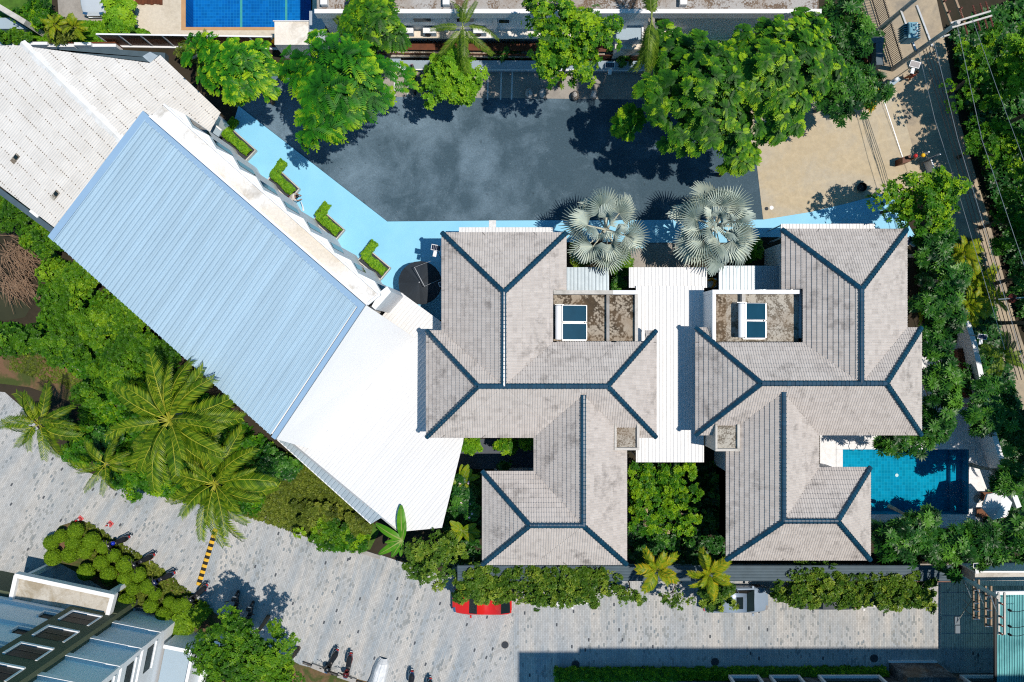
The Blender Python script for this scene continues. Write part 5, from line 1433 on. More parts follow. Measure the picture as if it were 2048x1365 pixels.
# ------------------------------------------------------------------ scooters
def scooter(px, py, front, rear, lab, body, seat=None, accent=None, seed=0):
    """front / rear: photo points of the nose and the tail"""
    p = P(px, py); f, r = P(*front), P(*rear); d = f - r; rz = math.atan2(d.y, d.x)
    o = thing('scooter', lab, 'scooter', p, 'parked scooters', rz)
    seat = seat or M['black']; L_ = True
    for nm, x in (('front_wheel', .62), ('rear_wheel', -.58)):
        t = MB(); t.lathe([(.17, -.045), (.25, -.05), (.275, -.025), (.275, .025), (.25, .05), (.17, .045)], 18, (x, 0, .275), axis='Y'); w = t.build(nm, M['rubber'], o, local=L_, smooth=True)
        t = MB(); t.lathe([(.03, -.06), (.165, -.03), (.165, .03), (.03, .06)], 12, (x, 0, .275), axis='Y'); t.build('rim', M['steel'], w, local=L_)
    t = MB(); t.tube([(.62, 0, .3), (.5, 0, .7), (.42, 0, 1.0)], [.05, .045, .035], 8); t.build('fork', M['steel'], o, local=L_)
    t = MB(); t.tube([(.78, 0, .45), (.66, 0, .56), (.5, 0, .58)], [.05, .09, .06], 8); t.build('front_fender', body, o, local=L_, smooth=True)
    def loft(secs, name, mat, par=o):
        t = MB(); n_ = 10; vs = []
        for x, hw, z0, z1 in secs:
            for k in range(n_):
                a = 2 * math.pi * k / n_; cx, cy = math.cos(a), math.sin(a)
                vs.append((x, math.copysign(abs(cx) ** .7, cx) * hw, (z0 + z1) / 2 + math.copysign(abs(cy) ** .7, cy) * (z1 - z0) / 2))
        m_ = len(secs)
        fs = [[i * n_ + k, i * n_ + (k + 1) % n_, (i + 1) * n_ + (k + 1) % n_, (i + 1) * n_ + k] for i in range(m_ - 1) for k in range(n_)] + [list(range(n_)), list(range((m_ - 1) * n_, m_ * n_))[::-1]]
        return t.add(vs, fs).build(name, mat, par, local=L_, smooth=True)
    loft([(.66, .05, .62, .72), (.6, .16, .5, .95), (.48, .2, .35, 1.02), (.36, .17, .28, .98), (.32, .12, .26, .9)], 'front_shield', body)
    loft([(.36, .12, .24, .34), (.1, .13, .22, .32), (-.1, .13, .24, .36)], 'floorboard', M['black'])
    loft([(-.02, .11, .3, .6), (-.2, .16, .32, .74), (-.5, .18, .4, .76), (-.78, .12, .52, .8), (-.92, .05, .66, .8)], 'rear_body', body)
    loft([(.02, .06, .66, .76), (-.1, .13, .68, .8), (-.35, .15, .7, .83), (-.6, .14, .74, .88), (-.78, .08, .77, .86)], 'seat', seat)
    if accent: loft([(-.5, .19, .5, .62), (-.7, .15, .56, .68), (-.84, .1, .62, .7)], 'side_panel', accent)
    t = MB(); t.tube([(.34, -.34, 1.02), (.42, -.2, 1.05), (.44, 0, 1.04), (.42, .2, 1.05), (.34, .34, 1.02)], .022, 6); t.build('handlebar', M['black'], o, local=L_)
    for s in (-1, 1):
        t = MB(); t.tube([(.43, s * .2, 1.05), (.42, s * .34, 1.22)], .012, 5); t.box((.41, s * .38, 1.24), (.03, .13, .08)); t.build('mirror', M['black'], o, local=L_)
    MB().box((.655, 0, .84), (.05, .2, .1)).build('headlight', M['chrome'], o, local=L_)
    MB().box((-.93, 0, .74), (.05, .14, .08)).build('tail_light', M['red'], o, local=L_)
    MB().tube([(-.72, .12, .8), (-.9, .08, .86), (-.9, -.08, .86), (-.72, -.12, .8)], .016, 5).build('grab_rail', M['chrome'], o, local=L_)
    MB().box((-.98, 0, .58), (.02, .16, .12)).build('number_plate', M['white'], o, local=L_)
    MB().tube([(-.2, -.17, .26), (-.75, -.2, .32)], [.04, .06], 8).build('exhaust', M['steel'], o, local=L_)
    o.scale = (1.08, 1.2, 1.05)
    return o
blk = plain('black_paint', (.014, .015, .018), .25, kind='Object', coat=.5)
navy = plain('navy_paint', (.012, .02, .075), .25, kind='Object', coat=.5)
dred = plain('dark_red_paint', (.13, .012, .014), .25, kind='Object', coat=.5)
s1 = scooter(243, 1080, (218, 1090), (268, 1069), 'black scooter with a blue helmet, nearest the traffic cones', blk)
hm = MB(); p = P(226, 1087, 1.05); hm.lathe([(.0, -.14), (.12, -.1), (.145, 0), (.12, .09), (.05, .135), (0, .14)], 14, p)
tag(hm.build('helmet', M['blue_pl'], loc=p, smooth=True), 'shiny blue helmet hanging on the black scooter', 'helmet')
scooter(293, 1117, (270, 1128), (315, 1105), 'black and red scooter parked second from the traffic cones', blk, accent=M['red'])
scooter(333, 1152, (309, 1163), (356, 1140), 'navy blue scooter parked third from the traffic cones', navy)
scooter(402, 1183, (384, 1200), (421, 1166), 'black scooter with red side panels at the end of the speed bump', blk, accent=M['red'])
scooter(476, 1206, (478, 1188), (474, 1226), 'black scooter in tree shade standing straight beside the leafy tree', blk)
scooter(503, 1226, (507, 1208), (498, 1246), 'black scooter in tree shade half under the leafy tree', blk)
scooter(667, 1317, (658, 1336), (678, 1298), 'black scooter at the planting kerb next to the dark red one', blk)
scooter(700, 1326, (695, 1350), (706, 1303), 'dark red scooter between the black one and the covered one', dred)
scooter(824, 1362, (822, 1385), (827, 1340), 'dark scooter cut by the picture edge beyond the covered one', navy)
scooter(858, 1376, (854, 1396), (863, 1352), 'black scooter barely showing beyond the dark scooter at the edge', blk)
scooter(829, 166, (831, 188), (827, 142), 'black scooter in the parking stall near the bright green tree', blk)
scooter(856, 170, (857, 190), (855, 148), 'dark scooter half hidden beneath the bright green tree', navy)
# covered motorbike
o = thing('covered_scooter', 'scooter under a silvery white cover at the planting kerb', 'covered scooter', P(757, 1345), rz=0)
p0, p1 = P(768, 1316), P(748, 1388); d = p1 - p0; X = d.normalized(); Y = Vector((-X.y, X.x, 0)); rng_ = random.Random(8)
b = MB(); vs = []; n_ = 14; secs = [(-.02, .25, .35), (.08, .42, .75), (.3, .5, .9), (.55, .52, .95), (.78, .6, 1.12), (.92, .55, 1.05), (1.02, .3, .5)]
for f, hw, zt in secs:
    for k in range(n_):
        a = math.pi * k / (n_ - 1); q = p0 + d * f + Y * (math.cos(a) * hw * (1.1 - .35 * math.sin(a)) + rng_.uniform(-.03, .03)); vs.append((q.x, q.y, max(0.02, max(0.0, math.sin(a)) ** .7 * zt + rng_.uniform(-.03, .03))))
b.add(vs, [[i * n_ + k, i * n_ + k + 1, (i + 1) * n_ + k + 1, (i + 1) * n_ + k] for i in range(len(secs) - 1) for k in range(n_ - 1)])
b.build('cover', plain('silver_cover', (.78, .80, .82), .5, metal=.0, c2=(.5, .53, .56), scale=2.5, amt=.9), o)
for f in (.12, .86):
    q = p0 + d * f; t = MB(); t.lathe([(.17, -.045), (.27, -.04), (.27, .04), (.17, .045)], 14, (0, 0, 0), axis='Y')
    w_ = t.build('wheel', M['rubber'], o, local=True); w_.location = q - WL[o.name] + Vector((0, 0, .275)); w_.rotation_euler = (0, 0, math.atan2(d.y, d.x))

# ------------------------------------------------------------------ cars
def car(px, py, rz, lab, paint, Lc=4.15, Wc=1.72, Hc=1.48, hood=.27, roof0=.42, roof1=.82, sunroof=False):
    """x forward; body shell, greenhouse glass, roof, wheels, lamps, mirrors"""
    o = thing('parked_car', lab, 'car', P(px, py), 'cars parked along the street', rz)
    hl, hw = Lc / 2, Wc / 2
    def shell(secs, name, mat, m_=10):
        t = MB(); vs = []; n_ = 12
        for x, w, z0, z1, rd in secs:
            ring = [(-w, z0), (-w, z0 + (z1 - z0) * .45), (-w * .985, z1 - rd * .6), (-w + rd, z1 - .012), (-w * .5, z1), (0, z1 + .012), (w * .5, z1), (w - rd, z1 - .012), (w * .985, z1 - rd * .6), (w, z0 + (z1 - z0) * .45), (w, z0), (0, z0)]
            vs += [(x, y, z) for y, z in ring]
        k_ = len(secs)
        fs = [[i * n_ + k, i * n_ + (k + 1) % n_, (i + 1) * n_ + (k + 1) % n_, (i + 1) * n_ + k] for i in range(k_ - 1) for k in range(n_)] + [list(range(n_)), list(range((k_ - 1) * n_, k_ * n_))[::-1]]
        return t.add(vs, fs).build(name, mat, o, local=True, smooth=True)
    b = .86
    shell([(hl, hw * .62, .28, .58, .06), (hl - .08, hw * .8, .24, .66, .08), (hl - .3, hw * .93, .2, .74, .1), (hl - .7, hw * .99, .2, .82, .1), (hl - Lc * hood, hw, .2, .93, .1), (0, hw, .2, .95, .08),
           (-hl + .7, hw, .2, .97, .08), (-hl + .25, hw * .95, .22, .98, .08), (-hl + .06, hw * .86, .26, .9, .08), (-hl, hw * .74, .3, .62, .06)], 'body', paint)
    xw0 = hl - Lc * hood - .05; xr0, xr1 = hl - Lc * roof0, hl - Lc * roof1; xe = -hl + .12
    gz = .93
    # roof panel
    shell([(xr0, hw * .74, Hc - .06, Hc - .03, .05), ((xr0 + xr1) / 2, hw * .77, Hc - .06, Hc, .05), (xr1, hw * .73, Hc - .07, Hc - .04, .05)], 'roof', paint)
    def pane(q, name): MB().face(q).build(name, M['glass'], o, local=True)
    t = MB(); y0, y1 = hw * .86, hw * .72
    t.add([(xw0, -y0, gz), (xw0, y0, gz), (xr0, y1, Hc - .04), (xr0, -y1, Hc - .04)], [[0, 1, 2, 3]]); t.build('windscreen', M['glass'], o, local=True)
    t = MB(); t.add([(xe, y0 * .95, gz), (xe, -y0 * .95, gz), (xr1, -y1, Hc - .05), (xr1, y1, Hc - .05)], [[0, 1, 2, 3]]); t.build('rear_window', M['glass'], o, local=True)
    for s in (-1, 1):
        t = MB(); t.add([(xw0, s * y0, gz), (xe, s * y0 * .95, gz), (xr1, s * y1, Hc - .05), (xr0, s * y1, Hc - .04)], [[0, 1, 2, 3]]); t.build('side_window', M['glass'], o, local=True)
        for xp in (0.0, -.75):
            t = MB(); t.bar((xp, s * (hw * .93), gz - .02), (xp, s * (hw * .74), Hc - .05), .07, .03); t.build('pillar', paint, o, local=True)
        t = MB(); t.box((xw0 - .12, s * (hw + .08), .98), (.12, .16, .12)); t.build('wing_mirror', paint, o, local=True)
        t = MB(); t.box((hl - .14, s * hw * .66, .64), (.2, .32, .12), s * .35); t.build('headlight', M['chrome'], o, local=True)
        t = MB(); t.box((-hl + .08, s * hw * .74, .78), (.12, .22, .2)); t.build('tail_light', M['red'], o, local=True)
        for xx in (hl - .78, -hl + .75):
            t = MB(); t.lathe([(.2, -.1), (.3, -.1), (.315, -.05), (.315, .05), (.3, .1), (.2, .1)], 18, (xx, s * (hw - .1), .315), axis='Y'); w = t.build('wheel', M['rubber'], o, local=True)
            t = MB(); t.lathe([(.04, -.08), (.19, -.105), (.19, .105), (.04, .08)], 12, (xx, s * (hw - .1), .315), axis='Y'); t.build('rim', M['steel'], w, local=True)
    if sunroof: MB().box(((xr0 * .7 + xr1 * .3), 0, Hc + .012), (.45, .8, .02)).build('sunroof', M['glass'], o, local=True)
    MB().box((hl - .03, 0, .42), (.06, .9, .14)).build('grille', M['black'], o, local=True)
    return o
cp_ = lambda n, c, me=0.0: plain(n, c, .25, metal=me, c2=tuple(x * .93 for x in c), kind='Object', coat=.6)
car(965, 1197, math.pi, 'red hatchback half covered by overhanging vine', cp_('red_paint', (.60, .018, .014)), 4.1)
car(1120, 1180, 0, 'white car almost buried under vine beside the red hatchback', cp_('white_paint_a', (.75, .76, .77)), 4.2)
car(1466, 1193, 0, 'silver-blue sedan with dark sunroof beside the golden palms', cp_('silver_paint', (.26, .34, .44), .1), 4.55, hood=.22, roof0=.38, roof1=.74, sunroof=True)
car(1640, 1187, math.pi, 'dark grey car under vine with only its bonnet showing', cp_('grey_paint', (.13, .15, .17), .3), 4.4)
car(1738, 1183, math.pi, 'white car buried under vine next to the ribbed glass canopy', cp_('white_paint_b', (.75, .76, .77)), 4.2)
c_ = car(197, -24, -math.pi / 2, 'pale silver-blue car parked nose out beside the clipped shrubs on the lawn', cp_('pale_paint', (.52, .58, .63), .1), 4.4)
del c_['group']

# ------------------------------------------------------------------ people
def skin_body(name, joints, edges, mat, parent, root=0, sub=2):
    me = bpy.data.meshes.new(name); me.from_pydata([j[:3] for j in joints], edges, [])
    me.materials.append(mat)
    o = bpy.data.objects.new(name, me); put(o, parent)
    sk = o.modifiers.new('skin', 'SKIN'); sk.use_smooth_shade = True
    lay = me.skin_vertices[0].data if len(me.skin_vertices) else None
    if lay is None:
        bpy.context.view_layer.update()
    for i, j in enumerate(joints):
        s = me.skin_vertices[0].data[i]; s.radius = (j[3], j[3]); s.use_root = (i == root)
    o.modifiers.new('sub', 'SUBSURF').levels = sub; o.modifiers['sub'].render_levels = sub
    return o
def person(loc, rz, lab, stoop, shirt, trousers, hat=None, hold=None):
    o = thing('person', lab, 'person', loc, None, rz)
    if stoop:   # bent forward, reaching down in front (x forward)
        pel, chest, neck, head = (0, 0, .86), (.30, 0, 1.12), (.44, 0, 1.16), (.60, 0, 1.14)
        sh = [(.34, s * .19, 1.12) for s in (-1, 1)]; el = [(.50, s * .24, .90) for s in (-1, 1)]; ha = [(.66, s * .16, .72) for s in (-1, 1)]
        hip = [(-.02, s * .10, .84) for s in (-1, 1)]; kn = [(.10, s * .13, .48) for s in (-1, 1)]; an = [(-.04, s * .14, .08) for s in (-1, 1)]
    else:
        pel, chest, neck, head = (0, 0, .95), (0, 0, 1.28), (0.01, 0, 1.45), (.03, 0, 1.62)
        sh = [(0, s * .19, 1.38) for s in (-1, 1)]; el = [(.03, s * .25, 1.12) for s in (-1, 1)]; ha = [(.16, s * .24, .90) for s in (-1, 1)]
        hip = [(0, s * .1, .92) for s in (-1, 1)]; kn = [(.08 if s > 0 else -.02, s * .11, .50) for s in (-1, 1)]; an = [(.14 if s > 0 else -.18, s * .11, .08) for s in (-1, 1)]
    J = [(*pel, .13), (*chest, .15), (*neck, .06), (*head, .10)]; E = [(0, 1), (1, 2), (2, 3)]
    for k in range(2):
        b0 = len(J); s = -1 if k == 0 else 1
        J += [(*sh[k], .062), (*el[k], .045), (*ha[k], .036)]; E += [(1, b0), (b0, b0 + 1), (b0 + 1, b0 + 2)]
        h = Vector(ha[k]); dirv = (h - Vector(el[k])).normalized(); side = Vector((0, s, 0))
        f0 = len(J)
        for q, (off, ln) in enumerate(((-.025, .085), (-.008, .095), (.010, .09), (.026, .075))):
            m_ = h + dirv * .05 + side * off; J += [(*m_, .011), (*(h + dirv * (.05 + ln * .6) + side * off * 1.15), .009), (*(h + dirv * (.045 + ln) + side * off * 1.1 + Vector((.015, 0, 0))), .008)]
            n0 = len(J) - 3; E += [(b0 + 2, n0), (n0, n0 + 1), (n0 + 1, n0 + 2)]
        J += [(*(h + dirv * .02 - side * .045), .011), (*(h + dirv * .06 - side * .06), .009)]; n0 = len(J) - 2; E += [(b0 + 2, n0), (n0, n0 + 1)]
        b1 = len(J); J += [(*hip[k], .09), (*kn[k], .06), (*an[k], .045), (an[k][0] + .17, an[k][1], .04, .04)]; E += [(0, b1), (b1, b1 + 1), (b1 + 1, b1 + 2), (b1 + 2, b1 + 3)]
    skin_body('body', J, E, M['skin'], o, 0, 1)
    # clothing follows the body a little outside it
    mid = tuple((a + c) / 2 for a, c in zip(pel, chest))
    JS = [(*pel, .15), (*mid, .155), (*chest, .17), (*[(a * .4 + c * .6) for a, c in zip(chest, neck)], .10)]; ES = [(0, 1), (1, 2), (2, 3)]
    for k in range(2):
        b0 = len(JS); JS += [(*sh[k], .08), (*[(a * .35 + c * .65) for a, c in zip(sh[k], el[k])], .066)]; ES += [(2, b0), (b0, b0 + 1)]
    skin_body('shirt', JS, ES, shirt, o, 1, 1)
    JT = [(*pel, .145)]; ET = []
    for k in range(2):
        b0 = len(JT); JT += [(*hip[k], .105), (*kn[k], .078), (*[(a * .25 + c * .75) for a, c in zip(kn[k], an[k])], .066)]; ET += [(0, b0), (b0, b0 + 1), (b0 + 1, b0 + 2)]
    skin_body('trousers', JT, ET, trousers, o, 0, 1)
    t = MB(); hc = Vector(head) + Vector((-.02, 0, .035)); t.lathe([(.0, -.05), (.10, -.05), (.118, .0), (.105, .06), (.06, .10), (.0, .115)], 14, hc)
    t.build('hair', hat or M['hair'], o, local=True, smooth=True)
    t = MB(); t.box(Vector(head) + Vector((.11, 0, -.01)), (.035, .03, .045))
    t.build('nose', M['skin'], o, local=True)
    return o
stripe, snt, sbs = newmat('striped_shirt')
sv = nd(snt, 'ShaderNodeSeparateXYZ', {0: coord(snt, 'Object')}).outputs[0]
snt.links.new(mixc(snt, ma(snt, 'LESS_THAN', ma(snt, 'FRACT', ma(snt, 'MULTIPLY', sv, 11.0)), .35), (.72, .68, .64), (.33, .28, .25)), sbs.inputs['Base Color'])
person(P(588, 402, 0) + Vector((0, 0, .11)), math.radians(8), 'person in a pale striped shirt stooping over the blue path', True, stripe, plain('dark_red_shorts', (.05, .012, .014), .8, kind='Object'))
b = MB(); p = P(604, 413, .5); b.tube([(p.x - .02, p.y + .32, .72), (p.x + .02, p.y - .02, .34), (p.x, p.y - .22, .14)], [.02, .05, .08], 8)
tag(b.build('paint_roller', M['white'], loc=p), 'white long handled tool held by the stooping person', 'tool')
person(P(1811, 160) + Vector((0, 0, .015)), math.radians(120), 'person in a dark red top walking on the driveway by the solar panel', False, plain('red_top', (.20, .03, .022), .8, kind='Object'), plain('rust_trousers', (.30, .09, .04), .8, kind='Object'))
# ------------------------------------------------------------------ trees and shrubs
def crown_points(rng, c, rad, ncl, per, cr, box=False):
    """leaf positions gathered in clumps over an uneven dome"""
    d = rng.normal(size=(ncl, 3)); d /= np.linalg.norm(d, axis=1, keepdims=True)
    d[:, 2] = np.where(d[:, 2] < -.25, -d[:, 2], d[:, 2])
    ph = rng.uniform(0, 6.28, 4)
    az = np.arctan2(d[:, 1], d[:, 0])
    lob = 1 + .13 * np.sin(3 * az + ph[0]) + .12 * np.sin(5 * az + ph[1])
    r = rng.uniform(.12, 1.0, ncl) ** .5 * rng.uniform(.8, 1.06, ncl)
    cc = d * r[:, None] * np.array(rad)[None] * lob[:, None]
    if box: cc = rng.uniform(-1, 1, (ncl, 3)) * np.array(rad)[None]
    cs = cr * rng.uniform(.45, 1.2, ncl)
    k = rng.poisson(per, ncl) + 2
    idx = np.repeat(np.arange(ncl), k); N = len(idx)
    e = rng.normal(size=(N, 3)); e /= np.linalg.norm(e, axis=1, keepdims=True); e[:, 2] = np.where(e[:, 2] < -.2, -e[:, 2], e[:, 2])
    rr = rng.uniform(.45, 1.0, N) ** .5
    p = cc[idx] + e * (cs[idx] * rr)[:, None] * np.array((1, 1, .75))[None]
    n = e * .7 + d[idx] * .25 + np.array((0, 0, .55))[None] + rng.normal(0, .3, (N, 3))
    hgt = np.clip((p[:, 2] / rad[2] + 1) / 2, 0, 1)
    return p + np.array(c)[None], n, idx, cc + np.array(c)[None], e[:, 2]

def limbs(b, base, c, targets, r0, rng, n=9):
    base, c = Vector(base), Vector(c)
    fork = base.lerp(c, .55) + Vector((rng.uniform(-.2, .2), rng.uniform(-.2, .2), 0))
    b.tube([base, base.lerp(fork, .5) + Vector((rng.uniform(-.1, .1), rng.uniform(-.1, .1), 0)), fork], [r0, r0 * .8, r0 * .65], 8)
    sel = rng.permutation(len(targets))[:n]
    for i in sel:
        t = Vector(targets[i]); m = fork.lerp(t, .5) + Vector((0, 0, (t - fork).length * .1))
        b.tube([fork, m, t], [r0 * .45, r0 * .25, r0 * .07], 5)

TPL = {}
def template(kind, rng):
    if kind == 'broad': return rosette(7, .235, .10, .45, rng, .2)
    if kind == 'small': return rosette(6, .19, .09, .5, rng, .15)
    if kind == 'tiny': return rosette(5, .13, .075, .6, rng, .1)
    if kind == 'rosette': return rosette(12, .40, .105, .30, rng, .12)
    if kind == 'whorl': return rosette(8, .36, .12, .25, rng, .3)
    if kind == 'feather': return spray(1.0, 9, .34, rng, .75, .30, .44, .75)
    if kind == 'feather_s': return spray(.52, 6, .18, rng, .7, .3, .48, .65)

def tree(name, lab, px, py, zc, rx, ry, rz, kind, mat, ncl, per, cr, seed, cat='tree', base=None, group=None, tm=(.45, .2), bark=None, trunk=.16, tips=0.0, flowers=0, twig=9, box=False):
    """crown centre seen at photo pixel (px,py) at height zc; rx, ry crown radii in photo pixels, rz in metres"""
    rng = np.random.default_rng(seed)
    c = P(px, py, zc); s = (H - zc) / F
    if kind.startswith('feather'): rx, ry = rx * 1.1, ry * 1.1
    b0 = P(*base) if base else Vector((c.x, c.y, 0))
    o = thing(name, lab, cat, b0, group)
    p, n, idx, cc, up = crown_points(rng, c, (rx * s, ry * s, rz), ncl, per, cr, box)
    ct = rng.normal(tm[0], tm[1], ncl)
    t = ct[idx] + rng.normal(0, .12, len(idx))
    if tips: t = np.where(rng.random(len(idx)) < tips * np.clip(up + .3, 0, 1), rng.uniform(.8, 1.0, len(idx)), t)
    off = np.array(b0); ch = []
    ks = 4
    for j in range(ks):
        m = np.arange(len(p)) % ks == j
        if kind.startswith('feather'):
            rad = p[m] - np.array((c.x, c.y, zc - rz * .5)); rad /= np.linalg.norm(rad, axis=1, keepdims=True) + 1e-6
            ch.append(leaves(template(kind, rng), p[m] - off - rad * .35, n[m] * .35 + np.array((0, 0, .8))[None] + rad * .35, rng.uniform(.7, 1.2, m.sum()), t[m], rng, rad * np.array((1, 1, .3))))
            continue
        ch.append(leaves(template(kind, rng), p[m] - off, n[m], rng.uniform(.75, 1.2, m.sum()), t[m], rng))
    child('crown', np_mesh('crown', ch, mat), o)
    tb = MB(); limbs(tb, b0, Vector((c.x, c.y, zc - rz * .2)), cc, trunk, rng, twig)
    tb.build('trunk', bark or M['bark'], o)
    if flowers:
        fb = MB()
        for i in rng.permutation(len(p))[:flowers]:
            q = Vector(p[i]) + Vector((0, 0, .1)); fb.lathe([(.02, 0), (.075, .03), (.06, .05), (.01, .06)], 6, q)
        tag(fb.build('blossom', M['flower'], o), kind='stuff')
    return o

T = tree
# top edge
T('broadleaf_tree', 'leafy tree spreading beside the corner of the old shed', 478, 138, 7.0, 94, 80, 1.7, 'feather_s', M['lf_fern'], 60, 26, .66, 1, tm=(.40, .12), tips=.08)
T('feathery_tree', 'feathery leaved tree with yellow tips overhanging the parking lot', 676, 172, 7.2, 112, 106, 1.8, 'feather', M['lf_fern'], 60, 8, .75, 2, tm=(.42, .10), tips=.06)
T('dense_tree', 'dark leafy tree against the balcony building', 752, 48, 6.5, 62, 62, 1.8, 'feather_s', M['lf_mid'], 44, 22, .56, 3, tm=(.36, .14), tips=.08)
T('round_tree', 'bright green rounded tree over the parking stalls', 904, 160, 4.6, 66, 58, 1.5, 'broad', M['lf_bright'], 100, 15, .46, 4, tm=(.55, .16))
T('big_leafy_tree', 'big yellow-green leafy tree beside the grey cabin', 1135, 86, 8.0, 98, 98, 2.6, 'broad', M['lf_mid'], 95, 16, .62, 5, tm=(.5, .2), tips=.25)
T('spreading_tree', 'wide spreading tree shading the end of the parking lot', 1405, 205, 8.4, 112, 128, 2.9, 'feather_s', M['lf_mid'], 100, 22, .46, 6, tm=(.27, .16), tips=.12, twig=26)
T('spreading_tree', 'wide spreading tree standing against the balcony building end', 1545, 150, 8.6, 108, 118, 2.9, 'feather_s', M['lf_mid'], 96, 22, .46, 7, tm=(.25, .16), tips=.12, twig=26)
T('spreading_tree', 'wide spreading tree between the balcony building end and the driveway frangipani', 1610, 120, 7.6, 70, 90, 1.9, 'feather_s', M['lf_mid'], 62, 22, .44, 58, tm=(.25, .16), tips=.12, twig=14)
T('spreading_tree', 'wide spreading tree behind the shaggy palm and cabin', 1345, 110, 7.0, 52, 56, 1.6, 'feather_s', M['lf_mid'], 40, 22, .44, 59, tm=(.25, .16), tips=.1, twig=12)
T('young_tree', 'low bright green tree at the foot of the shaggy palm', 1258, 238, 4.6, 34, 36, 1.0, 'feather_s', M['lf_fern'], 16, 14, .42, 8, tm=(.6, .15), tips=.2)
T('overhanging_tree', 'loose leafy tree reaching toward the larger silver palm', 1480, 318, 5.0, 48, 34, 1.0, 'feather_s', M['lf_mid'], 18, 14, .45, 9, tm=(.5, .2), tips=.3)
T('frangipani_tree', 'glossy dark frangipani overhanging the tan driveway', 1690, 178, 5.0, 78, 66, 1.3, 'rosette', M['lf_dark'], 60, 8, .5, 10, bark=M['bark_pale'])
T('frangipani_tree', 'glossy dark frangipani between the balcony building and the road', 1690, 48, 5.5, 54, 68, 1.5, 'rosette', M['lf_dark'], 46, 8, .5, 11, bark=M['bark_pale'])
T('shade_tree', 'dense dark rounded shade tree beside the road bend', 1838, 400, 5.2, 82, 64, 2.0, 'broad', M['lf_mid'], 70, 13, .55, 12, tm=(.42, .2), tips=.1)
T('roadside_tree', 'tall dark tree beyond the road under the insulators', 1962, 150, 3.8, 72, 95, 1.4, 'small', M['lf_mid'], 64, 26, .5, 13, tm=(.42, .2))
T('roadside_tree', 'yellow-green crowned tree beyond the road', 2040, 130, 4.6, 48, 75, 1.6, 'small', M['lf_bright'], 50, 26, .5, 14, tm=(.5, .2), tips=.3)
T('roadside_tree', 'dark green tree beyond the road beside the driveway mouth', 1978, 290, 3.6, 56, 66, 1.4, 'small', M['lf_mid'], 46, 24, .5, 15, tm=(.36, .18))
T('roadside_tree', 'yellow flecked tree beyond the road near the wires', 2046, 310, 4.4, 46, 72, 1.5, 'small', M['lf_mid'], 46, 24, .5, 16, tm=(.46, .25), tips=.3)
T('roadside_tree', 'dark tree beyond the road across from the shade tree', 2024, 440, 3.6, 48, 66, 1.4, 'small', M['lf_mid'], 44, 22, .5, 17, tm=(.3, .16))
T('roadside_tree', 'low dark tree beyond the road near the round red lamp', 2056, 560, 3.6, 44, 66, 1.4, 'small', M['lf_dark'], 44, 20, .5, 18)
T('roadside_tree', 'dark tree beyond the road opposite the areca palms', 2180, 640, 9.0, 92, 120, 2.4, 'small', M['lf_dark'], 80, 20, .6, 56)
T('roadside_tree', 'dark tree beyond the road opposite the timber planter', 2184, 880, 9.0, 88, 120, 2.4, 'broad', M['lf_dark'], 80, 18, .6, 57)
T('roadside_tree', 'tall tree behind the yellow flecked tree beyond the road', 2190, 400, 9.0, 92, 120, 2.4, 'broad', M['lf_dark'], 80, 18, .6, 55)
T('roadside_tree', 'tall tree behind the yellow-green crowned tree beyond the road', 2190, 170, 9.0, 90, 120, 2.4, 'broad', M['lf_dark'], 80, 18, .6, 54)
# beside the second house
fr = (('glossy frangipani touching the tiled roof by the shade tree', 1862, 500, 40, 46, 19), ('glossy frangipani halfway along the tiled roof edge', 1880, 610, 48, 62, 20),
      ('glossy frangipani leaning over the white pool terrace', 1880, 770, 42, 58, 21), ('glossy frangipani overhanging the pool ladder end', 1805, 880, 62, 28, 22),
      ('glossy frangipani beside the long timber planter', 1975, 820, 62, 62, 23), ('glossy frangipani at the picture edge past the garden wall', 2046, 860, 38, 70, 24),
      ('glossy frangipani touching the low wing of the tiled house', 1792, 1078, 58, 48, 25), ('glossy frangipani behind the parked white car', 1880, 1092, 56, 46, 26),
      ('glossy frangipani under the small solar panel', 1962, 1090, 54, 46, 27), ('glossy frangipani shading the hexagonal parasol', 2036, 1075, 46, 52, 28), ('glossy frangipani close to the dark lean-to end', 1840, 1040, 44, 26, 29),
      ('glossy frangipani between the roof hip and the garden wall', 1868, 850, 38, 40, 30), ('glossy frangipani between the areca palms and the tiled roof', 1905, 560, 34, 40, 44), ('glossy frangipani at the road end of the garden wall', 2015, 950, 34, 36, 45), ('glossy frangipani beside the roof corner above the white terrace', 1862, 690, 30, 36, 46))
for lab, x, y, rx, ry, sd in fr:
    T('frangipani_tree', lab, x, y, 4.2, rx, ry, 1.1, 'rosette', M['lf_dark'], max(14, int(rx * ry / 75)), 8, .45, sd, bark=M['bark_pale'], group='glossy frangipani trees')
# lower edge
T('vine_tree', 'yellow-green bushy tree beside the banana plant', 862, 1120, 3.0, 54, 52, 1.3, 'small', M['lf_vine'], 44, 24, .5, 31, tm=(.5, .2))
T('street_tree', 'dark leafy tree on the planting strip by the parked scooters', 478, 1300, 6.0, 108, 78, 2.0, 'small', M['lf_bush'], 95, 34, .6, 32, tm=(.42, .2))
T('street_tree', 'lower leafy tree at the picture edge by the planting kerb', 560, 1350, 4.5, 50, 36, 1.3, 'small', M['lf_bush'], 30, 30, .5, 33, tm=(.5, .2))

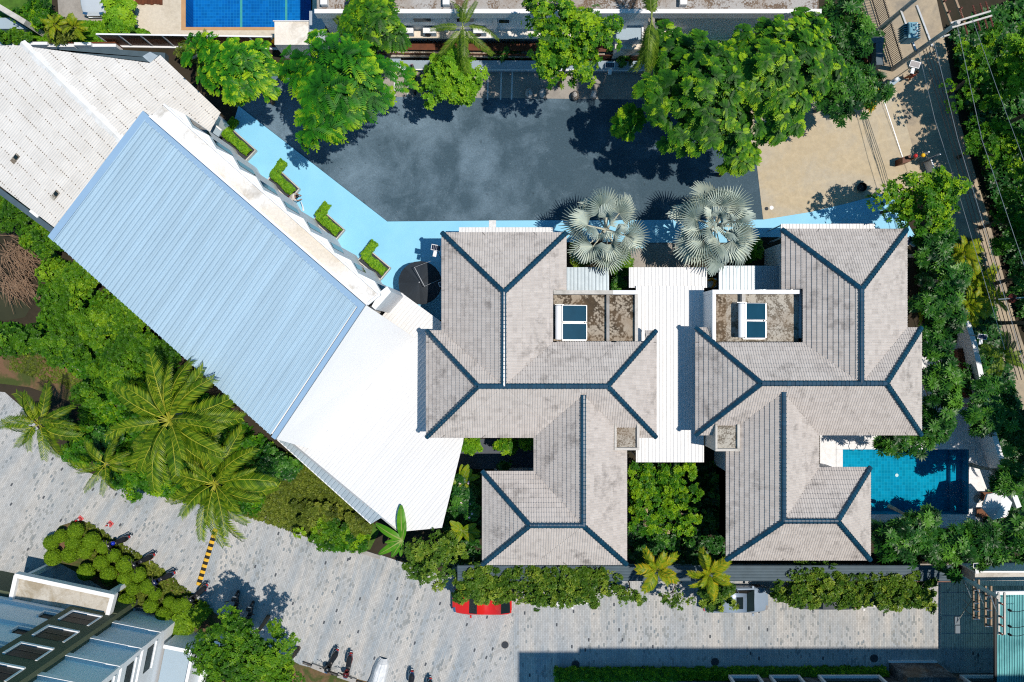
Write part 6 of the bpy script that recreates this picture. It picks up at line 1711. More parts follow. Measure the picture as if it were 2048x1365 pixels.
# shrubs below the hall
sh = ((40, 425, 34, 45, 'low green shrub between the dry branches and the shed gutter'), (95, 480, 44, 40, 'green shrub against the corner of the blue roof'), (150, 560, 55, 55, 'green mangrove shrub below the blue roof edge'),
      (122, 600, 42, 58, 'pale green mangrove shrub beside the pond'), (200, 650, 60, 55, 'dense mangrove shrub in the middle of the thicket'), (38, 684, 52, 26, 'dark green shrub between pond and curved path'),
      (130, 690, 48, 40, 'mangrove shrub above the curved path'), (255, 620, 55, 45, 'mangrove shrub close under the long roof edge'), (270, 700, 60, 48, 'bright mangrove shrub above the large coconut palm'),
      (230, 745, 50, 45, 'mangrove shrub beside the end of the curved path'), (330, 715, 40, 40, 'leafy shrub between palm crown and blue roof'), (180, 790, 30, 22, 'small shrub beside the path near the palms'))
for i, (x, y, rx, ry, lab) in enumerate(sh):
    T('mangrove_shrub', lab, x, y, 2.2 if i else 1.4, rx, ry, 1.2, 'small', M['lf_bush'], int(rx * ry / 55) + 8, 30, .5, 60 + i, cat='shrub', group='mangrove shrubs below the hall', tm=(.24 + .34 * ((i * 7) % 5) / 5, .16), trunk=.07, twig=6)
sh2 = ((170, 905, 44, 36, 'leafy shrub between the two nearest coconut palms'), (215, 880, 38, 34, 'dark shrub under the large coconut palm'), (260, 960, 40, 30, 'low shrub at the lane edge under the palms'),
       (130, 850, 30, 26, 'leafy shrub beside the small coconut palm'), (310, 960, 36, 30, 'leafy shrub below the drooping palm fronds'), (560, 930, 40, 34, 'shrub at the hall corner beside the palm tips'))
for i, (x, y, rx, ry, lab) in enumerate(sh2):
    T('garden_shrub', lab, x, y, 1.4, rx, ry, .8, 'broad', M['lf_dark'] if i % 2 else M['lf_mid'], int(rx * ry / 60) + 6, 14, .4, 80 + i, cat='shrub', group='garden shrubs under the palms', trunk=.05, twig=5)
sh3 = ((660, 1065, 52, 40, 'shrub spilling over the lane edge by the weedy lawn'), (720, 1050, 34, 24, 'leafy shrub beside the banana plant and lean-to'), (705, 1085, 38, 18, 'bright low fern bush on the lane edge'), (630, 1030, 48, 34, 'olive shrub in the weedy lawn'))
for i, (x, y, rx, ry, lab) in enumerate(sh3):
    T('lawn_shrub', lab, x, y, .8, rx, ry, .55, 'small', (M['lf_bush'], M['lf_olive'], M['lf_mid'], M['lf_olive'])[i], int(rx * ry / 50) + 6, 22, .35, 90 + i, cat='shrub', group='shrubs on the weedy lawn', trunk=.04, twig=4)
# vine hedge over the cars and the lean-to
vn = ((958, 1172, 48, 30, 'vine bush spilling over the red hatchback'), (1040, 1170, 52, 36, 'vine bush between the red hatchback and the white car'), (1130, 1172, 56, 38, 'vine bush covering the white car'), (1200, 1162, 38, 28, 'thin vine bush at the gap before the golden palms'),
      (1255, 1190, 36, 20, 'sparse trailing vine below the first golden palm'), (1350, 1195, 50, 18, 'sparse trailing vine below the two golden palms'), (1435, 1190, 32, 22, 'vine bush over the tail of the silver sedan'), (1575, 1180, 26, 26, 'vine clump between the silver sedan and the dark grey car'),
      (1640, 1175, 50, 34, 'vine bush burying the dark grey car'), (1725, 1178, 50, 34, 'vine bush burying the second white car'), (1810, 1180, 52, 36, 'vine bush where the paving meets the ribbed canopy'), (1625, 1140, 46, 14, 'yellow flowered vine lying on the dark lean-to'),
      (985, 1150, 50, 22, 'vine creeping up the lean-to behind the red hatchback'), (1078, 1150, 50, 22, 'vine creeping up the lean-to behind the first white car'), (1165, 1146, 42, 18, 'vine creeping up the lean-to short of the roof hip'))
for i, (x, y, rx, ry, lab) in enumerate(vn):
    T('vine_bush', lab, x, y + 2, 2.3, rx * 1.05, ry * .95, .5, 'tiny' if i % 2 else 'small', M['lf_vine'], int(rx * ry / 15) + 8 if i not in (4, 5) else int(rx * ry / 50) + 4, 12 if i not in (4, 5) else 7, .28, 100 + i, cat='vine', base=(x, 1160), group='vines over the lean-to and cars', tm=(.42, .24), trunk=.05, twig=8, box=i not in (4, 5))
# courtyards
T('pergola_vine', 'bright green creeper covering the timber pergola between the houses', 1330, 996, 3.0, 68, 68, .3, 'small', M['lf_mid'], 120, 18, .36, 120, cat='vine', tm=(.55, .18), trunk=.06, box=True)
cy = ((1160, 515, 20, 26, 'small yellow-green shrub beside the tiled house behind the smaller silver palm'), (1240, 530, 26, 36, 'leafy shrub under the smaller silver palm beside the lean-to'), (1500, 500, 26, 26, 'shrub behind the larger silver palm'), (1235, 572, 12, 14, 'single rosette plant beside the white canopy end'),
      (940, 890, 22, 14, 'bright fern-like plant at the annex corner'), (1015, 892, 24, 13, 'leafy plant in the narrow slate courtyard'), (1050, 882, 14, 8, 'pale leaved plant at the courtyard end'), (1008, 932, 10, 8, 'small spiky plant at the low wing eave'))
for i, (x, y, rx, ry, lab) in enumerate(cy):
    T('courtyard_plant', lab, x, y, 1.3, rx, ry, .6, 'broad', (M['lf_vine'], M['lf_bush'], M['lf_mid'], M['lf_dark'], M['lf_bright'], M['lf_mid'], M['lf_bright'], M['lf_dark'])[i], int(rx * ry / 22) + 6, 10, .3, 130 + i, cat='plant', group='plants in the courtyards', trunk=.03, twig=4)
T('oleander_bush', 'flowering oleander with pale pink blossom beside the annex roof', 930, 1000, 2.2, 26, 40, 1.0, 'whorl', M['lf_dark'], 26, 8, .4, 140, cat='shrub', flowers=26, trunk=.06)
T('garden_hedge_tree', 'dark leafy shrub between the roof edge and the annex near the lane', 905, 1085, 2.0, 30, 30, .9, 'small', M['lf_vine'], 22, 18, .4, 141, cat='shrub', trunk=.05)
T('driveway_palm_bush', 'bright yellow spiky plant at the edge of the tan driveway', 1742, 198, 1.2, 14, 14, .5, 'rosette', M['lf_gold'], 10, 5, .3, 142, cat='plant', tm=(.8, .1), trunk=.04)
for i, (x, y, rx, ry, lab) in enumerate(((70, 30, 40, 30, 'mixed shrub on the lawn beside the slanting concrete beam'), (30, 74, 40, 14, 'grassy shrub along the boundary wall'), (130, 62, 34, 24, 'pale leaved shrub near the drive apron'), (238, 25, 27, 42, 'bright clipped shrub beside the pale car'), (240, 60, 22, 14, 'bright shrub at the end of the timber fence'), (395, 110, 40, 26, 'dark shrub at the shed corner below the timber fence'))):
    T('lawn_bush', lab, x, y, 1.2, rx, ry, .7, 'whorl' if i == 3 else 'small', (M['lf_mid'], M['lf_bush'], M['lf_olive'], M['lf_bright'], M['lf_bright'], M['lf_olive'])[i], int(rx * ry / 50) + 6, 14, .4, 150 + i, cat='shrub', group='shrubs on the upper lawn', trunk=.04, twig=4)
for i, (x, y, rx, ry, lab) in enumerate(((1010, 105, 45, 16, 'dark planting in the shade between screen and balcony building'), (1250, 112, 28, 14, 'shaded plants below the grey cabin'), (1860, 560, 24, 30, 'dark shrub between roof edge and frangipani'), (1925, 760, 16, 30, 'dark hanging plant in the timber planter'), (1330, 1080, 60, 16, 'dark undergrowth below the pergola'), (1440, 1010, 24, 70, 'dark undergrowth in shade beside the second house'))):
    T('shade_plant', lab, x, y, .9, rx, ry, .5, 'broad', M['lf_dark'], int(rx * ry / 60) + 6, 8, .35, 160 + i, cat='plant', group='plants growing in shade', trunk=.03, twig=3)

# ------------------------------------------------------------------ topiary balls, hedges
def ball_mesh(seed):
    rng = np.random.default_rng(seed); N = 900
    d = rng.normal(size=(N, 3)); d /= np.linalg.norm(d, axis=1, keepdims=True); d[:, 2] = np.where(d[:, 2] < -.5, -d[:, 2], d[:, 2])
    p = d * (.97 + rng.normal(0, .03, N))[:, None]
    return np_mesh('foliage', [leaves(rosette(4, .16, .075, .7, rng), p, d + rng.normal(0, .35, (N, 3)), rng.uniform(.7, 1.2, N), np.clip(rng.normal(.5, .2, N), 0, 1), rng)], M['lf_topiary'])
BALLS = [ball_mesh(s) for s in (1, 2, 3)]
cb = MB(); cb.lathe([(.0, -.9), (.5, -.75), (.85, -.3), (.9, .1), (.7, .58), (.35, .84), (.0, .92)], 16); CORE = cb.mesh('core', M['lf_topiary'], smooth=True)
tz = ((305, 535, 45), (362, 497, 40), (450, 465, 48), (437, 535, 48), (418, 605, 50), (507, 590, 45), (545, 525, 52), (613, 562, 40), (317, 622, 52), (675, 612, 40), (603, 652, 45), (743, 665, 52), (512, 710, 52), (645, 722, 48),
      (742, 750, 45), (822, 725, 45), (790, 808, 40), (875, 795, 45), (920, 840, 38), (752, 885, 50), (895, 910, 45), (1003, 888, 35), (973, 963, 48), (1050, 910, 42), (1100, 895, 40))
for i, (x, y, r) in enumerate(tz):
    c = P(x / 2.967, 905 + y / 2.967, .85); R = r / 2.967 * (H - .85) / F * .93
    o = thing('topiary_ball', 'clipped round green topiary ball in the bed beside the entrance canopy', 'topiary', Vector((c.x, c.y, 0)), 'topiary balls in the entrance bed')
    f = child('foliage', BALLS[i % 3], o, (0, 0, .85)); f.scale = (R, R, R * .92); f.rotation_euler = (0, 0, i * 1.7)
    f = child('inner_foliage', CORE, o, (0, 0, .85)); f.scale = (R, R, R * .9)
    MB().tube([(0, 0, 0), (0, 0, .7)], .04, 6).build('stem', M['bark'], o, local=True)
def hedge_thing(name, lab, segs, z1, w, n, mat, seed, leaf=.13, cat='hedge'):
    rng = np.random.default_rng(seed); a = Vector((*segs[0][0][:2], 0)); o = thing(name, lab, cat, a)
    v, f, t = hedge_mesh(rng, [((s[0][0], s[0][1]), (s[1][0], s[1][1])) for s in segs], .1, z1, w, n, leaf)
    child('foliage', np_mesh('foliage', [(v - np.array(a), f, t)], mat), o)
    k = MB()
    for s in segs: k.bar((s[0][0], s[0][1], z1 * .42), (s[1][0], s[1][1], z1 * .42), w * 1.5, z1 * .84)
    k.build('inner_foliage', mat, o); return o
hp = [P(x, y, .9) for x, y in ((350, 1275), (362, 1245), (385, 1228), (400, 1240))]
hedge_thing('clipped_hedge', 'kidney shaped bright clipped hedge between topiary balls and street tree', [(hp[0], hp[1]), (hp[1], hp[2]), (hp[2], hp[3])], 1.1, .75, 500, M['lf_topiary'], 7)
hq0, hq1 = P(1112, 1352, .5), P(1770, 1350, .5)
hedge_thing('long_hedge', 'long low dark hedge in front of the dark apartment block', [(hq0, hq1)], .7, .42, 190, M['lf_mid'], 8, .16)
ks = thing('planting_kerb', 'broken dark stone kerb along the planting strip by the scooters', 'kerb', P(690, 1345))
for a, b_ in (((606, 1325), (622, 1331)), ((624, 1331), (652, 1342)), ((654, 1343), (674, 1350)), ((676, 1350), (712, 1362)), ((714, 1363), (745, 1372))):
    MB().bar(P(*a, .12), P(*b_, .12), .3 if a[0] in (624, 676) else .12, .22).build('kerb_stone', M['grey_conc'] if a[0] in (624, 676) else M['slate'], ks)
ke = thing('lane_kerb', 'low stone kerb between the weedy lawn and the paved lane', 'kerb', P(560, 1050))
kl = ((510, 1030), (545, 1040), (575, 1052), (600, 1064), (640, 1086), (665, 1086), (700, 1095), (725, 1104), (760, 1115))
for a, b_ in zip(kl, kl[1:]): MB().bar(P(*a, .07), P(*b_, .07), .28, .14).build('kerb_stone', M['grey_conc'], ke)
pe = thing('path_edging', 'thin pale edging curving along the garden path by the mangrove', 'edging', P(150, 740))
kl = ((60, 702), (95, 706), (125, 722), (155, 738), (185, 752), (200, 772), (210, 790))
for a, b_ in zip(kl, kl[1:]): MB().bar(P(*a, .1), P(*b_, .1), .07, .2).build('edging_board', M['pale_conc'], pe)
# dry branches, weeds and lawn tufts
rng = np.random.default_rng(5); tw_ = MB()
for i in range(620):
    zone = i % 3
    cx, cy_, sx, sy = ((30, 510, 32, 34), (42, 400, 28, 26), (30, 570, 26, 16))[zone]
    x, y = rng.normal(cx, sx * .6), rng.normal(cy_, sy * .6)
    a = rng.normal(-.7, .5); l = rng.uniform(.5, 1.6); z = rng.uniform(.05, .9)
    p = P(x, y, z); d = Vector((math.cos(a), math.sin(a), rng.normal(0, .15))) * l
    tw_.tube([p, p + d * .5 + Vector((rng.normal(0, .06), rng.normal(0, .06), .04)), p + d], [.026, .02, .008], 4, cap=False)
tag(tw_.build('dry_branches', M['twig']), 'tangle of dry brown branches beside the pond', 'branches', kind='stuff')
def tufts(name, lab, poly, n, mat, seed, kind='tiny', h=.1, tm=(.45, .25), sc=1.0):
    rng = np.random.default_rng(seed); q = [P(*a) for a in poly]; hs = None
    xs, ys = [p.x for p in q], [p.y for p in q]; pos = []
    while len(pos) < n:
        x, y = rng.uniform(min(xs), max(xs)), rng.uniform(min(ys), max(ys)); ins = False; j = len(q) - 1
        for i in range(len(q)):
            if (q[i].y > y) != (q[j].y > y) and x < (q[j].x - q[i].x) * (y - q[i].y) / (q[j].y - q[i].y) + q[i].x: ins = not ins
            j = i
        if ins: pos.append((x, y, rng.uniform(.02, h)))
    pos = np.array(pos); nr = np.column_stack([rng.normal(0, .3, (n, 2)), np.ones(n)])
    big = .5 + .5 * np.sin(pos[:, 0] * 1.1 + 1) * np.sin(pos[:, 1] * .9)
    t = np.clip(rng.normal(*tm, n) * .7 + big * .3, 0, 1)
    return tag(bpy_obj(name, np_mesh(name, [leaves(template(kind, rng), pos, nr, rng.uniform(.7, 1.5, n) * sc, t, rng)], mat)), lab, 'ground cover', kind='stuff')
def bpy_obj(name, me):
    o = bpy.data.objects.new(name, me); return put(o)
tufts('weeds', 'low olive green weeds covering the lawn beside the lean-to', [(470, 905), (600, 905), (745, 1050), (735, 1090), (640, 1080), (450, 1015)], 9000, M['lf_olive'], 11, 'tiny', .3)
tufts('grass', 'bright short grass on the upper lawn', [(-30, 45), (100, 20), (140, 45), (225, 45), (300, 66), (320, 88), (-30, 84)], 4500, M['lf_bright'], 12, 'tiny', .12, (.35, .2))
tufts('bed_weeds', 'low weeds between the topiary balls', [(140, 1040), (180, 1045), (330, 1140), (420, 1220), (340, 1260), (200, 1160)], 3000, M['lf_olive'], 13, 'tiny', .15)
tufts('undergrowth', 'dark undergrowth on the ground below the shrubs and palms', [(-30, 640), (60, 690), (220, 790), (170, 800), (150, 900), (300, 985), (520, 1030), (560, 900), (350, 730), (90, 480), (140, 560), (75, 655)], 6500, M['lf_mid'], 14, 'small', .5, (.3, .2), 1.3)
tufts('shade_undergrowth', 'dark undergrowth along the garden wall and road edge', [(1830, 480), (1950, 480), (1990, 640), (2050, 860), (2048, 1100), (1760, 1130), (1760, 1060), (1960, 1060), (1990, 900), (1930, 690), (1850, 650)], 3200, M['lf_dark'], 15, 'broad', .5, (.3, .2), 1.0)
tufts('roadside_undergrowth', 'undergrowth below the trees beyond the road, leaves tinted dark as shade', [(1895, 60), (2100, -30), (2100, 760), (2040, 640), (1985, 430), (1930, 240)], 3000, M['lf_dark'], 16, 'broad', .8, (.3, .2), 1.2)  # shade under the crowns is put into the dark leaf colour
tufts('gap_shade_fill', 'dark leaf tufts added as shade between the balcony building and the spreading trees', [(1290, 92), (1640, 66), (1760, 70), (1735, 170), (1500, 215), (1290, 160)], 2600, M['lf_dark'], 18, 'broad', .8, (.3, .2), 1.2)  # added dark leaves stand in for shade over the bright soil
tufts('court_shade_fill', 'dark leaf tufts added as shade on the courtyard soil between the houses', [(1256, 925), (1450, 925), (1450, 1125), (1256, 1125)], 1100, M['lf_dark'], 19, 'broad', .5, (.25, .15), 1.0)  # dark leaves added so the courtyard gaps read as shaded
tufts('side_shade_fill', 'dark leaf tufts added as shade between the annex and the low roof wing', [(905, 935), (962, 945), (962, 1128), (880, 1128)], 500, M['lf_dark'], 20, 'broad', .5, (.25, .15), 1.0)  # added tufts darken this gap in place of real shade
tufts('path_grass', 'patchy grass on the brown garden path', [(20, 700), (90, 712), (150, 745), (190, 780), (160, 790), (90, 760), (20, 740)], 700, M['lf_olive'], 17, 'tiny', .06, (.5, .2), .7)

# ------------------------------------------------------------------ palms
def frond_mesh(L, pairs, leaf, lift, droop, rng, hang=.5, mat=None, rmat=None, wmul=1.0, twist=0.0, curl=0.0):
    V, Q, Tn = [], [], []
    def pos(f):
        r = L * f * (1 - .10 * f); z = L * (lift * f - droop * f * f)
        return np.array((r, curl * L * f * f, z))
    for i in range(pairs):
        f = .16 + .84 * (i + .5) / pairs; c = pos(f); t = pos(min(1.02, f + .02)) - pos(f - .02); t /= np.linalg.norm(t)
        side = np.array((-t[1], t[0], 0)); side /= np.linalg.norm(side)
        ll = leaf * (.42 + .75 * math.sin(math.pi * min(1, .12 + f * .80))) * rng.uniform(.85, 1.1); wd = wmul * L / pairs * .40
        fw = .45 + .45 * f
        for sg in (-1, 1):
            hg = hang * rng.uniform(.7, 1.3)
            d1 = side * sg + t * fw + np.array((0, 0, .12)); d1 /= np.linalg.norm(d1)
            d2 = side * sg * .8 + t * fw + np.array((0, 0, -hg)); d2 /= np.linalg.norm(d2)
            p0, p1 = c, c + d1 * ll * .5; p2 = p1 + d2 * ll * .5
            b = len(V)
            V += [p0 - t * wd * .6, p0 + t * wd * .6, p1 - t * wd, p1 + t * wd, p2 - t * wd * .15, p2 + t * wd * .15]
            Q += [(b, b + 1, b + 3, b + 2), (b + 2, b + 3, b + 5, b + 4)]; k = min(1, max(0, rng.normal(.52, .22))); Tn += [k, min(1, k + .12)]
    nl = len(Q); rs = [pos(f) for f in np.linspace(0, 1, 9)]
    for i in range(8):
        for a_, sgn in ((rs[i], 0),):
            w0, w1 = .010 * (1 - i / 9) + .002, .010 * (1 - (i + 1) / 9) + .002; b = len(V)
            t = rs[i + 1] - rs[i]; s = np.array((-t[1], t[0], 0)); s /= np.linalg.norm(s); up = np.array((0, 0, 1.0))
            V += [rs[i] - s * w0, rs[i] + up * w0 * 1.2, rs[i] + s * w0, rs[i + 1] - s * w1, rs[i + 1] + up * w1 * 1.2, rs[i + 1] + s * w1]
            Q += [(b, b + 1, b + 4, b + 3), (b + 1, b + 2, b + 5, b + 4)]; Tn += [.5, .5]
    me = np_mesh('frond', [(np.array(V), np.array(Q), np.array(Tn))], mat); me.materials.append(rmat)
    mi = np.zeros(len(Q), np.int32); mi[nl:] = 1; me.polygons.foreach_set('material_index', mi)
    return me
def palm(name, lab, px, py, zc, fronds, L, mat, rmat, base, seed, meshes, trunk_r=.16, group=None, tints=None, lo=-.15, hi=.75, azs=None, coco=0, bark=None):
    """fronds in spiral order, the inner ones steeper; each frond an object"""
    rnd = random.Random(seed); c = P(px, py, zc); b0 = P(*base); o = thing(name, lab, 'palm tree', b0, group)
    tr = MB(); mid = b0.lerp(c, .5) + Vector((rnd.uniform(-.2, .2), rnd.uniform(-.2, .2), 0))
    n_ = 14; pt = []
    for k in range(n_ + 1):
        f = k / n_; pt.append((1 - f) ** 2 * b0 + 2 * f * (1 - f) * mid + f * f * c)
    tr.tube(pt, [trunk_r * (1.25 - .4 * k / n_ + (.06 if k % 2 else 0)) for k in range(n_ + 1)], 10); tr.build('trunk', bark or M['bark_pale'], o)
    cl = c - b0
    for k in range(fronds):
        f = k / max(1, fronds - 1); az = k * 2.39996 + rnd.uniform(-.45, .45) if azs is None else math.radians(azs[k])
        el = lo + (hi - lo) * f ** 1.3 + rnd.uniform(-.15, .15); s = L * (1.0 - .32 * f * f) * rnd.uniform(.82, 1.1)
        fo = child('frond', meshes[k % len(meshes)], o)
        fo.matrix_local = Matrix.Translation(cl + Vector((0, 0, .05 * f))) @ Matrix.Rotation(az, 4, 'Z') @ Matrix.Rotation(-el, 4, 'Y') @ Matrix.Rotation(rnd.uniform(-.8, .8), 4, 'X') @ Matrix.Diagonal((s, s * rnd.uniform(.7, 1.0), s, 1))
    if coco:
        cm = MB(); cm.lathe([(.0, -.15), (.09, -.11), (.12, 0), (.09, .1), (0, .14)], 8); me = cm.mesh('coconut', M['lf_olive'], smooth=True)
        for k in range(coco):
            a = k * 6.28 / coco; child('coconut', me, o, cl + Vector((math.cos(a) * .3, math.sin(a) * .3, -.25)))
    return o
rg = np.random.default_rng(77)
COCO = [frond_mesh(1.0, 32, .215, .20, .42, rg, h, M['lf_palm'], M['rachis'], 1.0, 0, c) for h, c in ((1.0, .16), (1.4, -.2), (1.2, .28), (1.5, -.08), (1.7, .05))]
COCO2 = [frond_mesh(1.0, 26, .24, .30, .62, rg, h, M['lf_palm'], M['rachis'], 1.0, 0, c) for h, c in ((1.2, .28), (1.5, -.3), (1.3, .15))]
palm('coconut_palm', 'largest coconut palm with fronds reaching the blue roof edge', 340, 842, 8.6, 30, 4.4, None, None, (372, 822), 1, COCO, .17, coco=6, group='coconut palms below the hall')
palm('coconut_palm', 'coconut palm with fronds hanging over the speed bump', 430, 968, 7.0, 28, 3.8, None, None, (455, 955), 2, COCO, .16, coco=6, group='coconut palms below the hall')
palm('coconut_palm', 'coconut palm with curling fronds over the paved lane at the picture edge', 78, 848, 6.4, 18, 2.6, None, None, (130, 835), 3, COCO2, .14, group='coconut palms below the hall')
palm('coconut_palm', 'small coconut palm between the larger palms at the lane edge', 212, 928, 4.6, 13, 2.3, None, None, (230, 920), 4, COCO2, .12, group='coconut palms below the hall')
ROY = [frond_mesh(1.0, 28, .20, .25, .62, rg, h, M['lf_royal'], M['rachis_g'], 1.1, 0, c) for h, c in ((.9, .05), (1.1, -.06))]
palm('feather_palm', 'feather palm with broad arching fronds in front of the balcony building', 925, 56, 7.0, 9, 2.5, None, None, (915, 128), 5, ROY, .14, lo=.0, hi=.5, azs=(265, 95, 178, 2, 310, 60, 235, 285, 88), bark=M['pale_conc'])
palm('feather_palm', 'slender palm leaning over the pool house roof', 700, 58, 5.5, 9, 1.7, None, None, (708, 120), 6, ROY, .1, lo=.0, hi=.6)
palm('shaggy_palm', 'tall shaggy palm with long hanging fronds beside the spreading tree', 1303, 40, 9.0, 12, 3.6, None, None, (1296, 222), 7, ROY, .24, lo=-.5, hi=.3, azs=(268, 274, 262, 88, 93, 270, 280, 85, 266, 272, 95, 260))
GOLD = [frond_mesh(1.0, 18, .27, .45, .55, rg, h, M['lf_gold'], M['rachis'], 1.5, 0, c) for h, c in ((.5, .08), (.6, -.08))]
GRN = [frond_mesh(1.0, 18, .27, .4, .55, rg, h, M['lf_palm2'], M['rachis'], 1.4, 0, c) for h, c in ((.5, .08), (.6, -.08))]
palm('golden_palm', 'golden-green palm at the pergola corner above the trailing vine', 1312, 1140, 4.0, 15, 1.75, None, None, (1310, 1118), 8, GOLD + GRN, .08, lo=.0, hi=.9, group='golden palms by the street')
palm('golden_palm', 'green palm with yellowing tips beside the low roof hip and silver sedan', 1418, 1148, 4.0, 16, 1.85, None, None, (1412, 1125), 9, GRN + GOLD[:1], .08, lo=.0, hi=.9, group='golden palms by the street')
for i, (x, y, z, n_, L_, lab) in enumerate(((1925, 505, 3.6, 13, 1.5, 'yellow-green areca palm nearest the shade tree by the road'), (1955, 560, 3.8, 14, 1.6, 'yellow-green areca palm in the middle of the clump by the road'), (1935, 612, 3.6, 14, 1.5, 'yellow-green areca palm beside the slanting wall'), (1985, 600, 3.4, 10, 1.3, 'yellow-green areca palm leaning over the road'),
                          (1836, 618, 3.0, 8, 1.1, 'small bright palm squeezed against the tiled roof edge'), (110, 50, 2.2, 10, 1.0, 'small palm on the upper lawn'), (150, 55, 2.2, 10, 1.1, 'small palm beside the drive apron'))):
    palm('areca_palm', lab, x, y, z, n_, L_, None, None, (x - (8 if x > 1000 else -8), y), 20 + i, GRN, .06, lo=.05, hi=1.0, group='areca palms')
palm('roadside_palm', 'dark feathery palm between the garden wall and the road', 2003, 712, 4.2, 14, 1.7, None, None, (1985, 705), 30, [frond_mesh(1.0, 28, .26, .4, .6, rg, .6, M['lf_royal'], M['rachis_g'], 1.2)], .1, lo=.0, hi=.9)
palm('roadside_palm', 'dark feathery palm at the picture edge by the pool terrace', 2046, 940, 3.6, 11, 1.5, None, None, (2030, 930), 31, [frond_mesh(1.0, 28, .26, .4, .6, rg, .6, M['lf_royal'], M['rachis_g'], 1.2)], .1, lo=.0, hi=.9)
palm('roadside_palm', 'thin palm bent over the boundary behind the leafy tree', 400, 108, 3.6, 7, 1.7, None, None, (380, 120), 32, ROY, .08, lo=.0, hi=.6)

def fan_mesh(rng, segs=26, R=1.0, spread=3.7):
    """pleated fan blade on its stalk, lying along +x"""
    V, Q, Tn = [], [], []; PL_ = 1.1
    for k in range(segs):
        a = -spread / 2 + spread * k / (segs - 1); l = R * (.78 + .22 * math.cos(a * .6)) * rng.uniform(.92, 1.06); st = spread / segs
        for half in (-1, 1):
            b = len(V)
            for f, dz, wf, pl_ in ((.05, .0, .5, .02), (.58, .06 + .20 * abs(math.sin(a)), .46, .07), (1.0, -.16 + .24 * abs(math.sin(a)), .05, .02)):
                ae = a + half * st * wf
                V.append((math.cos(a) * l * f, math.sin(a) * l * f, dz * R + pl_)); V.append((math.cos(ae) * l * f, math.sin(ae) * l * f, dz * R - pl_ * .6))
            Q += [(b, b + 1, b + 3, b + 2), (b + 2, b + 3, b + 5, b + 4)]; t = min(1, max(0, rng.normal(.42 + .12 * half, .10))); Tn += [t, min(1, t + .15)]
    nl = len(Q); b = len(V); w = .042
    for f in (0, .5, 1):
        x = -PL_ * (1 - f) + .04 * f
        V += [(x, -w * (1.5 - .9 * f), 0), (x, 0, w), (x, w * (1.5 - .9 * f), 0)]
    for i in range(2):
        b2 = b + i * 3; Q += [(b2, b2 + 1, b2 + 4, b2 + 3), (b2 + 1, b2 + 2, b2 + 5, b2 + 4)]; Tn += [.5, .5]
    V = [(x + PL_, y, z) for x, y, z in V]
    me = np_mesh('fan_leaf', [(np.array(V), np.array(Q), np.array(Tn))], M['lf_silver']); me.materials.append(M['petiole'])
    mi = np.zeros(len(Q), np.int32); mi[nl:] = 1; me.polygons.foreach_set('material_index', mi); return me
FAN = [fan_mesh(rg) for _ in range(3)]
def fan_palm(lab, px, py, zc, n, S, base, seed, lo=-.15, hi=1.3):
    rnd = random.Random(seed); c = P(px, py, zc); b0 = P(*base); o = thing('silver_fan_palm', lab, 'palm tree', b0, 'silver fan palms by the blue path')
    tr = MB(); tr.tube([b0, b0.lerp(c, .5), c], [.24, .2, .22], 10); tr.build('trunk', M['bark'], o)
    rings = ((.48, -.12, 1.0), (.34, .45, .92), (.18, 1.0, .68))
    k = 0
    for share, el0, sc_ in rings:
        m_ = max(3, round(n * share)); ph = rnd.uniform(0, 6.28)
        for j in range(m_):
            az = ph + j * 2 * math.pi / m_ + rnd.uniform(-.22, .22); el = el0 + rnd.uniform(-.16, .16)
            fo = child('fan_leaf', FAN[k % 3], o); k += 1
            fo.matrix_local = Matrix.Translation(c - b0) @ Matrix.Rotation(az, 4, 'Z') @ Matrix.Rotation(-el, 4, 'Y') @ Matrix.Rotation(rnd.uniform(-.9, .9), 4, 'X') @ Matrix.Scale(S * sc_ * rnd.uniform(.88, 1.1), 4)
fan_palm('smaller silver fan palm with loose leaves beside the tiled house', 1212, 460, 4.6, 17, 1.36, (1200, 480), 3)
fan_palm('larger full silver fan palm beside the tan driveway', 1430, 452, 4.8, 27, 1.42, (1405, 478), 4, -.2)

# banana and large-leaved plants
def blade(L, W, rng, mat, sag=.5):
    V, Q, Tn = [], [], []; n = 10
    for i in range(n + 1):
        f = i / n; w = W * math.sin(math.pi * min(.97, f * .93 + .05)) ** .6; z = L * (.35 * f - sag * f * f)
        V += [(L * f, -w / 2, z - w * .12), (L * f, 0, z), (L * f, w / 2, z - w * .12)]
    for i in range(n):
        b = i * 3; t = rng.uniform(.3, .7); Q += [(b, b + 3, b + 4, b + 1), (b + 1, b + 4, b + 5, b + 2)]; Tn += [t, min(1, t + .12)]
    nl = len(Q)
    for i in range(n):
        b = len(V); f0, f1 = i / n, (i + 1) / n; w = .02 * (1.2 - f0)
        for f in (f0, f1):
            z = L * (.35 * f - sag * f * f) + .012; V += [(L * f, -w, z), (L * f, w, z)]
        Q.append((b, b + 1, b + 3, b + 2)); Tn.append(.9)
    me = np_mesh('leaf_blade', [(np.array(V), np.array(Q), np.array(Tn))], mat); me.materials.append(M['rachis_g']); mi = np.zeros(len(Q), np.int32); mi[nl:] = 1; me.polygons.foreach_set('material_index', mi); return me
BAN = [blade(1.0, .27, rg, M['lf_banana'], s) for s in (.35, .5)]
def big_leaf_plant(name, lab, px, py, zc, specs, meshes, base, cat, stem=.09):
    c = P(px, py, zc); b0 = P(*base); o = thing(name, lab, cat, b0)
    MB().tube([b0, c], [stem * 1.3, stem], 8).build('stem', M['lf_banana'], o)
    for k, (az, l, el) in enumerate(specs):
        f = child('leaf_blade', meshes[k % len(meshes)], o)
        f.matrix_local = Matrix.Translation(c - b0) @ Matrix.Rotation(math.radians(az), 4, 'Z') @ Matrix.Rotation(-el, 4, 'Y') @ Matrix.Scale(l, 4)
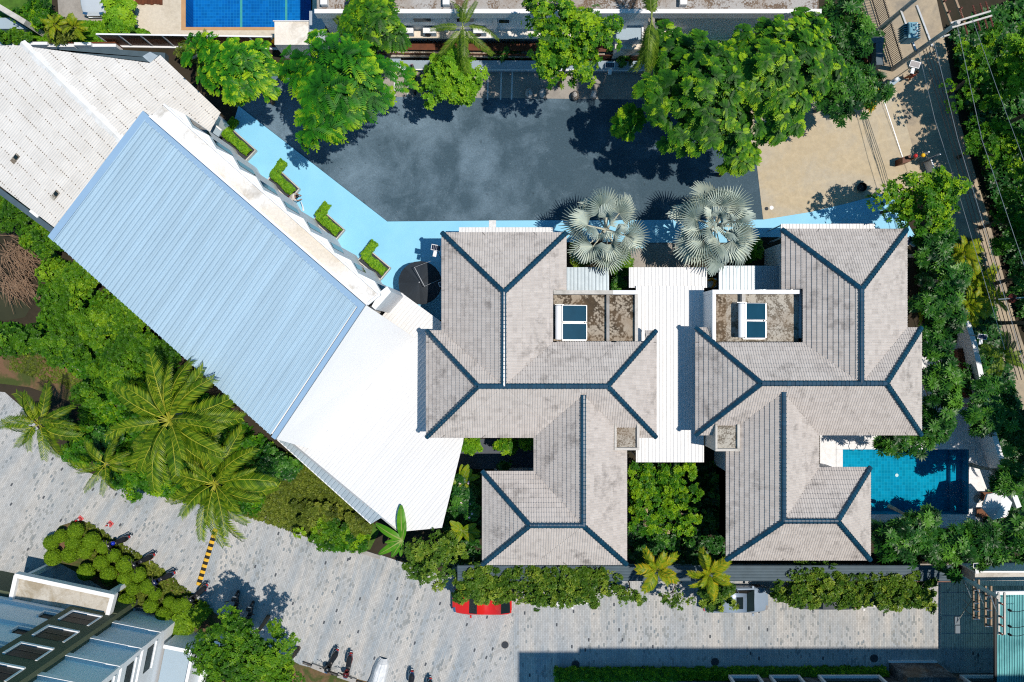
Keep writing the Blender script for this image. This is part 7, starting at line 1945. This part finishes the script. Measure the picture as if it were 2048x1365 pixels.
big_leaf_plant('banana_plant', 'banana plant with long green blades over the annex roof corner', 805, 1080, 3.4, ((92, 2.3, .05), (152, 2.1, -.05), (212, 1.9, -.1), (238, 1.6, -.2), (262, 1.2, -.2), (80, 1.3, .3), (190, 1.2, -.1)), BAN, (802, 1085), 'banana plant')
RAV = [blade(1.0, .42, rg, M['lf_palm2'], s) for s in (.3, .5)]
for x, y, lab, sd in ((925, 958, 'large leaved yellow-green plant beside the annex corner and low roof wing', 1), (925, 1062, 'large leaved yellow-green plant by the low roof wing near the lane', 2)):
    r = random.Random(sd)
    big_leaf_plant('traveller_plant', lab, x, y, 2.4, [(r.uniform(0, 360), r.uniform(.75, 1.25), r.uniform(0, .7)) for _ in range(14)], RAV, (x, y), 'plant', .07)
# ------------------------------------------------------------------ power poles and wires
def sag(a, b, s=.5, n=10, r=.014):
    return MB().tube([a.lerp(b, k / n) - Vector((0, 0, s * 4 * (k / n) * (1 - k / n))) for k in range(n + 1)], r, 5, cap=False)
def insul(p, o, d=Vector((0, 0, 1)), n=4, l=.32):
    b = MB(); q = d.to_track_quat('Z', 'X')
    for k in range(n):
        c0 = p + d * (l * k / n); b.tube([c0, c0 + d * (l / n * .4), c0 + d * (l / n * .45), c0 + d * (l / n * .98)], [.065, .065, .03, .03], 8)
    b.build('insulator', plain('brown_porcelain', (.16, .05, .035), .25) if 'brown_porcelain' not in bpy.data.materials else bpy.data.materials['brown_porcelain'], o)
pp = thing('power_pole', 'concrete power pole with cross arms and insulators beside the road', 'power pole', P(1785, 139))
b0 = P(1785, 139); top = P(1912, 49, 8.05)
MB().tube([b0, Vector((b0.x, b0.y, 8.3))], [.17, .12], 8).build('pole', M['pale_conc'], pp)
tp = Vector((b0.x, b0.y, 0))
e_ = P(1984, 27, 8.0); ar = (e_ - Vector((b0.x, b0.y, 8.0))); ar.z = 0; ar.normalize()
for k, off in enumerate((.14, -.14)):
    nn_ = Vector((-ar.y, ar.x, 0)) * off
    MB().bar(Vector((tp.x, tp.y, 8.0)) - ar * .3 + nn_, Vector((tp.x, tp.y, 8.0)) + ar * 2.2 + nn_, .1, .12).build('cross_arm', M['pale_conc'], pp)
for f in (.5, 1.3, 1.75, 2.1):
    for s in (-1, 1):
        p = Vector((tp.x, tp.y, 7.98)) + ar * f; d = Vector((-ar.y, ar.x, 0)) * s; insul(p + d * .2, pp, d, 6, .6)
MB().bar(Vector((tp.x, tp.y, 5.6)) - ar * .2, Vector((tp.x, tp.y, 5.6)) + ar * 1.0, .1).build('cross_arm', M['pale_conc'], pp)
pp2 = thing('power_pole', 'second concrete pole carrying the blue transformer at the picture edge', 'power pole', P(1756, 62))
b2 = P(1756, 62); MB().tube([b2, Vector((b2.x, b2.y, 8.0))], [.17, .12], 8).build('pole', M['pale_conc'], pp2)
for z, off in ((7.6, 0.0), (7.6, .75)):
    a = Vector((b2.x, b2.y, z)) + ar * off; c = Vector((tp.x, tp.y, z)) + ar * off
    MB().bar(a, c, .12, .14).build('beam', M['wood_pale'], pp2)
    for f in (.2, .45, .7, .95): insul(a.lerp(c, f) + Vector((0, 0, .08)), pp2, Vector((0, 0, 1)), 3, .25)
for z in (3.6,):
    for off in (-.2, .9):
        MB().bar(Vector((b2.x, b2.y, z)) + ar * off, Vector((tp.x, tp.y, z)) + ar * off, .12, .16).build('platform_beam', M['steel'], pp2)
tc = P(1822, 64, 4.6)
tf = thing('transformer', 'pale blue finned transformer mounted between the two power poles', 'transformer', Vector((tc.x, tc.y, 3.7)))
bm = plain('transformer_blue', (.16, .34, .42), .45, c2=(.1, .24, .3), scale=3)
MB().box((tc.x, tc.y, 4.35), (.62, 1.0, 1.1)).build('tank', bm, tf)
for s in (-1, 1):
    for k in range(7): MB().box((tc.x + s * .42, tc.y - .42 + k * .14, 4.35), (.22, .03, .9)).build('cooling_fin', bm, tf)
for k in range(3):
    b = MB(); b.lathe([(.07, 0), (.05, .06), (.07, .1), (.05, .16), (.06, .2), (.03, .3)], 10, (tc.x + .1, tc.y - .3 + .3 * k, 4.9)); b.build('bushing', M['white'], tf)
MB().lathe([(.12, -.3), (.12, .3)], 12, (tc.x - .3, tc.y, 5.1), axis='Y').build('expansion_tank', bm, tf)
# overhead lines running past the road; each line is one thing
wires = (((1868, 83, 7.0), (1916, 280, 6.9), (1976, 480, 6.9), (2060, 770, 7.1), .017, 'grey', 'pale overhead line crossing the road beside the shade tree'),
         ((1914, 50, 8.0), (1964, 280, 7.9), (2031, 480, 7.9), (2120, 740, 8.1), .017, 'grey', 'pale overhead line running over the trees beyond the road'),
         ((1838, 105, 5.6), (1870, 240, 5.4), (1912, 370, 5.3), (2010, 700, 5.6), .016, 'grey', 'pale low overhead line passing behind the shade tree'),
         ((1846, 100, 6.0), (1905, 300, 5.8), (1955, 480, 5.8), (2035, 760, 6.1), .022, 'black', 'first dark cable of the bundle over the road'),
         ((1852, 97, 6.1), (1913, 300, 5.9), (1963, 480, 5.9), (2043, 760, 6.2), .022, 'black', 'second dark cable of the bundle over the road'),
         ((1858, 94, 6.2), (1921, 300, 6.0), (1971, 480, 6.0), (2051, 760, 6.3), .022, 'black', 'third dark cable of the bundle over the road'),
         ((1864, 91, 6.3), (1928, 300, 6.1), (1979, 480, 6.1), (2060, 760, 6.4), .022, 'black', 'fourth dark cable of the bundle over the road'),
         ((1945, 38, 8.1), (1995, 180, 8.0), (2040, 300, 8.0), (2100, 470, 8.1), .014, 'grey', 'thin overhead line beyond the road nearest the picture corner'))
for a, b_, c, d, r, mt, lab in wires:
    ps = [P(*x) for x in (a, b_, c, d)]; o_ = MB(); pt = []
    for i in range(3):
        for k in range(6): pt.append(ps[i].lerp(ps[i + 1], k / 6))
    pt.append(ps[3]); o_.tube(pt, r, 5, cap=False)
    tag(o_.build('overhead_wire', M['black'] if mt == 'black' else M['steel'], loc=ps[0]), lab, 'wire', 'overhead wires along the road')
for a, b_, lab in (((1848, 0, 7.9), (1700, -120, 7.9), 'thin wire leaving the second pole'),): pass
# pole at the lower corner
pc = thing('power_pole', 'power pole with stacked cross arms over the ribbed glass canopy', 'power pole', P(1853, 1119))
b3 = P(1853, 1119); MB().tube([b3, Vector((b3.x, b3.y, 8.3))], [.17, .13], 8).build('pole', M['pale_conc'], pc)
for z in (8.05, 6.7, 5.4):
    for off in (.0, .35):
        MB().bar(Vector((b3.x + .15 + off, b3.y + .2, z)), Vector((b3.x + .15 + off, b3.y - 2.3, z)), .1, .12).build('cross_arm', M['wood_pale'] if z < 8 else M['pale_conc'], pc)
    for k, yy in enumerate((-.4, -1.2, -1.7, -2.2)):
        p = Vector((b3.x + .2, b3.y + yy, z + .08)); insul(p, pc, Vector((0, 0, 1)), 3, .28)
        if z < 8: MB().tube([p + Vector((.1, 0, .3)), p + Vector((-.25, .05, .35))], .035, 6).build('fuse_tube', M['steel'], pc)
for k, (yy, x1) in enumerate(((-.8, .9), (-1.75, .9), (-2.25, .9))):
    p = Vector((b3.x + .7, b3.y + yy, 8.1)); MB().lathe([(.05, 0), (.08, .08), (.05, .12), (.08, .2), (.04, .3)], 10, p).build('arrester', M['rubber'], pc)
    MB().tube([p + Vector((0, 0, .3)), p + Vector((.5, -.1, .1)), p + Vector((1.2, .1, .2)), p + Vector((4.5, .2, .4))], .02, 5).build('lead_wire', M['black'], pc)
for k in range(4):
    MB().tube([Vector((b3.x + .1, b3.y - .3 - k * .5, 6.6)), Vector((b3.x - .2, b3.y - .4 - k * .5, 5.6)), Vector((b3.x + .1, b3.y - .3 - k * .55, 4.4))], .018, 5).build('drop_wire', M['black'], pc)
for k in range(3): MB().bar(Vector((b3.x + .15, b3.y + .15, 4.1 + k * 1.4)), Vector((b3.x + .15, b3.y - 1.2, 5.3 + k * 1.35)), .05).build('brace', M['steel'], pc)
mb_ = P(1914, 1250, 4.6); o = thing('meter_box', 'grey twin meter box hanging below the lower cross arms', 'meter box', mb_)
mg = plain('meter_grey', (.12, .16, .19), .5); MB().box((mb_.x, mb_.y + .28, mb_.z), (.3, .5, .12)).build('casing', mg, o); MB().box((mb_.x + .02, mb_.y - .28, mb_.z), (.3, .5, .12)).build('casing', mg, o)
tag(MB().bar(Vector((mb_.x - .1, mb_.y, mb_.z)), Vector((b3.x + .15, b3.y - 1.0, 5.35)), .04).build('arm', M['steel'], o))
# red lamp on an arm over the road
ra = thing('arm_lamp', 'round red-brown lamp on a grey arm above the shaded road', 'lamp', P(2030, 596))
c = P(2024, 597, 6.2); MB().lathe([(.02, .0), (.22, .04), (.3, .1), (.28, .16), (.02, .22)], 16, c - Vector((0, 0, .1))).build('lamp_shade', plain('red_brown_enamel', (.06, .014, .011), .7, spec=.1), ra)
MB().tube([P(1996, 599, 6.25), P(2110, 591, 6.25)], .04, 6).build('arm', M['steel'], ra); gp = P(2100, 592, 6.25); MB().tube([Vector((gp.x, gp.y, 0)), gp], .07, 8).build('pole', M['steel'], ra)
# gate, signs and walls at the driveway mouth
gs = thing('sliding_gate', 'black spiked metal gate along the road at the top corner', 'gate', P(1760, 100))
a, c = P(1738, -10), P(1783, 135)
for k in range(46):
    p = a.lerp(c, k / 45); MB().bar((p.x, p.y, .05), (p.x, p.y, 1.7), .03).build('bar', M['black'], gs)
MB().bar((a.x, a.y, 1.5), (c.x, c.y, 1.5), .05, .06).build('rail', M['black'], gs); MB().bar((a.x, a.y, .2), (c.x, c.y, .2), .05, .06).build('rail', M['black'], gs)
gp_ = thing('gate_wall', 'dark grey gate wall with brown timber door beside the frangipani', 'wall', P(1752, 110))
MB().prism(rect_px(1732, 74, 1768, 86, 1.9), 0, 1.9).build('wall_panel', M['dark_sheet'], gp_); MB().prism(rect_px(1752, 86.4, 1766, 130, 1.9), 0, 1.9).build('wall_panel', M['dark_sheet'], gp_)
for k in range(6): MB().prism(rect_px(1734 + k * 3, 88, 1736.6 + k * 3, 124, 1.2), 0, 1.2).build('plank', M['wood'], gp_)
dw = thing('drive_wall', 'white low wall with round lamp at the driveway mouth', 'wall', P(1775, 170))
MB().bar(P(1762, 184, .45), P(1792, 160, .45), .35, .9).build('wall_panel', M['bay_wall'], dw)
q = P(1790, 160, 1.0); MB().lathe([(.03, -.02), (.13, .05), (.16, .15), (.12, .26), (.02, .3)], 14, q).build('lamp_globe', M['white'], dw, smooth=True)
tr_ = thing('gate_track', 'thin pale gate track across the tan driveway', 'gate track', P(1775, 250)); MB().bar(P(1764, 190, .02), P(1806, 318, .02), .07, .04).build('rail', M['steel'], tr_)
sg = thing('slatted_sign', 'dark slatted board with white edge and red lamp beside the shade tree', 'board', P(1822, 330))
q0, q1 = P(1808, 326), P(1832, 316)
for k in range(7): MB().bar(Vector((q0.x, q0.y, .3 + k * .2)), Vector((q1.x, q1.y, .3 + k * .2)), .05, .16).build('slat', M['dark_sheet'], sg)
MB().bar(Vector((q1.x, q1.y, 0)), Vector((q1.x, q1.y, 1.75)), .09).build('post', M['white'], sg); MB().bar(Vector((q0.x, q0.y, 0)), Vector((q0.x, q0.y, 1.75)), .09).build('post', M['wood'], sg)
q = P(1831, 312, 1.8); MB().lathe([(.03, -.1), (.12, -.06), (.14, .04), (.1, .12), (.02, .15)], 12, q).build('lamp_globe', M['red'], sg, smooth=True)
sg = thing('slatted_sign', 'dark slatted board with white edge and yellow lamp beside the road', 'board', P(1848, 335))
q0, q1 = P(1838, 330), P(1854, 320)
for k in range(7): MB().bar(Vector((q0.x, q0.y, .3 + k * .2)), Vector((q1.x, q1.y, .3 + k * .2)), .05, .16).build('slat', M['dark_sheet'], sg)
MB().bar(Vector((q1.x, q1.y, 0)), Vector((q1.x, q1.y, 1.75)), .09).build('post', M['white'], sg); MB().bar(P(1854, 320, .5), P(1866, 352, .5), .1, 1.0).build('side_wall', M['white_wall'], sg)
q = P(1846, 311, 1.8); MB().lathe([(.03, -.1), (.12, -.06), (.15, .04), (.1, .12), (.02, .15)], 12, q).build('lamp_globe', plain('yellow_globe', (.85, .5, .02), .4), sg, smooth=True)
tag(MB().prism([(p.x, p.y) for p in pts([(1790, 322), (1806, 317), (1806, 330), (1790, 334)])], 0, 1.1).build('gate_pier', M['wood'], loc=P(1798, 326)), 'brown gate pier at the corner of the driveway', 'pier')
# pergola between the houses
pg = thing('pergola', 'timber pergola frame under the creeper between the houses', 'pergola', P(1330, 1010))
for x, y in ((1276, 940), (1395, 940), (1276, 1060), (1395, 1060)):
    c = P(x, y, 2.4); MB().bar((c.x, c.y, 0), (c.x, c.y, 2.5), .1).build('post', M['wood_pale'], pg)
for y in (1028, 1060): MB().bar(P(1284, y, 2.85), P(1392, y, 2.85), .05, .05).build('beam', M['wood_pale'], pg)
MB().bar(P(1288, 1022, 2.86), P(1288, 1066, 2.86), .05, .06).build('beam', M['wood_pale'], pg); MB().bar(P(1293, 1015, 2.9), P(1293, 1064, 2.9), .16, .05).build('plank', M['wood_pale'], pg)
for x in (1337, 1381): MB().bar(P(x, 1058, 3.0), P(x, 1068, 3.0), .18, .08).build('bracket', M['wood_pale'], pg)
MB().box(P(1314, 1015, 2.5), (.5, .5, .1)).build('blue_cloth', M['blue_pl'], pg)
